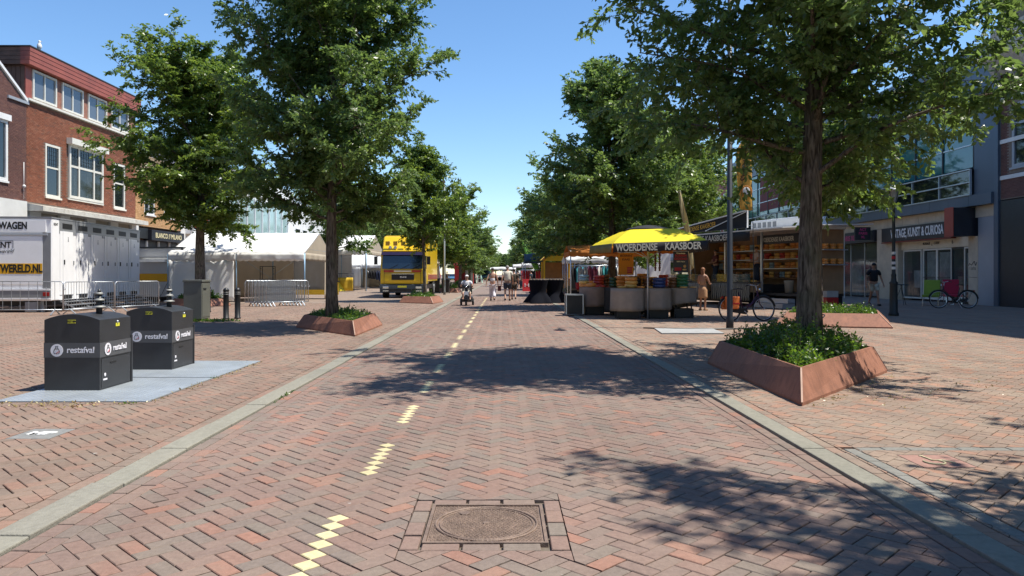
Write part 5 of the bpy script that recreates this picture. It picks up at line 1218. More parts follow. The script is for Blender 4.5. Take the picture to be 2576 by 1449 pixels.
b = MB(); b.ext([(-hw + .05, .10, 2.50), (hw - .05, .10, 2.50), (hw - .05, .22, 2.68), (-hw + .05, .22, 2.68)], (0, -.07, 0)); b.build('sun_visor', mat('visor_dark', (.03,.02,.05), .2), t)
for x in (-.75, -.1, .55): b = MB(); b.bar((x, -.04, 1.69), (x + .5, .03, 1.95), .02); b.build('wiper', black, t)
for x in (-hw + .22, hw - .22): MB().box(x - .006, x + .006, -.012, .01, .8, 1.64).build('panel_gap', ink, t)
MB().box(-hw + .22, hw - .22, -.008, .01, 1.455, 1.467).build('panel_gap', ink, t)
MB().box(-.85, .85, -.075, -.06, .42, .55).build('air_intake', black, t)
for s_ in (-1, 1): MB().box(s_ * .95 - .16, s_ * .95 + .16, -.10, -.06, .40, .46).build('fog_lamp', chrome, t)
b = MB()
for x in (-.9, -.45, 0, .45, .9): b.box(x - .12, x + .12, .30, .36, 3.05, 3.3)
b.build('lettering_blocks', mat('dull_orange', (.55,.30,.03), .5), t, kind='stuff')
MB().box(-.26, .26, -.09, -.075, .62, .73).build('number_plate', lab_y, t)
for x in (-.75, -.45): b = MB(); b.cyl((x, .42, 2.95), (x, .30, 2.95), .09, n=14); b.build('spotlight', chrome, t)
b = MB(); b.cyl((-.9, .6, 3.2), (-.9, .75, 3.22), .12, n=14); b.build('horn', chrome, t)
MB().box(-hw + .1, hw - .1, .4, 8.4, .5, .77).build('chassis', black, t)
# ---- bins, banner barrier, lamp posts
def bin_(label, loc, m=None, rz=0., group=None):
    t = thing('wheelie_bin', label, 'bin', loc, rz, group); m = m or black
    b = MB(); b.ext([(-.24, -.22, .05), (.24, -.22, .05), (.29, -.33, .98), (-.29, -.33, .98)], (0, .0001, 0)) if 0 else b.add([(-.24, -.25, .05), (.24, -.25, .05), (.24, .25, .05), (-.24, .25, .05), (-.29, -.33, 1.0), (.29, -.33, 1.0), (.29, .33, 1.0), (-.29, .33, 1.0)], [(0, 1, 2, 3), (4, 5, 6, 7), (0, 1, 5, 4), (1, 2, 6, 5), (2, 3, 7, 6), (3, 0, 4, 7)])
    b.build('body', m, t, bevel=.02); b = MB(); b.ext([(-.31, -.35, 1.0), (-.31, -.3, 1.07), (-.31, .33, 1.1), (-.31, .37, 1.0)], (.62, 0, 0)); b.build('lid', m, t, bevel=.01)
    b = MB(); 
    for s in (-.27, .22): b.cyl((s, .25, .1), (s + .05, .25, .1), .1, n=12)
    b.build('wheels', rubber, t, kind='stuff'); return t
bin_('dark wheelie bin right of the white tent opening', (-12.35, 52, ZP), rz=.2)
bin_('black wheelie bin right behind the truck side, left of the pair', (-4.9, 55.5, ZP), group='pair of black bins behind the truck'); bin_('black wheelie bin right behind the truck side, next to the lamp post', (-4.15, 55.2, ZP), group='pair of black bins behind the truck')
bin_('dark green waste bin beside the low white stall tent', (-9.3, 62, ZP), mat('bin_green', (.02,.10,.05), .5))
t = thing('banner_barrier', 'low barrier covered with a yellow tarpaulin below the taller tent', 'barrier', (-13.5, 62, ZP)); b = MB(); b.cyl((-2.2, 0, 1.45), (1.3, 0, 1.45), .025, n=6)
for x in (-2.2, 0, .15, 1.3): b.cyl((x, 0, 0), (x, 0, 1.45), .025, n=6)
b.build('frame', dark_metal, t); b = MB(); b.sheet(lambda u, v: (-2.15 + 3.4 * u, -.04 + .03 * math.sin(u * 30), 1.12 - 1.1 * v), 40, 4); b.build('tarpaulin', mat('tarp_yellow', (.62,.40,.02), .6, 0, .15, 2, bump=.4, bscale=3), t, solid=.01)
b = MB(); b.add([(-1.0, -.1, .02), (.9, -1.3, .02), (-.1, -.06, 1.05), (.3, -.5, .4)], [(0, 1, 3), (0, 3, 2), (1, 2, 3)]); b.build('loose_tarpaulin', mat('tarp_bright_yellow', (.80,.60,.03), .5, 0, .1, 3), t, solid=.01)
b = MB(); b.cyl((0, 0, 0), (0, 0, 4.3), .04, n=8); top(b.build('tent_pole', galv), 'free standing thin pole in front of the beige shade-toned gable', 'pole', (-11.3, 62.3, ZP))
t = thing('barrier_rail', 'yellow plastic barrier glimpsed under the open tent bay', 'barrier', (-11.7, 47.5, ZP)); MB().box(-1.4, 1.4, -.03, .03, .1, .9).build('board', MATS['tarp_yellow'], t); MB().box(-1.45, 1.45, -.04, .04, .9, .96).build('rail', dark_metal, t)
def post(label, loc, h, r0, r1, m, name='lamp_post'):
    t = thing(name, label, 'lamp post', loc); b = MB(); b.lathe([(r0 * 1.25, 0), (r0 * 1.25, .25), (r0, .3), (r1, h), (0.001, h)], n=16); b.build('pole', m, t)
    b = MB(); b.bar((0, 0, h - .05), (0, -.55, h + .05), .05, .04); b.ext([(-.11, -.5, h + .0), (.11, -.5, h + .0), (.13, -1.05, h + .04), (-.13, -1.05, h + .04)], (0, 0, .09)); b.build('lamp_head', m, t)
    MB().box(-.004, .05, -r0 - .012, -r0 + .004, .6, 1.0).build('hatch', m, t); return t
gp_ = mat('grey_pole', (.20,.22,.22), .5, .3, .08, 3)
post('thin grey lamp post right of the yellow truck', (*G(1118, 742)[:2], ZP), 7.5, .065, .05, gp_)
post('tall dark lamp post standing before the cheese van and the parked bike', (*G(1836, 828)[:2], ZP), 9.2, .075, .055, mat('pole_blue_grey', (.022,.028,.038), .5, .2, .1, 3))
post('distant thin lamp post over the red stall on the left', (-4.9, 112, ZP), 7, .07, .06, gp_)
# ---- gull
t = thing('gull', 'grey and white gull standing on the red boarded roof edge', 'bird', (-20.9, 34.1, 11.44)); wf = mat('gull_white', (.75,.75,.73), .8, 0, .05); gf = mat('gull_grey', (.25,.27,.30), .8)
b = MB(); b.lathe([(.01, -.13), (.06, -.08), (.095, 0), (.085, .09), (.05, .17), (.048, .20), (.056, .235), (.05, .275), (.012, .30)], (0, 0, .22), 12, sy=1.15); b.build('body', wf, t)
b = MB(); b.ball((-.03, -.075, .21), (.05, .03, .15), 8); b.ball((-.03, .075, .21), (.05, .03, .15), 8); b.ext([(-.05, -.03, .12), (-.05, .03, .12), (-.16, .02, .03), (-.16, -.02, .03)], (0, 0, .015)); b.build('wings', gf, t)
b = MB(); b.lathe([(.014, 0), (.003, .06)], (0, 0, 0), 6); 
for i in range(len(b.v)): x, y, z = b.v[i]; b.v[i] = (.05 + z, y, .46 + x)
b.build('beak', orange, t); b = MB(); b.cyl((0, -.03, 0), (0, -.03, .12), .006, n=5); b.cyl((0, .03, 0), (0, .03, .12), .006, n=5); b.build('legs', orange, t)
# ================================================================ MARKET ON THE RIGHT
py_ = mat('parasol_yellow', (.85,.72,.02), .7, 0, .04, 2, trans=.25, bump=.2, bscale=3); pb = mat('parasol_black', (.016,.015,.018), .8, 0, .1, 3)
po = mat('awning_orange', (.62,.22,.03), .75, 0, .1, 2, trans=.35); pw = mat('parasol_white', (.72,.72,.70), .75, 0, .08, 2, trans=.25, dirt=.2, dirtcol=(.4,.4,.38))
FL, FR, BR_, BL = Vector((3.42, 23.3, 2.34)), Vector((6.12, 22.5, 2.40)), Vector((6.5, 26.6, 2.40)), Vector((3.15, 27.0, 2.40))
ctr = (FL + FR + BR_ + BL) / 4
t = thing('market_parasol', 'yellow market parasol with black peak and black valance reading WOERDENSE KAASBOER', 'parasol', (ctr.x, ctr.y, ZP)); base = Vector((ctr.x, ctr.y, ZP))
def cpt(u, v):        # canopy point: u round the edge is replaced by bilinear grid, height rises to the middle
    p = FL.lerp(FR, u).lerp(BL.lerp(BR_, u), v); d = min(1, max(abs(2 * u - 1), abs(2 * v - 1)))
    return Vector((p.x, p.y, p.z + .46 * min(1, (1 - d) / .52) ** .85)) - base
b = MB(); n = 20
vs = [cpt(i / n, j / n) for i in range(n + 1) for j in range(n + 1)]
for i in range(n):
    for j in range(n):
        u, v = (i + .5) / n, (j + .5) / n; d = max(abs(2 * u - 1), abs(2 * v - 1)); k = i * (n + 1) + j
        mi = 1 if d < .22 else 0
        b.f.append((k, k + n + 1, k + n + 2, k + 1)); b.m.append(mi); b.sm.append(False)
b.v = [tuple(q) for q in vs]; b.build('canopy', [py_, pb], t, solid=.01)
b = MB(); pk = cpt(.5, .5); b.lathe([(.8, .0), (.7, .05), (.35, .14), (.05, .17), (.01, .18)], pk, 16); b.build('peak_vent', pb, t)
def vfn(P, Q, name, m, drop=.30, w=1):
    b = MB(); d = (Q - P); nr = Vector((d.y, -d.x, 0)).normalized(); L = d.length
    def fn(u, v): p = P.lerp(Q, u) - base + nr * (.02 + .035 * v + .015 * math.sin(u * 21)); return (p.x, p.y, p.z + .012 - v * (drop - .03 * abs(math.sin(u * L * math.pi / .28))))
    b.sheet(fn, 44, 2); return b.build(name, m, t, solid=.006)
vfn(FL, FR, 'valance', pb); vfn(BL, FL, 'valance', mat('valance_olive', (.16,.13,.03), .8)); vfn(FR, BR_, 'valance', pb); vfn(BR_, BL, 'valance', po)
d = (FR - FL).normalized(); nr = Vector((d.y, -d.x, 0)).normalized()
cr_ = mat('lettering_cream', (.85,.82,.62), .6, 0, 0)
for s_, f in (('WOERDENSE', .255), ('KAASBOER', .745)):
    q = FL.lerp(FR, f) + nr * .075 + Vector((0, 0, -.145)); text(s_, .30, cr_, t, q, d, (0, 0, 1), bold=.007, stretch=.70 if f < .5 else .72)
b = MB(); b.cyl((0, 0, 0), (0, 0, 2.84), .035, n=10); b.build('pole', alu, t); b = MB(); b.lathe([(.32, 0), (.32, .06), (.05, .1)], n=16); b.build('base', dark_metal, t)
for q in (FL, FR, BR_, BL): b = MB(); b.bar((0, 0, 2.72), (q - base).lerp(Vector((0, 0, 2.8)), .5) + Vector((0, 0, .1)), .02); b.bar((0, 0, 1.9), (q - base).lerp(Vector((0, 0, 2.6)), .5) + Vector((0, 0, -.06)), .018); b.build('rib', alu, t)
b = MB(); b.cyl((3.98 + .52, 23.4, ZP), (3.98 + .52, 23.4, 2.45), .022, n=8); top(b.build('support_pole', alu), 'thin aluminium pole holding up the front of the yellow parasol', 'pole')
# cloth covered tables
tan_ = mat('table_cloth_tan', (.30,.25,.20), .9, 0, .12, 4, bump=.5, bscale=7); tan2 = mat('table_cloth_reddish', (.30,.21,.16), .9, 0, .12, 4, bump=.5, bscale=7)
def table(label, loc, rx, ry, m, hem=.24, rz=0., droop=0.):
    t = thing('round_table', label, 'table', loc, rz); b = MB(); b.lathe([(0.01, .92), (1, .92), (1, .945), (.01, .945)], n=28, sx=rx, sy=ry, caps=False); b.build('tabletop', mat('table_wood', (.22,.13,.07), .6, 0, .2, 5), t)
    sd = random.random() * 9
    def fn(u, v):
        a = u * 2 * math.pi; k = 1 + .012 + v * (.02 + .022 * math.sin(a * 9 + sd) + .015 * math.sin(a * 17 + sd)); h_ = hem + droop * (1 + math.cos(a + 1.1)) / 2
        return (rx * k * math.cos(a), ry * k * math.sin(a), .95 - v * (.95 - h_) - (.0 if v else 0))
    b = MB(); b.sheet(fn, 60, 6); b.build('cloth', m, t, solid=.006)
    for s1 in (-1, 1):
        for s2 in (-1, 1): MB().bar((s1 * rx * .6, s2 * ry * .6, 0), (s1 * rx * .45, s2 * ry * .45, .92), .035).build('leg', dark_metal, t)
    MB().box(-rx * .7, rx * .7, -ry * .6, ry * .6, .02, .3).build('crate_below', black, t)
    return t
table('tan clothed table at the front left under the parasol sign, cheese wheels on it', (3.93, 23.75, ZP), .52, .5, tan_)
table('tan clothed table in the front middle under the parasol sign, blue cheeses on it', (4.86, 23.85, ZP), .46, .5, tan_, .28)
table('tan clothed table at the front right under the parasol, cloth drooping to one side', (5.72, 24.1, ZP), .44, .5, tan_, .27, droop=.22)
table('reddish tan clothed table set back on the left under the parasol', (3.12, 25.9, ZP), .47, .5, tan2, .25, droop=.05)
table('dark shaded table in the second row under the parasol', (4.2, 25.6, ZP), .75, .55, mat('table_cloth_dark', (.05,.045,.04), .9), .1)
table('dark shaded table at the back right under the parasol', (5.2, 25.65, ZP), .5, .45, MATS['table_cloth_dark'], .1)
t = thing('flight_case', 'black crate with pale edges beside the reddish clothed table', 'crate', (2.42, 25.6, ZP)); MB().box(-.28, .28, -.3, .3, .06, .68).build('body', black, t, bevel=.01)
b = MB(); 
for x in (-.28, .28):
    for y in (-.3, .3): b.box(x - .015, x + .015, y - .015, y + .015, .05, .69)
b.build('edge_profiles', alu, t); MB().box(-.29, .29, -.31, .31, .68, .72).build('lid', galv, t)
# cheese wheels
def chm(n, c): return mat('rind_' + n, c, .35, 0, .15, 9, coat=.2)
rind = {'orange': chm('orange', (.62,.25,.05)), 'red': chm('red', (.50,.05,.035)), 'blue grey': chm('bluegrey', (.22,.33,.38)), 'dark green': chm('dgreen', (.02,.07,.035)), 'green': chm('green', (.03,.16,.07)), 'blue': chm('blue', (.03,.06,.20)), 'brown': chm('brown', (.16,.07,.03)), 'golden': chm('golden', (.72,.42,.10)), 'black': chm('black', (.02,.02,.02))}
ch_me = {}
def cheese_mesh(col, r, h):
    k = (col, r, h)
    if k not in ch_me:
        b = MB(); b.lathe([(.01, 0), (r * .86, 0), (r * .97, h * .2), (r, h * .5), (r * .97, h * .8), (r * .86, h), (.01, h)], n=20)
        me = bpy.data.meshes.new('cheese'); me.from_pydata(b.v, [], b.f); me.polygons.foreach_set('use_smooth', b.sm); me.materials.append(rind[col]); me.update(); ch_me[k] = me
    return ch_me[k]
def cheese(col, loc, label, r=.21, h=.105, group='cheese wheels on the clothed tables'):
    o = bpy.data.objects.new('cheese', cheese_mesh(col, r, h)); COL.objects.link(o); o.location = loc
    tag(o, label, 'cheese', group); return o
LV = ['lowest', 'second', 'third', 'fourth', 'fifth', 'sixth']
def stack(col, x, y, n, where, r=.21, h=.105, z=.95 + ZP + .012, cols=None, cnt=1):
    for i in range(n):
        c = cols[i] if cols else col; lv = 'topmost' if i == n - 1 and n > 1 else LV[i]
        cheese(c, (x + random.uniform(-.015, .015), y + random.uniform(-.015, .015), z + i * (h + .002)), f'{c} cheese, {lv} in the stack {where}' if n > 1 else f'{c} cheese at the {where}', r, h)
stack('orange', 2.78, 25.75, 4, 'at the far left end of the tables', .17, .10, cols=['orange', 'golden', 'blue grey', 'blue grey'])
stack('orange', 2.98, 25.6, 1, 'edge at the left of the reddish cloth', .2, .12)
stack('red', 3.3, 25.9, 4, 'on the reddish clothed table', .19, .095)
stack('dark green', 3.75, 25.5, 3, 'in shade between the red and orange stacks', .16)
stack('orange', 4.02, 25.5, 3, 'behind the front left tan table', .24, .12)
stack('orange', 4.42, 25.4, 3, 'in the second row, right of the big orange stack', .2, .12, cols=['brown', 'orange', 'brown'])
stack('brown', 3.55, 26.1, 4, 'at the back between red and green stacks', .18, .1)
stack('orange', 4.75, 25.6, 4, 'at the back behind the blue cheeses', .2, .11)
stack('golden', 5.1, 25.7, 3, 'at the back right of the four orange ones', .2, .11)
stack('red', 5.45, 25.6, 4, 'at the back behind the green cheeses', .17, .1)
stack('black', 4.28, 24.05, 3, 'on the back edge of the front left tan table', .13, .1)
stack('golden', 4.05, 23.8, 3, 'on the front left tan table', .20, .11, cols=['golden', 'golden', 'orange'])
stack('golden', 3.72, 23.6, 1, 'front corner of the front left tan table', .13, .05); stack('orange', 4.3, 23.55, 1, 'front right corner of the front left tan table', .13, .05)
stack('brown', 4.62, 24.05, 3, 'left on the front middle table', .17, .1); stack('blue', 4.95, 23.8, 3, 'on the front middle table', .21, .105)
stack('golden', 4.62, 23.65, 1, 'front left corner of the front middle table', .1, .04)
stack('brown', 5.45, 24.15, 3, 'left of the green one on the front right table', .16, .105); stack('green', 5.72, 24.05, 4, 'on the front right tan table', .20, .105)
stack('golden', 5.7, 23.7, 1, 'front middle of the front right table', .12, .04); stack('golden', 6.0, 23.85, 1, 'right edge of the front right table', .12, .035)
for k, (x, y) in enumerate(((3.05, 25.5), (3.2, 25.48), (3.38, 25.5))): stack('red', x, y, 1, ('left', 'middle', 'right')[k] + ' small wheel at the front of the reddish clothed table', .075, .05)
# banners under the parasol
t = thing('banner', 'orange hanging banner with brown lettering and a cheese picture under the parasol', 'banner', (4.02, 24.6, 1.38))
MB().box(-.25, .25, -.008, .008, 0, .72).build('cloth', mat('banner_orange', (.72,.30,.02), .6, 0, .05, 3, trans=.3), t)
brn = mat('brown_ink', (.10,.03,.01), .6, 0, 0)
for s_, z_ in (('BOEREN', .62), ('KAAS', .50)): text(s_, .10, brn, t, (0, -.012, z_), (1, 0, 0), (0, 0, 1), bold=.002, world=False)
b = MB(); 
for k in range(3): b.box(.04, .2, -.012, -.0085, .06 + k * .07, .115 + k * .07)
b.build('cheese_picture', red_paint, t); MB().bar((-.27, 0, .73), (.27, 0, .73), .02).build('rod', alu, t)
t = thing('banner', 'dark hanging banner with red lettering beside the green cheeses', 'banner', (5.78, 24.5, 1.46))
MB().box(-.24, .24, -.008, .008, 0, .68).build('cloth', dark_shop, t)
for s_, z_, m_, z2 in (('Woerdense', .62, cr_, .06), ('BOEREN', .545, red_ink, .1), ('GEZOND', .44, red_ink, .1), ('100% lekker', .35, cr_, .055)): text(s_, z2, m_, t, (0, -.012, z_), (1, 0, 0), (0, 0, 1), bold=.003, world=False)
MB().box(-.2, .02, -.012, -.0085, .06, .16).build('price_field', red_ink, t); b = MB(); b.ball((.13, -.01, .2), (.05, .004, .05), 12); b.ball((.12, -.01, .09), (.07, .004, .03), 12); b.build('cheese_picture', rind['golden'], t); MB().bar((-.26, 0, .69), (.26, 0, .69), .02).build('rod', alu, t)
MB().box(-.04, .04, -.02, .02, -.45, -.001).build('stem', dark_metal, t)
for i, (x, lab) in enumerate(((4.98, 'left'), (5.12, 'right'))):
    b = MB(); 
    for k in range(9): b.ball((0, 0, -k * .07), (.035 + .01 * (k % 2), .035, .04), 8)
    top(b.build('sausage_string', mat('sausage', (.14,.035,.02), .5, 0, .3, 12)), f'{lab} of two strings of dried sausages hanging under the parasol', 'sausages', (x, 24.6, 2.1), 'strings of dried sausages')
# ---- cheese van
wood_p = mat('warm_wood_panel', (.32,.19,.10), .55, 0, .18, 2.5)
t = thing('cheese_van', 'large cheese sales van with open side, shelves of cheeses and white awning edge', 'market van', (11.95, 29.9, ZP), R(19.3)); VL = 8.2
MB().box(0, 2.0, 0, VL, .50, .60).build('floor', dark_metal, t); MB().box(-.04, 2.05, -.05, VL + .04, 3.2, 3.32).build('roof', white_paint, t, bevel=.02)
MB().box(1.92, 1.99, 0.06, VL - .06, .61, 3.19).build('back_wall', wood_p, t); MB().box(.55, 1.99, 0, .05, .50, 3.19).build('end_wall', wood_p, t); MB().box(0, 1.99, VL - .05, VL, .61, 3.19).build('end_wall', wood_p, t)
MB().box(1.96, 2.0, -.02, -.001, .42, 3.2).build('edge_strip', white_paint, t); MB().box(.5, 1.99, .1, VL, .1, .49).build('chassis', black, t)
for y in (2.6, 3.6):
    b = MB(); b.cyl((.3, y, .33), (.52, y, .33), .33, n=20); b.build('wheel', rubber, t)
for k, z in enumerate((1.2, 1.62, 2.04, 2.46)):
    MB().box(1.5, 1.915, .7, VL - .1, z, z + .035).build('shelf', alu if k else wood_p, t)
for k, z in enumerate((1.75, 2.35)): MB().box(.7, 1.9, -.30, -.001, z, z + .04).build('outer_shelf', alu, t)
for y in (0.02, 2.55, 5.1, 7.9): MB().box(-.03, .05, y, y + .08, .6, 3.19).build('door_post', alu, t)
b = MB(); b.ext([(-1.35, -.35, 3.22), (-1.35, -.35, 3.17), (-.03, -.35, 3.26), (-.03, -.35, 3.32)], (0, VL + .6, 0)); b.build('awning_flap', white_paint, t)
b = MB(); b.ext([(-.1, -.0, 3.30), (2.3, -.0, 3.30), (2.6, -.9, 3.36), (.1, -.9, 3.28)], (0, 0, .035)); b.build('end_awning', white_paint, t)
def vf(u, v): return (-1.36 - .02 * math.sin(u * 30), 1.6 + u * (VL - 1.4), 3.16 - v * .40)
b = MB(); b.sheet(vf, 30, 2); b.build('valance', pb, t, solid=.006); text('WOERDENSE KAASBOER', .36, mat('lettering_grey', (.55,.55,.5), .6, 0, 0), t, (-1.395, 4.9, 2.96), (0, -1, 0), (0, 0, 1), bold=.006, world=False, stretch=.95)
b = MB(); b.ext([(-1.0, 2.2, 3.34), (-1.0, VL + 1.0, 3.34), (-1.0, VL + 1.0, 3.42), (-1.0, 2.2, 4.05)], (.05, 0, 0)); b.build('roof_sign', pb, t)
text('DE WOERDENSE KAASBOER', .30, yellow_ink, t, (-1.01, 6.0, 3.52), (0, -1, .07), (0, 0, 1), bold=.004, world=False, stretch=.82)
b = MB(); b.bar((-1.02, 2.2, 4.07), (-1.02, VL + 1, 3.44), .05); b.bar((-1.02, 2.2, 3.34), (-1.02, 2.2, 4.07), .05); b.bar((-1.03, 2.25, 4.02), (-1.03, 5.2, 3.36), .03); b.build('sign_frame', white_paint, t)
b = MB(); b.box(.45, 1.5, .35, 3.9, 3.325, 3.75); b.build('roof_cooling_unit', white_paint, t, bevel=.05)
for k in range(5): MB().box(.438, .449, 2.2 + k * .33, 2.42 + k * .33, 3.42, 3.64).build('vent_slot', tg, t)
MB().box(.03, 1.4, 2.7, VL - .2, .61, .95).build('inner_floor_step', dark_metal, t)
text('WOERDENSE KAASBOER', .26, MATS['lettering_grey'], t, (.07, 1.7, 2.84), (0, -1, 0), (0, 0, 1), bold=.004, world=False, stretch=.7); MB().box(.08, .12, .3, 3.0, 2.66, 3.05).build('inner_sign', dark_shop, t)
WV = WLOC[t.name]
def vp(x, y, z): return tuple(WV @ Vector((x, y, z)))
cv = 'cheese wheels on the shelves inside the cheese van'
for k, z in enumerate((1.237, 1.657, 2.077, 2.497)):
    cols = (('golden', 'orange', 'brown'), ('orange', 'golden', 'orange'), ('orange', 'red', 'golden'), ('golden', 'orange', 'orange'))[k]
    i = 0; y = .85
    while y < VL - .25:
        c = cols[i % 3] if (i * 5 + k) % 11 != 2 else 'blue grey'; nn = 2 if (i * 7 + k) % 5 else 1
        for s_ in range(nn): cheese(c, vp(1.70, y, z + s_ * .135), f'{c} cheese, {ORD[i] if i < 16 else ("seventeenth", "eighteenth", "nineteenth", "twentieth", "last", "last", "last")[i - 16]} pile from the right on the {("lowest", "second", "third", "top")[k]} van shelf' + (', upper' if s_ else ''), .165, .13, cv)
        y += .345; i += 1
for k, z in enumerate((1.792, 2.392)):
    for i in range(3):
        for s_ in range(2): cheese('orange', vp(.88 + i * .37, -.16, z + s_ * .115), f'orange cheese, {("left", "middle", "right")[i]} {("bottom", "top")[s_]} one on the {("lower", "upper")[k]} outer shelf of the van', .14, .11, 'cheeses on the outer end shelves of the van')
# counters in front of the van
def counter(label, y0, y1, x0=-.75, x1=-.12):
    c = thing('display_counter', label, 'counter', vp((x0 + x1) / 2, (y0 + y1) / 2, 0), R(19.3)); w = (x1 - x0) / 2; l = (y1 - y0) / 2
    MB().box(-w, w, -l, l, .62, 1.0).build('cabinet', wood_p, c); MB().box(-w - .03, w + .03, -l, l, 1.0, 1.04).build('worktop', dark_metal, c)
    MB().box(-w - .02, -w - .008, -l, l, 1.05, 1.38).build('glass_front', MATS['shop_glass'], c); MB().box(-w - .03, w * .3, -l, l, 1.38, 1.40).build('glass_top', MATS['shop_glass'], c)
    b = MB(); b.sheet(lambda u, v: (-w - .04 - .025 * math.sin(u * 60) * v, -l + 2 * l * u, .99 - v * .74), 70, 4); b.build('striped_skirt', zebra, c, solid=.005)
    for k in range(int(2 * l / .3)): 
        y = -l + .15 + k * .3; MB().obox((random.uniform(-.1, .1), y, 1.09), (.2, .2, .09), random.random()).build('cheese_piece', rind[random.choice(('golden', 'orange', 'brown'))], c, bevel=.015)
    return c
zebra = bpy.data.materials.new('striped_cloth'); zebra.use_nodes = True; nt = zebra.node_tree; b_ = nt.nodes['Principled BSDF']; b_.inputs['Roughness'].default_value = .85
tc = nt.nodes.new('ShaderNodeTexCoord'); wv = nt.nodes.new('ShaderNodeTexWave'); wv.bands_direction = 'Y'; wv.inputs['Scale'].default_value = 3.2; wv.inputs['Distortion'].default_value = 6; wv.inputs['Detail'].default_value = 2; wv.inputs['Detail Scale'].default_value = .7
cr = nt.nodes.new('ShaderNodeValToRGB'); cr.color_ramp.elements[0].position = .42; cr.color_ramp.elements[0].color = (.03, .03, .03, 1); cr.color_ramp.elements[1].position = .5; cr.color_ramp.elements[1].color = (.36, .33, .27, 1)
nt.links.new(tc.outputs['Object'], wv.inputs['Vector']); nt.links.new(wv.outputs[0], cr.inputs[0]); nt.links.new(cr.outputs[0], b_.inputs['Base Color'])
c = counter('cheese display counter with a striped skirt in front of the van, farther one', 5.6, 8.6, -1.0, -.35); text('SINDS', .2, cream_ink, c, (-.42, .3, .52), (0, -1, 0), (0, 0, 1), bold=.004, world=False)
c = counter('cheese display counter in front of the open van side, nearer one', 2.6, 5.4, -.55, .0)
t = thing('step_stool', 'grey metal steps leading up into the cheese van', 'steps', vp(-.5, 1.2, 0), R(19.3))
for k in range(2): MB().box(-.3 + k * .25, .3, -.9, .9, .02 + k * .2, .2 + k * .2).build('step', alu, t)
t = thing('waste_bucket', 'pale plastic bucket with a lid inside the van opening', 'bucket', vp(.35, 1.3, .62)); b = MB(); b.lathe([(.15, 0), (.19, .45), (.2, .46), (.2, .5), (.01, .52)], n=16); b.build('body', mat('pale_plastic', (.36,.35,.30), .5), t); b = MB(); b.torus((0, 0, .48), .2, .012, 'Z', 16, 5); b.build('rim', mat('pale_plastic', (.4,.4,.4)), t)
for k in range(3):
    t = thing('plastic_crate', f'{("red", "red", "grey")[k]} plastic crate, {("bottom", "middle", "top")[k]} of the stack at the end of the cheese van', 'crate', (12.42, 28.6, ZP + .02 + k * .25), .1, 'crates stacked at the end of the van'); m_ = (red_paint, red_paint, mat('grey_crate', (.35,.36,.36), .5))[k]
    t.scale = (.75, .75, .85); MB().box(-.3, .3, -.2, .2, 0, .02).build('bottom', m_, t)
    for s_ in (-1, 1):
        MB().box(*sorted((s_ * .3, s_ * .285)), -.2, .2, .02, .28).build('side', m_, t); MB().box(-.283, .283, *sorted((s_ * .2, s_ * .185)), .02, .28).build('side', m_, t)
    b = MB(); b.box(-.31, .31, -.212, -.201, .22, .25); b.box(-.31, .31, -.212, -.201, .08, .1); b.build('rib', m_, t)
# beach flags
def flag(label, loc, h, lean, tip, m, w, pict=None, name='beach_flag', q0=.32):
    t = thing(name, label, 'flag', loc); L = Vector(lean); b = MB(); pts = [Vector((0, 0, 0)) + L * (q / 8) * (q / 8) + Vector((0, 0, h * q / 8)) for q in range(9)]; b.tube(pts, [.02 - .0018 * q for q in range(9)], 6); b.build('pole', dark_metal, t)
    b = MB(); T = Vector(tip)
    def fn(u, v):
        q = q0 + (1 - q0) * u; p = L * q * q + Vector((0, 0, h * q)); k = w * (math.sin(min(1, (1.02 - u) * 2.6) * math.pi / 2)) * (.75 + .25 * u); return p + T * v * k + Vector((0, 0, -.10 * v)) + Vector((0, .05 * math.sin(v * 5 + u * 9), 0))
    b.sheet(fn, 20, 6); o = b.build('cloth', m, t, solid=.004)
    if pict:
        q = fn(.2, .5); b = MB(); b.ball((q[0], q[1] - .06, q[2] + .1), (.24, .01, .24), 16); b.build('round_picture', pict, t); b = MB(); b.ball((q[0], q[1] - .075, q[2] + .12), (.14, .008, .15), 12); b.build('round_picture_centre', white_ink, t)
        q = fn(.5, .5); text('KAAS', .34, brn, t, (q[0] + t.location.x, q[1] - .08 + t.location.y, q[2] + t.location.z), (-.15, 0, -1), (1, 0, -.15), bold=.008)
    return t
fy = mat('flag_gold', (.78,.50,.12), .7, 0, .08, 3, trans=.4)
flag('golden beach flag with brown lettering behind the tall dark pole', (9.75, 29.3, ZP), 6.9, (-.15, 0, 0), (-1, 0, .25), fy, .66, rind['orange'], q0=.56)
flag('slim pale gold beach flag between the parasol and the cheese van', (8.35, 32.5, ZP), 5.2, (-.75, 0, 0), (-1, .3, 0), mat('flag_pale', (.72,.62,.38), .7, 0, .08, 3, trans=.4), .22)
flag('lime green beach flag leaning over the stalls far down the right side', (3.9, 72, ZP), 4.6, (-2.0, 0, 0), (-.35, 0, -.6), mat('flag_lime', (.30,.62,.12), .7, 0, .1, 3, trans=.4), 1.0)
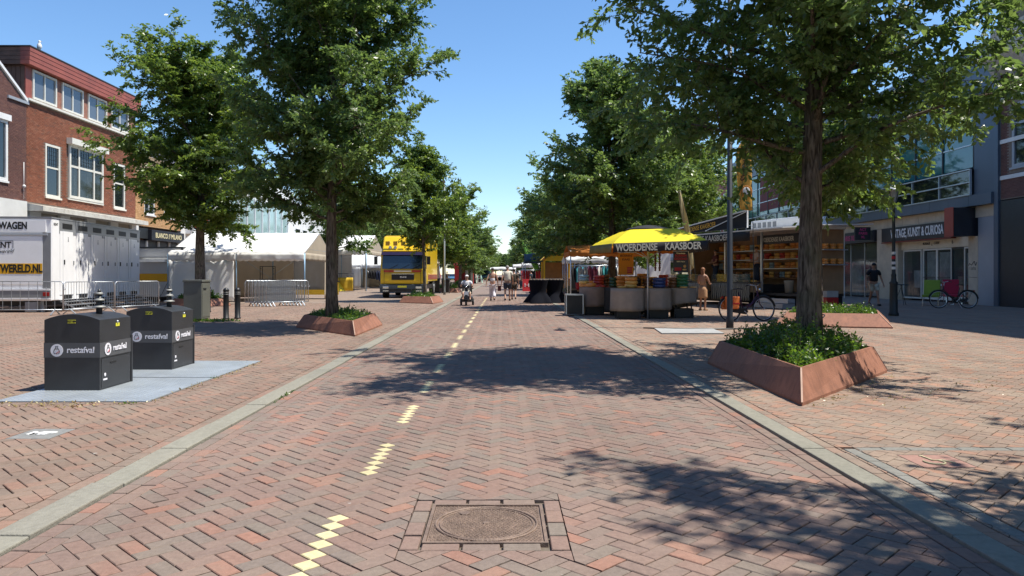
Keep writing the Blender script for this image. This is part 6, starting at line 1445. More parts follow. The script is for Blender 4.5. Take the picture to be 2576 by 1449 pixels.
# yellow gabled stall
t = thing('market_stall', 'yellow gable roofed stall with red brown trim beyond the black draped tables', 'stall', (4.1, 55, ZP))
yw = mat('stall_yellow', (.74,.46,.02), .6, 0, .1, 2); b = MB(); b.ext([(-1.15, 0, 2.35), (1.15, 0, 2.35), (1.05, 0, 2.55), (.08, 0, 3.5), (-.08, 0, 3.5), (-1.05, 0, 2.55)], (0, .05, 0)); b.build('gable_board', yw, t)
for s_ in (-1, 1):
    b = MB(); b.bar((0, -.04, 3.56), (s_ * 1.2, -.04, 2.42), .1, .1); b.build('gable_trim', mat('brown_red_trim', (.36,.10,.04), .6), t)
    b = MB(); b.ext([(0, .06, 3.54), (s_ * 1.2, .06, 2.42), (s_ * 1.2, .06, 2.46), (0, .06, 3.6)], (0, 3.4, 0)); b.build('roof_slope', yw, t)
    for y in (.05, 3.3): MB().box(s_ * 1.05 - .06, s_ * 1.05 + .06, y, y + .12, 0, 2.34).build('post', yw, t)
MB().box(-1.0, 1.0, .3, .9, 0, .95).build('counter', mat('stall_wood', (.25,.14,.06), .7, 0, .2, 3), t); MB().box(-1.0, 1.0, 3.2, 3.3, 0, 2.3).build('back_wall', MATS['stall_wood'], t)
for i in range(5): b = MB(); b.lathe([(.01, .96), (.13, .96), (.15, 1.1), (.01, 1.12)], (-.8 + i * .4, .55, 0), 10); b.build('bowl', rind['brown'], t)
text('Noten & zuidvruchten', .17, brn, t, (0, -.012, 2.78), (1, 0, 0), (0, 0, 1), bold=.003, world=False)
# black draped standing tables
for k, (x, y) in enumerate(((1.72, 36.4), (2.55, 36.8))):
    t = thing('draped_table', ('left of the two black stretch draped tables at the right kerb', 'right of the two black stretch draped tables at the right kerb')[k], 'table', (x, y, ZP), 0, 'black stretch draped tables'); dk = mat('stretch_black', (.008,.009,.014), .95, 0, .1, 4, spec=.1)
    def fn(u, v):
        a = u * 2 * math.pi; r = .48 - .10 * math.sin(min(1, v * 1.25) * math.pi * .62) + .34 * max(0, v - .55) * (.35 + .65 * abs(math.cos(a * 2 + .4))) * 2.4; return (r * math.cos(a), r * math.sin(a), 1.08 - 1.06 * v - (.10 * (1 - abs(math.cos(a * 2 + .4))) * 0))
    b = MB(); b.sheet(fn, 40, 14); b.build('cover', dk, t); b = MB(); b.lathe([(.01, 1.06), (.44, 1.06), (.45, 1.09), (.01, 1.1)], n=24); b.build('tabletop', dk, t)
    b = MB(); 
    for q in range(26): a = q * 2.4; r = .06 + .34 * math.sqrt(q / 26); b.ball((r * math.cos(a), r * math.sin(a), 1.12), (.07, .06, .05), 6)
    b.build('dried_goods', mat('dried_goods', (.13,.10,.08), .8, 0, .4, 20), t, kind='stuff')
# parasols and awning stalls of the market row
def stall(label, loc, w, d, h, cm, goods, rz=0., n=5, skirt=None, flat=.25):
    t = thing('market_stall', label, 'stall', loc, rz)
    def fn(u, v): return ((u - .5) * w, (v - .5) * d, h + flat * (1 - abs(2 * u - 1)) * .3 + flat * (1 - abs(2 * v - 1)) - .03 * math.sin(u * 12) ** 2)
    b = MB(); b.sheet(fn, 14, 8); b.build('canopy', cm, t, solid=.01); b = MB(); valance(b, (-w/2, -d/2, 0), (w/2, -d/2, 0), h, .22, 30); b.build('valance', cm, t, solid=.006)
    b = MB(); valance(b, (-w/2, d/2, 0), (-w/2, -d/2, 0), h, .22, 30); b.build('valance', cm, t, solid=.006)
    for sx in (-1, 1):
        for sy in (-1, 1): b = MB(); b.cyl((sx * (w/2 - .06), sy * (d/2 - .06), 0), (sx * (w/2 - .06), sy * (d/2 - .06), h + .02), .025, n=6); b.build('post', alu, t)
    MB().box(-w/2 + .15, w/2 - .15, -.35, .35, .72, .78).build('tabletop', MATS['stall_wood'], t)
    if skirt: b = MB(); b.sheet(lambda u, v: (-w/2 + .14 + u * (w - .28), -.36 - .02 * math.sin(u * 40), .77 - .7 * v), 30, 2); b.build('skirt', skirt, t)
    for i in range(n):
        x = -w/2 + .3 + (w - .6) * (i + .5) / n; b = MB(); hh = random.uniform(.12, .4); b.box(x - .15, x + .15, -.28, .28, .785, .785 + hh); b.build('goods', random.choice(goods), t, bevel=.02)
    return t
sl = [MATS['cloth_' + q] for q in ('black', 'navy', 'red', 'white', 'pink', 'green', 'olive', 'teal')]
stall('stall with an orange awning just left behind the yellow parasol', (4.0, 29.6, ZP), 3.0, 2.6, 2.25, po, [rind['orange'], rind['brown'], MATS['cloth_red']], skirt=MATS['cloth_black'])
stall('stall with a grey white canopy left of the orange awning', (4.75, 40.5, ZP), 2.9, 3.0, 2.15, pw, sl[:3] + [rind['brown']], n=6, skirt=sl[6])
stall('stall with a long white canopy further along the right row', (5.9, 47, ZP), 3.2, 3.0, 2.3, pw, sl, n=6, skirt=sl[0])
dkp = mat('parasol_dark_blue', (.03,.05,.07), .8, 0, .1, 2)
stall('clothing stall under a dark blue canopy beyond the yellow gable', (3.6, 70, ZP), 3.2, 5, 2.55, dkp, sl, n=7, flat=.7)
stall('stall under a grey canopy further down on the right', (3.6, 82, ZP), 3.0, 4, 2.4, pw, sl, n=6)
stall('stall with a sloping pale canopy in the distance on the right', (3.0, 96, ZP), 3.4, 5, 2.4, pw, sl, n=6)
stall('stall with a low white canopy far down the middle of the street', (-.2, 158, 0), 6, 5, 2.5, pw, sl[:3], n=8, flat=.35, skirt=sl[0])
stall('white canopied stall behind the parasol and the white box van', (7.0, 52, ZP), 4, 3, 2.5, pw, sl, n=6)
stall('white canopied stall by the distant red stall on the left', (-5.5, 125, ZP), 4, 4, 3.4, pw, sl, n=5, flat=1.2)
rack('clothes rack with dark garments beyond the yellow gabled stall', (2.9, 66.5, ZP), 10, 2.2, sl[:3] + sl[4:6])
rack('clothes rack with mixed garments at the edge of the clothing stall', (2.6, 73, ZP), 10, 2.0, sl)
rack('clothes rack with red and pink garments far on the right', (2.4, 78, ZP), 9, 1.6, [sl[2], sl[4], sl[1]])
rack('rack of hanging clothes behind the orange awning, left of the parasol', (4.3, 33.5, ZP), 9, 1.9, [sl[0], sl[3], sl[4], sl[7]])
rack('rack of shirts behind the cheese tables under the parasol', (4.4, 36.5, ZP), 9, 2.2, [sl[3], sl[0], sl[7]])
t = thing('sandwich_board', 'dark red sandwich board standing in front of the clothing stall', 'sign', (2.0, 62, ZP)); b = MB(); b.ext([(-.35, -.25, 0), (.35, -.25, 0), (.35, 0, 1.0), (-.35, 0, 1.0)], (0, -.03, 0)); b.build('front_board', red_paint, t); b = MB(); b.ext([(-.35, .25, 0), (.35, .25, 0), (.35, .02, 1.0), (-.35, .02, 1.0)], (0, .03, 0)); b.build('back_board', red_paint, t)
b = MB(); b.bar((-.15, -.2, .35), (-.15, -.12, .65), .04); b.bar((.15, -.2, .35), (.15, -.12, .65), .04); b.bar((-.15, -.18, .5), (.15, -.18, .5), .03); b.build('white_mark', white_ink, t)
# white box van behind the parasol
t = thing('box_van', 'white box van standing behind the cheese tables', 'van', (8.3, 42, ZP), R(8)); MB().box(-1.4, 1.1, 0, 4.5, .55, 3.0).build('cargo_box', white_paint, t, bevel=.03); MB().box(-1.2, .9, 4.5, 6.0, .4, 2.2).build('cab', white_paint, t, bevel=.1)
for s_ in (-1.2, .9):
    for y in (.9, 5.2): b = MB(); b.cyl((s_ - .1, y, .35), (s_ + .1, y, .35), .35, n=18); b.build('wheel', rubber, t)
MB().box(-.16, -.14, -.01, -.001, .6, 2.95).build('rear_door_seam', ink, t); MB().box(-1.0, .7, 6.001, 6.02, 1.3, 2.0).build('windscreen', dark_glass, t)
barrier('crowd_barrier', 'white grey barrier behind the cheese tables in front of the white box van', (6.9, 38, ZP), R(4), 2.3, 1.1, 17)
# far vehicles and stalls in the street
def car(label, loc, m, L=4.2, W=1.75, H=1.45, van=False, rz=0.):
    t = thing('parked_van' if van else 'parked_car', label, 'van' if van else 'car', loc, rz)
    pr = [(0, .35), (0, .75), (.1, .9), (.95, 1.02), (1.6, H - .04), (1.9, H), (L - 1.0, H), (L - .35, 1.0), (L, .9), (L, .35)] if not van else [(0, .35), (0, .9), (.1, 1.1), (.7, 1.25), (1.35, H - .08), (1.6, H), (L - .1, H), (L, H - .3), (L, .35)]
    b = MB(); b.ext([(-W/2, y, z) for y, z in pr], (W, 0, 0)); b.build('body', m, t, bevel=.06)
    a, c = ((1.0, 1.06), (1.56, H - .08)) if not van else ((.74, 1.32), (1.3, H - .14))
    b = MB(); b.ext([(-W/2 + .12, a[0], a[1]), (W/2 - .12, a[0], a[1]), (W/2 - .2, c[0], c[1]), (-W/2 + .2, c[0], c[1])], (0, -.04, .02)); b.build('windscreen', MATS['truck_glass'], t)
    for s_ in (-1, 1):
        for y in (.75, L - .75): b = MB(); b.cyl((s_ * (W/2 - .2), y, .32), (s_ * (W/2 + .01), y, .32), .32, n=18); b.build('wheel', rubber, t)
        b = MB(); b.box(s_ * (W/2 - .25) - .16, s_ * (W/2 - .25) + .16, -.02, .03, .62, .76); b.build('headlight', chrome, t)
        MB().box(*sorted((s_ * (W/2 + .004), s_ * (W/2 - .01))), 1.7, L - 1.1, H - .45, H - .12).build('side_window', dark_glass, t)
    MB().box(-W/2 + .1, W/2 - .1, -.03, .01, .38, .55).build('bumper', black, t); MB().box(-.25, .25, -.045, -.031, .42, .52).build('number_plate', lab_y, t)
    return t
car('light blue car parked far down on the left beyond the lamp post', (-8.6, 130, ZP), mat('car_blue', (.10,.25,.42), .3, .2, .05, 1, coat=.5))
car('dark green van facing the camera far down the street, left of the walking couple', (-3.4, 150, ZP), mat('van_green', (.02,.06,.06), .3, .2, .05, 1, coat=.5), 4.8, 2.0, 2.4, van=True)
t = thing('market_stall', 'bright red stall far down on the left behind the black bins', 'stall', (-5.3, 104, ZP)); MB().box(-1.3, 1.3, 1.4, 1.5, 0, 2.9).build('back_wall', red_paint, t)
for s_ in (-1, 1): MB().box(*sorted((s_ * 1.3, s_ * 1.22)), 0, 1.4, 0, 2.9).build('side_wall', red_paint, t)
MB().box(-1.3, -.7, -.05, 0, 0, 2.6).build('front_panel', red_paint, t); MB().box(.2, 1.22, -.05, 0, 0, 2.0).build('front_board', mat('khaki_board', (.25,.25,.18), .7), t); b = MB(); b.ext([(-1.4, -.5, 2.6), (-1.4, 1.5, 2.95), (-1.4, 1.5, 3.0), (-1.4, -.5, 2.72)], (2.8, 0, 0)); b.build('roof', red_paint, t)
for i, x in enumerate((-9.7, -7.9)):
    t = thing('folded_parasol', ('left', 'right')[i] + ' of two folded red parasols behind the black bins', 'parasol', (x, 92, ZP), 0, 'folded red parasols'); b = MB(); b.lathe([(.12, 0), (.12, .1), (.03, .12), (.03, .6)], n=10); b.build('stand', dark_metal, t); b = MB(); b.lathe([(.34, .7), (.38, 1.2), (.26, 2.0), (.1, 2.7), (.02, 2.95)], n=14); b.build('canopy', red_paint, t)
for i, (x, c_) in enumerate(((-4.5, cream_paint), (-3.6, mat('mint_paint', (.45,.70,.58), .5)))):
    t = thing('plastic_rack', ('cream', 'mint green')[i] + ' plastic display stand at the far left kerb beyond the mobility scooter', 'stand', (x, 118, ZP)); 
    for s_ in (-1, 1): b = MB(); b.bar((s_ * .45, -.4, 0), (s_ * .2, 0, 1.5), .09); b.bar((s_ * .45, .4, 0), (s_ * .2, 0, 1.5), .09); b.build('leg', c_, t)
    MB().box(-.5, .5, -.3, .3, .7, .76).build('shelf', c_, t); MB().box(-.25, .25, -.05, .05, 1.42, 1.55).build('top_rail', c_, t)
# ================================================================ BICYCLES, SEATS, PEOPLE
def bicycle(label, loc, rz, fm, pann=None, lean=0., side=1):
    t = thing('bicycle', label, 'bicycle', loc, rz); t.rotation_euler = (R(lean), 0, rz)
    R0 = .345
    for x in (0, 1.10):
        b = MB(); b.torus((x, 0, R0 + .02), R0, .019, 'Y', 36, 8); w = b.build('tyre', rubber, t)
        b = MB(); b.torus((x, 0, R0 + .02), R0 - .028, .010, 'Y', 36, 5); b.build('rim', alu, w)
        b = MB()
        for k in range(18): a = k * math.pi / 9 + .1; b.cyl((x + .02 * math.cos(a + 1.2), .02 * (-1) ** k, R0 + .02 + .02 * math.sin(a + 1.2)), (x + (R0 - .03) * math.cos(a), 0, R0 + .02 + (R0 - .03) * math.sin(a)), .0016, n=3, caps=False)
        b.cyl((x, -.05, R0 + .02), (x, .05, R0 + .02), .02, n=8); b.build('spokes', alu, w, kind='stuff')
        b = MB(); b.torus((x, 0, R0 + .02), R0 + .035, .022, 'Y', 20, 5, a0=R(10 if x else 20), a1=R(150 if x else 175)); b.build('mudguard', black, t)
    H_ = R0 + .02; bb = (.44, 0, .29); seat = (.30, 0, .86); hd = (.90, 0, .90); hl = (.95, 0, .66)
    b = MB(); b.tube([hd, hl], .022, 8); b.tube([hl, (.98, 0, .5), (1.10, 0, H_)], .015, 6); b.tube([(hl[0], 0, .70), bb], .024, 8); b.tube([(hd[0], 0, .84), (.62, 0, .62), (.37, 0, .58)], .016, 8) if 0 else b.tube([(hd[0] + .02, 0, .8), (.7, 0, .52), (.43, 0, .42)], .015, 8)
    b.tube([bb, seat], .018, 8)
    for s_ in (-.04, .04): b.tube([bb, (0, s_, H_)], .011, 6); b.tube([(.34, 0, .72), (0, s_, H_)], .010, 6)
    b.build('frame', fm, t)
    b = MB(); b.tube([(hd[0], 0, .88), (.87, 0, 1.05)], .014, 6); b.tube([(.74, -.29, 1.06), (.82, -.26, 1.09), (.89, -.1, 1.06), (.89, .1, 1.06), (.82, .26, 1.09), (.74, .29, 1.06)], .012, 6); b.build('handlebar', alu, t)
    for s_ in (-1, 1): b = MB(); b.cyl((.82, s_ * .26, 1.09), (.70, s_ * .3, 1.055), .017, n=8); b.build('grip', black, t)
    b = MB(); b.ext([(.16, -.1, .93), (.16, .1, .93), (.24, .11, .95), (.34, .04, .94), (.44, .015, .93), (.44, -.015, .93), (.34, -.04, .94), (.24, -.11, .95)], (0, 0, .035)); b.build('saddle', black, t, bevel=.012)
    b = MB(); b.box(-.2, .28, -.06, .06, .735, .75); b.bar((-.15, .06, .74), (0, .05, H_), .012); b.bar((-.15, -.06, .74), (0, -.05, H_), .012); b.build('rack', black, t)
    b = MB(); b.ext([(0, -.075, .30), (.1, -.075, .26), (.5, -.075, .20), (.56, -.075, .29), (.5, -.075, .38), (0, -.075, .42)], (0, .03, 0)); b.build('chain_guard', black, t, bevel=.01)
    b = MB(); b.cyl((.44, -.08, .29), (.44, .08, .29), .02, n=8); b.bar((.44, -.09, .29), (.54, -.09, .15), .018); b.bar((.44, .09, .29), (.34, .09, .43), .018); b.box(.5, .6, -.17, -.09, .14, .165); b.box(.28, .38, .09, .17, .42, .445); b.build('crank', alu, t)
    b = MB(); b.lathe([(.03, 0), (.045, .05), (.01, .06)], (0, 0, 0), 10); b.v = [(.96 + z, y, .93 + x) for x, y, z in b.v]; b.build('headlamp', chrome, t)
    b = MB(); b.box(-.24, -.21, -.03, .03, .68, .74); b.build('tail_lamp', MATS['tail_red'], t); b = MB(); b.bar((.4, .05, .28), (.28, .12, .0), .014); b.build('kickstand', alu, t)
    if pann:
        for s_ in (-1, 1):
            b = MB(); b.ext([(-.18, s_ * .07, .36), (.20, s_ * .07, .36), (.24, s_ * .07, .73), (-.20, s_ * .07, .73)], (0, s_ * .13, 0)); p_ = b.build('pannier', pann, t, bevel=.03)
            b = MB(); b.box(-.19, .22, *sorted((s_ * .202, s_ * .206)), .5, .54); b.bar((-.05, s_ * .206, .38), (.05, s_ * .206, .72), .03, .004); b.build('pannier_band', red_paint, p_)
    return t
xa, ya, _ = G(1846, 812); bicycle('dark purple city bicycle with orange panniers parked behind the tall dark pole', (xa, ya + .35, ZP), R(12), mat('frame_purple', (.06,.015,.05), .35, .3, .05, 3), mat('pannier_orange', (.65,.16,.03), .6, 0, .1, 3), -4)
xa, ya, _ = G(2436, 777); bicycle('dark bicycle leaning before the vintage shop window', (xa, ya, ZP), R(170), mat('frame_dark', (.03,.03,.035), .3, .4, .05, 3), None, 3)
t = thing('lounge_chair', 'lime green low chair outside the vintage shop door', 'chair', (18.9, 33.3, ZP), R(-35)); lg = mat('lime_fabric', (.22,.30,.03), .8, 0, .1, 5)
MB().box(-.32, .32, -.34, .3, .38, .5).build('seat', lg, t, bevel=.03); b = MB(); b.ext([(-.32, .22, .5), (-.32, .34, .5), (-.32, .56, 1.12), (-.32, .44, 1.14)], (.64, 0, 0)); b.build('backrest', lg, t, bevel=.03)
for s_ in (-.3, .3):
    for y in (-.3, .28): MB().bar((s_, y, 0), (s_, y * .9, .38), .025).build('leg', chrome, t)
t = thing('lounge_chair', 'red chair half hidden behind the bicycle at the vintage shop', 'chair', (20.2, 33.9, ZP), R(-20)); rf = mat('red_fabric', (.45,.02,.06), .8, 0, .1, 5)
MB().box(-.32, .32, -.34, .3, .38, .5).build('seat', rf, t, bevel=.03); MB().box(-.32, .32, .3, .4, .5, 1.15).build('backrest', rf, t, bevel=.03)
for s_ in (-.3, .3):
    for y in (-.3, .28): MB().bar((s_, y, 0), (s_, y * .9, .38), .025).build('leg', chrome, t)
t = thing('cafe_table', 'small dark metal table beside the lime green chair', 'table', (17.95, 34.0, ZP)); b = MB(); b.lathe([(.01, .9), (.34, .9), (.34, .93), (.01, .94)], n=20); b.build('tabletop', dark_metal, t)
for k in range(3): a = k * 2.09 + .4; MB().bar((.3 * math.cos(a), .3 * math.sin(a), 0), (-.03 * math.cos(a), -.03 * math.sin(a), .9), .02).build('leg', dark_metal, t)
# street lantern
t = thing('street_lantern', 'classic dark street lantern with a white glass head in front of the vintage shop', 'lamp post', (*G(2248, 795)[:2], ZP)); lm = mat('lantern_paint', (.03,.035,.035), .5, .2, .2, 5)
b = MB(); b.lathe([(.16, 0), (.16, .08), (.13, .12), (.12, 1.05), (.14, 1.1), (.09, 1.16), (.075, 1.3), (.085, 1.36), (.06, 1.42), (.045, 3.55), (.06, 3.6), (.035, 3.66), (.035, 3.75)], n=16); b.build('pole', lm, t)
b = MB(); b.lathe([(.07, 3.75), (.20, 4.18), (.20, 4.2), (.06, 3.76)], n=8, smooth=False); b.build('glass_head', mat('lantern_glass', (.50,.52,.50), .3, 0, .05, 4, trans=.4), t)
b = MB(); b.lathe([(.27, 4.18), (.26, 4.22), (.12, 4.33), (.05, 4.36), (.04, 4.42), (.01, 4.46)], n=16); b.build('hood', mat('lantern_hood', (.55,.56,.55), .4, .3), t)
b = MB(); 
for k in range(4): a = k * math.pi / 2 + .4; b.bar((.06 * math.cos(a), .06 * math.sin(a), 3.74), (.2 * math.cos(a), .2 * math.sin(a), 4.18), .014)
b.build('glazing_bars', lm, t); 
for z, m_ in ((1.55, white_ink), (1.72, logo_w), (1.9, red_ink), (2.05, white_ink)): b = MB(); b.lathe([(.062, z), (.062, z + .09)], n=16, caps=False); b.build('sticker', m_, t)
# ---------------------------------------------------------------- people
def skin(name, pts, edges, rad, m, parent, sub=1, smooth=True):
    me = bpy.data.meshes.new(name); me.from_pydata([tuple(p) for p in pts], edges, []); o = bpy.data.objects.new(name, me); COL.objects.link(o)
    sk = o.modifiers.new('s', 'SKIN'); sk.use_smooth_shade = True; sd_ = o.modifiers.new('d', 'SUBSURF'); sd_.levels = sub; sd_.render_levels = sub
    for i, r in enumerate(rad):
        r = r if hasattr(r, '__len__') else (r, r); me.skin_vertices[0].data[i].radius = r
    me.skin_vertices[0].data[0].use_root = True
    dg = bpy.context.evaluated_depsgraph_get(); nm = bpy.data.meshes.new_from_object(o.evaluated_get(dg)); bpy.data.objects.remove(o)
    nm.materials.clear(); nm.materials.append(m); nm.polygons.foreach_set('use_smooth', [True] * len(nm.polygons)); nm.name = name
    q = bpy.data.objects.new(name, nm); COL.objects.link(q); q.parent = parent; return q
skin_t = mat('skin', (.48,.27,.18), .55, 0, .08, 8); skin_d = mat('skin_tanned', (.36,.19,.12), .55, 0, .08, 8)
STAND = dict(kneeL=(-.10, .03, .50), kneeR=(.10, .02, .50), ankL=(-.10, -.02, .08), ankR=(.10, -.01, .08), elL=(-.27, -.02, 1.12), elR=(.27, -.02, 1.12), wrL=(-.28, .06, .87), wrR=(.28, .06, .87))
WALK = dict(kneeL=(-.09, .20, .53), kneeR=(.09, .02, .50), ankL=(-.09, .30, .10), ankR=(.09, -.30, .15), elL=(-.26, -.12, 1.14), elR=(.26, .04, 1.12), wrL=(-.29, -.10, .88), wrR=(.28, .22, .92))
def person(label, loc, rz, height, pose, top_m, top_kind, low_m, low_kind, skin_m, hair_m, hair='short', shoe_m=None, lean=0., cap=None, bulk=1., group=None, female=False):
    t = thing('person', label, 'person', loc, rz, group); s = height / 1.75; P = dict(STAND); P.update(pose)
    pel = Vector(P.get('pel', (0, 0, .93))); tl = Vector((0, math.sin(lean), math.cos(lean)))
    def up(h, y=0., x=0.): v = pel + tl * h; return (v.x + x, v.y + y, v.z)
    sw = .165 if female else .19
    J = {'pel': tuple(pel), 'waist': up(.17), 'chest': up(.36, .0), 'neckb': up(.50), 'neck': up(.58, .01), 'jaw': up(.65, .03), 'head': up(.72, .025), 'crown': up(.79, .01),
         'shL': up(.475, 0, -sw), 'shR': up(.475, 0, sw), 'hipL': (pel.x - .085, pel.y, pel.z - .05), 'hipR': (pel.x + .085, pel.y, pel.z - .05)}
    J.update({k: P[k] for k in ('kneeL', 'kneeR', 'ankL', 'ankR', 'elL', 'elR', 'wrL', 'wrR')})
    for k in 'LR':
        a = J['ank' + k]; J['heel' + k] = (a[0], a[1] - .04, a[2] - .045); J['toe' + k] = (a[0] * 1.15, a[1] + .15, a[2] - .05 if a[2] < .12 else a[2] - .07)
        w = Vector(J['wr' + k]); e = Vector(J['el' + k]); d = (w - e).normalized(); J['palm' + k] = tuple(w + d * .07)
    names = list(J); idx = {n: i for i, n in enumerate(names)}
    rad = dict(pel=(.155 * bulk, .115 * bulk), waist=(.13 * bulk, .105 * bulk), chest=(.155 * bulk, .115 * bulk), neckb=(.085, .07), neck=.052, jaw=(.06, .07), head=(.078, .092), crown=(.055, .062),
               shL=.06, shR=.06, hipL=.085, hipR=.085, kneeL=.056, kneeR=.056, ankL=.038, ankR=.038, heelL=.035, heelR=.035, toeL=(.036, .025), toeR=(.036, .025), elL=.040, elR=.040, wrL=.026, wrR=.026, palmL=(.036, .018), palmR=(.036, .018))
    ed = [('pel', 'waist'), ('waist', 'chest'), ('chest', 'neckb'), ('neckb', 'neck'), ('neck', 'jaw'), ('jaw', 'head'), ('head', 'crown')]
    for k in 'LR': ed += [('neckb', 'sh' + k), ('sh' + k, 'el' + k), ('el' + k, 'wr' + k), ('wr' + k, 'palm' + k), ('pel', 'hip' + k), ('hip' + k, 'knee' + k), ('knee' + k, 'ank' + k), ('ank' + k, 'heel' + k), ('ank' + k, 'toe' + k)]
    pts = [Vector(J[n]) * s for n in names]; rr = [(lambda r: tuple(q * s for q in r) if hasattr(r, '__len__') else r * s)(rad[n]) for n in names]; E = [(idx[a], idx[b_]) for a, b_ in ed]
    for k in 'LR':      # five fingers, unequal and bent
        w = Vector(J['wr' + k]); pm = Vector(J['palm' + k]); d = (pm - w).normalized(); sx = -1 if k == 'L' else 1
        lat = Vector((0, 1, 0)) - d * d.y; lat.normalize(); cur = d.cross(lat).normalized() * sx
        for q in range(5):
            off = (q - 1.5) * .019 if q < 4 else -.03; L = (.075, .085, .08, .062, .055)[q]; a = pm + lat * off * (-1) + d * (.02 if q < 4 else -.03); m_ = a + d * L * .55 + cur * -.012 - lat * (.02 if q == 4 else 0) * -1; e = m_ + d * L * .4 + cur * -.022
            i0 = len(pts); pts += [m_ * s, e * s]; rr += [.0095 * s, .008 * s]; E += [(idx['palm' + k], i0), (i0, i0 + 1)]
    skin('body', pts, E, rr, skin_m, t)
    def S(n): return Vector(J[n]) * s
    def mid(a, b_, f): return S(a).lerp(S(b_), f)
    g = 1.14
    if top_kind in ('tee', 'strap'):
        if top_kind == 'tee':
            pp = [S('pel') + Vector((0, 0, .03)), S('waist'), S('chest'), S('neckb') - Vector((0, 0, .02)), S('shL'), mid('shL', 'elL', .62), S('shR'), mid('shR', 'elR', .62)]
            skin('shirt', pp, [(0, 1), (1, 2), (2, 3), (3, 4), (4, 5), (3, 6), (6, 7)], [(.185 * s * bulk, .15 * s * bulk), (.165 * s * bulk, .14 * s * bulk), (.18 * s * bulk, .14 * s * bulk), (.10 * s, .09 * s), .085 * s, .07 * s, .085 * s, .07 * s], top_m, t)
        else:
            skin('top', [S('pel') + Vector((0, 0, .06)), S('waist'), S('chest')], [(0, 1), (1, 2)], [(.16 * s, .125 * s), (.14 * s, .115 * s), (.165 * s, .125 * s)], top_m, t)
            b = MB(); [b.tube([S('chest') + Vector((x, -.1 * s, .04)), S('shL' if x < 0 else 'shR') * .5 + S('neckb') * .5 + Vector((0, 0, .06 * s)), S('chest') + Vector((x, .12 * s, .04))], .012, 5) for x in (-.08, .08)]; b.build('straps', top_m, t)
    if low_kind in ('shorts', 'trousers'):
        f = .82 if low_kind == 'shorts' else 1.0; pp = [S('pel') + Vector((0, 0, .05)), S('hipL'), S('hipR')]; rr = [(.172 * s * bulk, .14 * s * bulk), .115 * s * bulk, .115 * s * bulk]; E = [(0, 1), (0, 2)]
        for q, k in enumerate('LR'):
            if low_kind == 'shorts': pp.append(mid('hip' + k, 'knee' + k, .85)); rr.append(.10 * s); E.append((1 + q, len(pp) - 1))
            else:
                pp += [S('knee' + k), mid('knee' + k, 'ank' + k, .9)]; rr += [.095 * s, .10 * s]; E += [(1 + q, len(pp) - 2), (len(pp) - 2, len(pp) - 1)]
        skin(low_kind, pp, E, rr, low_m, t)
    if low_kind in ('skirt', 'dress'):
        b = MB(); z1 = pel.z * s + .08 * s; c_ = pel * s
        k1 = Vector(J['kneeL']) * .5 + Vector(J['kneeR']) * .5
        b.lathe([(.15 * s, 0), (.185 * s, -.18 * s), (.19 * s, -.42 * s), (.20 * s, -.50 * s)], (c_.x, c_.y, z1), 20, sy=.8); b.build('skirt', low_m, t)
    if shoe_m:
        b = MB()
        for k in 'LR': a, h_ = S('toe' + k), S('heel' + k); b.tube([h_ + Vector((0, -.02, 0)), (a + h_) / 2 + Vector((0, 0, .005)), a + Vector((0, .015, -.002))], [.05 * s, .05 * s, .038 * s], 8)
        for k in 'LR': pass
        n_ = len(b.v) // 2; b2 = MB(); b2.v, b2.f, b2.m, b2.sm = b.v[:n_], b.f[:len(b.f)//2], b.m[:len(b.m)//2], b.sm[:len(b.sm)//2]; b2.build('shoe', shoe_m, t)
        b3 = MB(); b3.v = b.v[n_:]; b3.f = [tuple(i - n_ for i in f) for f in b.f[len(b.f)//2:]]; b3.m = b.m[len(b.m)//2:]; b3.sm = b.sm[len(b.sm)//2:]; b3.build('shoe', shoe_m, t)
    hd = S('head'); 
    if hair == 'short' : b = MB(); b.ball(hd + Vector((0, -.018 * s, .028 * s)), (.082 * s, .095 * s, .082 * s), 14); b.build('hair', hair_m, t)
    if hair == 'long': b = MB(); b.ball(hd + Vector((0, -.02 * s, .026 * s)), (.088 * s, .10 * s, .088 * s), 14); b.lathe([(.03 * s, -.30 * s), (.075 * s, -.2 * s), (.085 * s, 0), (.05 * s, .05 * s)], hd + Vector((0, -.055 * s, 0)), 12, sy=.6); b.build('hair', hair_m, t)
    if hair == 'bun': b = MB(); b.ball(hd + Vector((0, -.02 * s, .026 * s)), (.085 * s, .098 * s, .085 * s), 14); b.ball(hd + Vector((0, -.10 * s, .02 * s)), .045 * s, 10); b.build('hair', hair_m, t)
    if cap: b = MB(); b.ball(hd + Vector((0, -.005 * s, .042 * s)), (.089 * s, .10 * s, .066 * s), 14); b.ext([hd + Vector((x * s, y * s, .04 * s)) for x, y in ((-.07, .07), (-.06, .16), (0, .185), (.06, .16), (.07, .07))], (0, 0, .012 * s)); b.build('cap', cap, t)
    b = MB(); fy_ = .088 * s; b.ball(hd + Vector((0, fy_ + .008 * s, -.012 * s)), (.011 * s, .018 * s, .02 * s), 8); b.build('nose', skin_m, t)
    b = MB(); [b.ball(hd + Vector((x * s, fy_ * .93, .012 * s)), (.011 * s, .006 * s, .006 * s), 6) for x in (-.03, .03)]; b.build('eyes', ink, t)
    b = MB(); b.ball(hd + Vector((0, fy_ * .95, -.052 * s)), (.022 * s, .008 * s, .006 * s), 8); b.build('mouth', mat('lip', (.30,.10,.08), .5), t)
    b = MB(); [b.ball(hd + Vector((x * s, -.0, -.008 * s)), (.012 * s, .02 * s, .03 * s), 8) for x in (-.08, .08)]; b.build('ears', skin_m, t)
    return t
def cloth(n, c, **k): return mat('wear_' + n, c, .85, 0, .1, 7, bump=.3, bscale=14, **k)
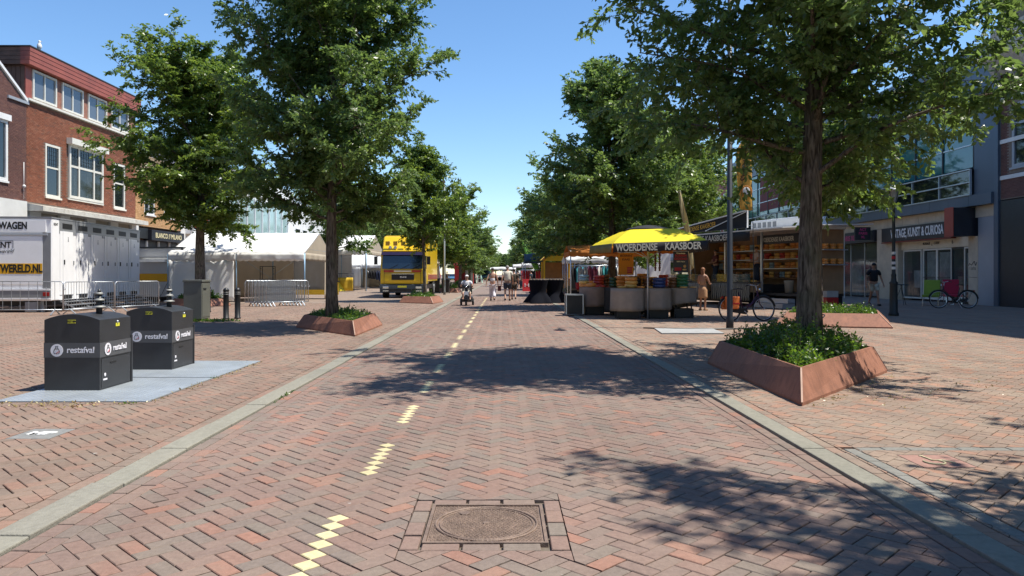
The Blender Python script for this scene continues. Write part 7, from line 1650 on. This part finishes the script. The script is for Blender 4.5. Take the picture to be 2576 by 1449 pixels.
hb = mat('hair_brown', (.035,.02,.012), .6, 0, .2, 20); hg = mat('hair_grey', (.30,.27,.25), .6, 0, .2, 20); hblond = mat('hair_reddish', (.22,.09,.035), .6, 0, .2, 20)
# walking couple seen from behind (they walk away, +y)
person('woman walking away in long white trousers and a bare backed top', (-.52, 39.7, 0), 0, 1.74, {**WALK, 'wrL': (-.33, -.12, .90), 'elL': (-.28, -.10, 1.16)}, cloth('white', (.72,.70,.70)), 'strap', cloth('lilac_white', (.66,.62,.66)), 'trousers', skin_t, hb, 'bun', mat('sandal', (.06,.04,.03), .6), female=True)
person('grey haired man walking away in a cream shirt and navy shorts', (.26, 39.7, 0), 0, 1.86, {**WALK, 'ankL': (-.11, -.25, .13), 'kneeL': (-.11, .0, .5), 'ankR': (.11, .2, .09), 'kneeR': (.11, .16, .52)}, cloth('cream', (.62,.58,.48)), 'tee', cloth('navy', (.025,.035,.06)), 'shorts', skin_t, hg, 'short', black, bulk=1.12)
person('person in dark brown clothes walking just ahead, right of the cream shirted man', (.62, 41.3, 0), 0, 1.70, WALK, cloth('brown', (.06,.045,.03)), 'tee', cloth('dark_brown', (.05,.04,.03)), 'shorts', skin_t, hb, 'short', black)
b = MB(); b.box(-.09, .09, -.05, .05, -.28, 0); b.tube([(-.06, 0, 0), (0, 0, .1), (.06, 0, 0)], .008, 5); top(b.build('shopping_bag', cloth('maroon', (.10,.02,.02)), bevel=.02), 'dark red bag hanging between the walking couple', 'bag', (-.16, 39.75, .80))
person('man in a cap, black t-shirt and light shorts walking toward the camera by the lantern', (*G(2198, 770)[:2], ZP), R(172), 1.88, {**WALK, 'elL': (-.30, -.05, 1.14), 'elR': (.30, 0, 1.14), 'wrL': (-.35, .06, .90), 'wrR': (.33, .1, .88)}, cloth('black', (.012,.012,.015)), 'tee', cloth('beige', (.50,.46,.36)), 'shorts', skin_d, hb, 'none', black, cap=cloth('cap_dark', (.03,.03,.03)), bulk=1.08)
person('woman in a tan dress standing at the cheese counter with her back to us', (*G(1768, 782)[:2], ZP), R(-42), 1.64, {'elL': (-.24, .08, 1.12), 'wrL': (-.18, .30, 1.08), 'elR': (.25, .08, 1.12), 'wrR': (.17, .30, 1.08)}, cloth('tan', (.42,.24,.13)), 'strap', cloth('tan', (.42,.24,.13)), 'dress', skin_d, hblond, 'long', mat('sandal_tan', (.30,.18,.10), .6), female=True)
person('seller in a pale shirt working inside the cheese van', vp(.55, 3.6, .96), R(95), 1.66, {'elL': (-.24, .1, 1.12), 'wrL': (-.15, .34, 1.05), 'elR': (.25, .1, 1.12), 'wrR': (.15, .34, 1.05)}, cloth('pale_pink', (.55,.47,.45)), 'tee', cloth('navy', (.025,.035,.06)), 'trousers', skin_t, hb, 'short', black)
person('seller in dark clothes standing behind the farther counter of the van', vp(.3, 6.3, .96), R(100), 1.6, {'elL': (-.24, .1, 1.12), 'wrL': (-.15, .34, 1.05), 'elR': (.25, .1, 1.12), 'wrR': (.15, .34, 1.05)}, cloth('dark_red', (.10,.02,.02)), 'tee', cloth('navy', (.025,.035,.06)), 'trousers', skin_t, hb, 'short', black)
for i, (x, y, c_, rz_, lb) in enumerate(((1.3, 64, 'black', 0, 'distant shopper in black clothes in front of the clothing stall'), (1.9, 76, 'white', 2.2, 'distant shopper in a white top by the clothes racks'), (.75, 82, 'navy', 3.1, 'distant shopper in navy walking down the road'), (2.2, 58, 'navy', 1.2, 'shopper in navy between the yellow stall and the red board'), (2.7, 90, 'black', .4, 'far shopper in black beside the grey canopy'), (-6.6, 90, 'brown', .4, 'far person in brown near the folded red parasols'))):
    person(lb, (x, y, ZP if abs(x) > 2.4 else 0), rz_, 1.72, WALK if i % 2 == 0 else {}, MATS['wear_' + c_], 'tee', MATS['wear_navy'], 'trousers' if i % 2 else 'shorts', skin_t, hb, 'short', black)
# mobility scooter and its rider, coming toward the camera
sc = thing('mobility_scooter', 'black three wheeled mobility scooter rolling toward the camera on the road', 'scooter', (*G(1174, 768)[:2], 0), R(180))
MB().box(-.24, .24, -.55, .28, .16, .24).build('deck', black, sc, bevel=.03)
for x, y, r in ((-.27, -.38, .15), (.27, -.38, .15), (0, .52, .14)):
    b = MB(); b.cyl((x - .045, y, r), (x + .045, y, r), r, n=20); w_ = b.build('wheel', rubber, sc, bevel=.01); b = MB(); b.cyl((x - .05, y, r), (x + .05, y, r), r * .5, n=12); b.build('hub', galv, w_)
b = MB(); b.ext([(-.27, -.2, .24), (.27, -.2, .24), (.27, -.62, .24), (-.27, -.62, .24)], (0, 0, .16)); b.build('battery_cover', mat('scooter_grey', (.10,.10,.11), .4, .2), sc, bevel=.05)
b = MB(); b.ext([(-.12, .28, .2), (.12, .28, .2), (.07, .42, .34), (.06, .34, .82), (-.06, .34, .82), (-.07, .42, .34)], (0, .05, 0)); b.build('tiller', black, sc, bevel=.02); b = MB(); b.ext([(-.16, .42, .2), (.16, .42, .2), (.12, .66, .26), (-.12, .66, .26)], (0, 0, .06)); b.build('front_fender', black, sc, bevel=.03)
b = MB(); b.box(-.14, .14, .30, .46, .76, .92); b.build('console', black, sc, bevel=.03); b = MB(); b.tube([(-.30, .22, .88), (-.18, .32, .90), (.18, .32, .90), (.30, .22, .88)], .016, 6); b.build('handlebar', black, sc); b = MB(); b.ball((0, .47, .83), (.05, .02, .04), 10); b.build('headlamp', chrome, sc)
MB().box(-.10, .10, .45, .458, .44, .64).build('white_front_badge', white_ink, sc)
MB().box(-.24, .24, -.42, .0, .50, .58).build('seat', black, sc, bevel=.03); b = MB(); b.ext([(-.23, -.42, .56), (-.23, -.36, .56), (-.23, -.46, .98), (-.23, -.52, .98)], (.46, 0, 0)); b.build('backrest', black, sc, bevel=.03); MB().box(-.05, .05, -.26, -.14, .35, .5).build('seat_post', dark_metal, sc)
for s_ in (-1, 1): MB().box(s_ * .27 - .03, s_ * .27 + .03, -.38, -.02, .74, .78).build('armrest', black, sc, bevel=.01)
rp = person('man in a white cap and pale shirt riding the mobility scooter', (sc.location.x, sc.location.y + .14, 0), R(180), 1.62, {'pel': (0, -.02, .66), 'kneeL': (-.17, .38, .60), 'kneeR': (.17, .38, .60), 'ankL': (-.17, .36, .33), 'ankR': (.17, .36, .33), 'elL': (-.29, .08, .92), 'elR': (.29, .08, .92), 'wrL': (-.26, .33, .93), 'wrR': (.26, .33, .93)}, cloth('greyish_white', (.60,.60,.62)), 'tee', cloth('beige', (.50,.46,.36)), 'shorts', skin_t, hg, 'none', black, cap=cloth('cap_white', (.75,.73,.72)))
for o in list(bpy.data.objects):
    if o.name not in COL.objects and not o.users_collection: bpy.data.objects.remove(o)
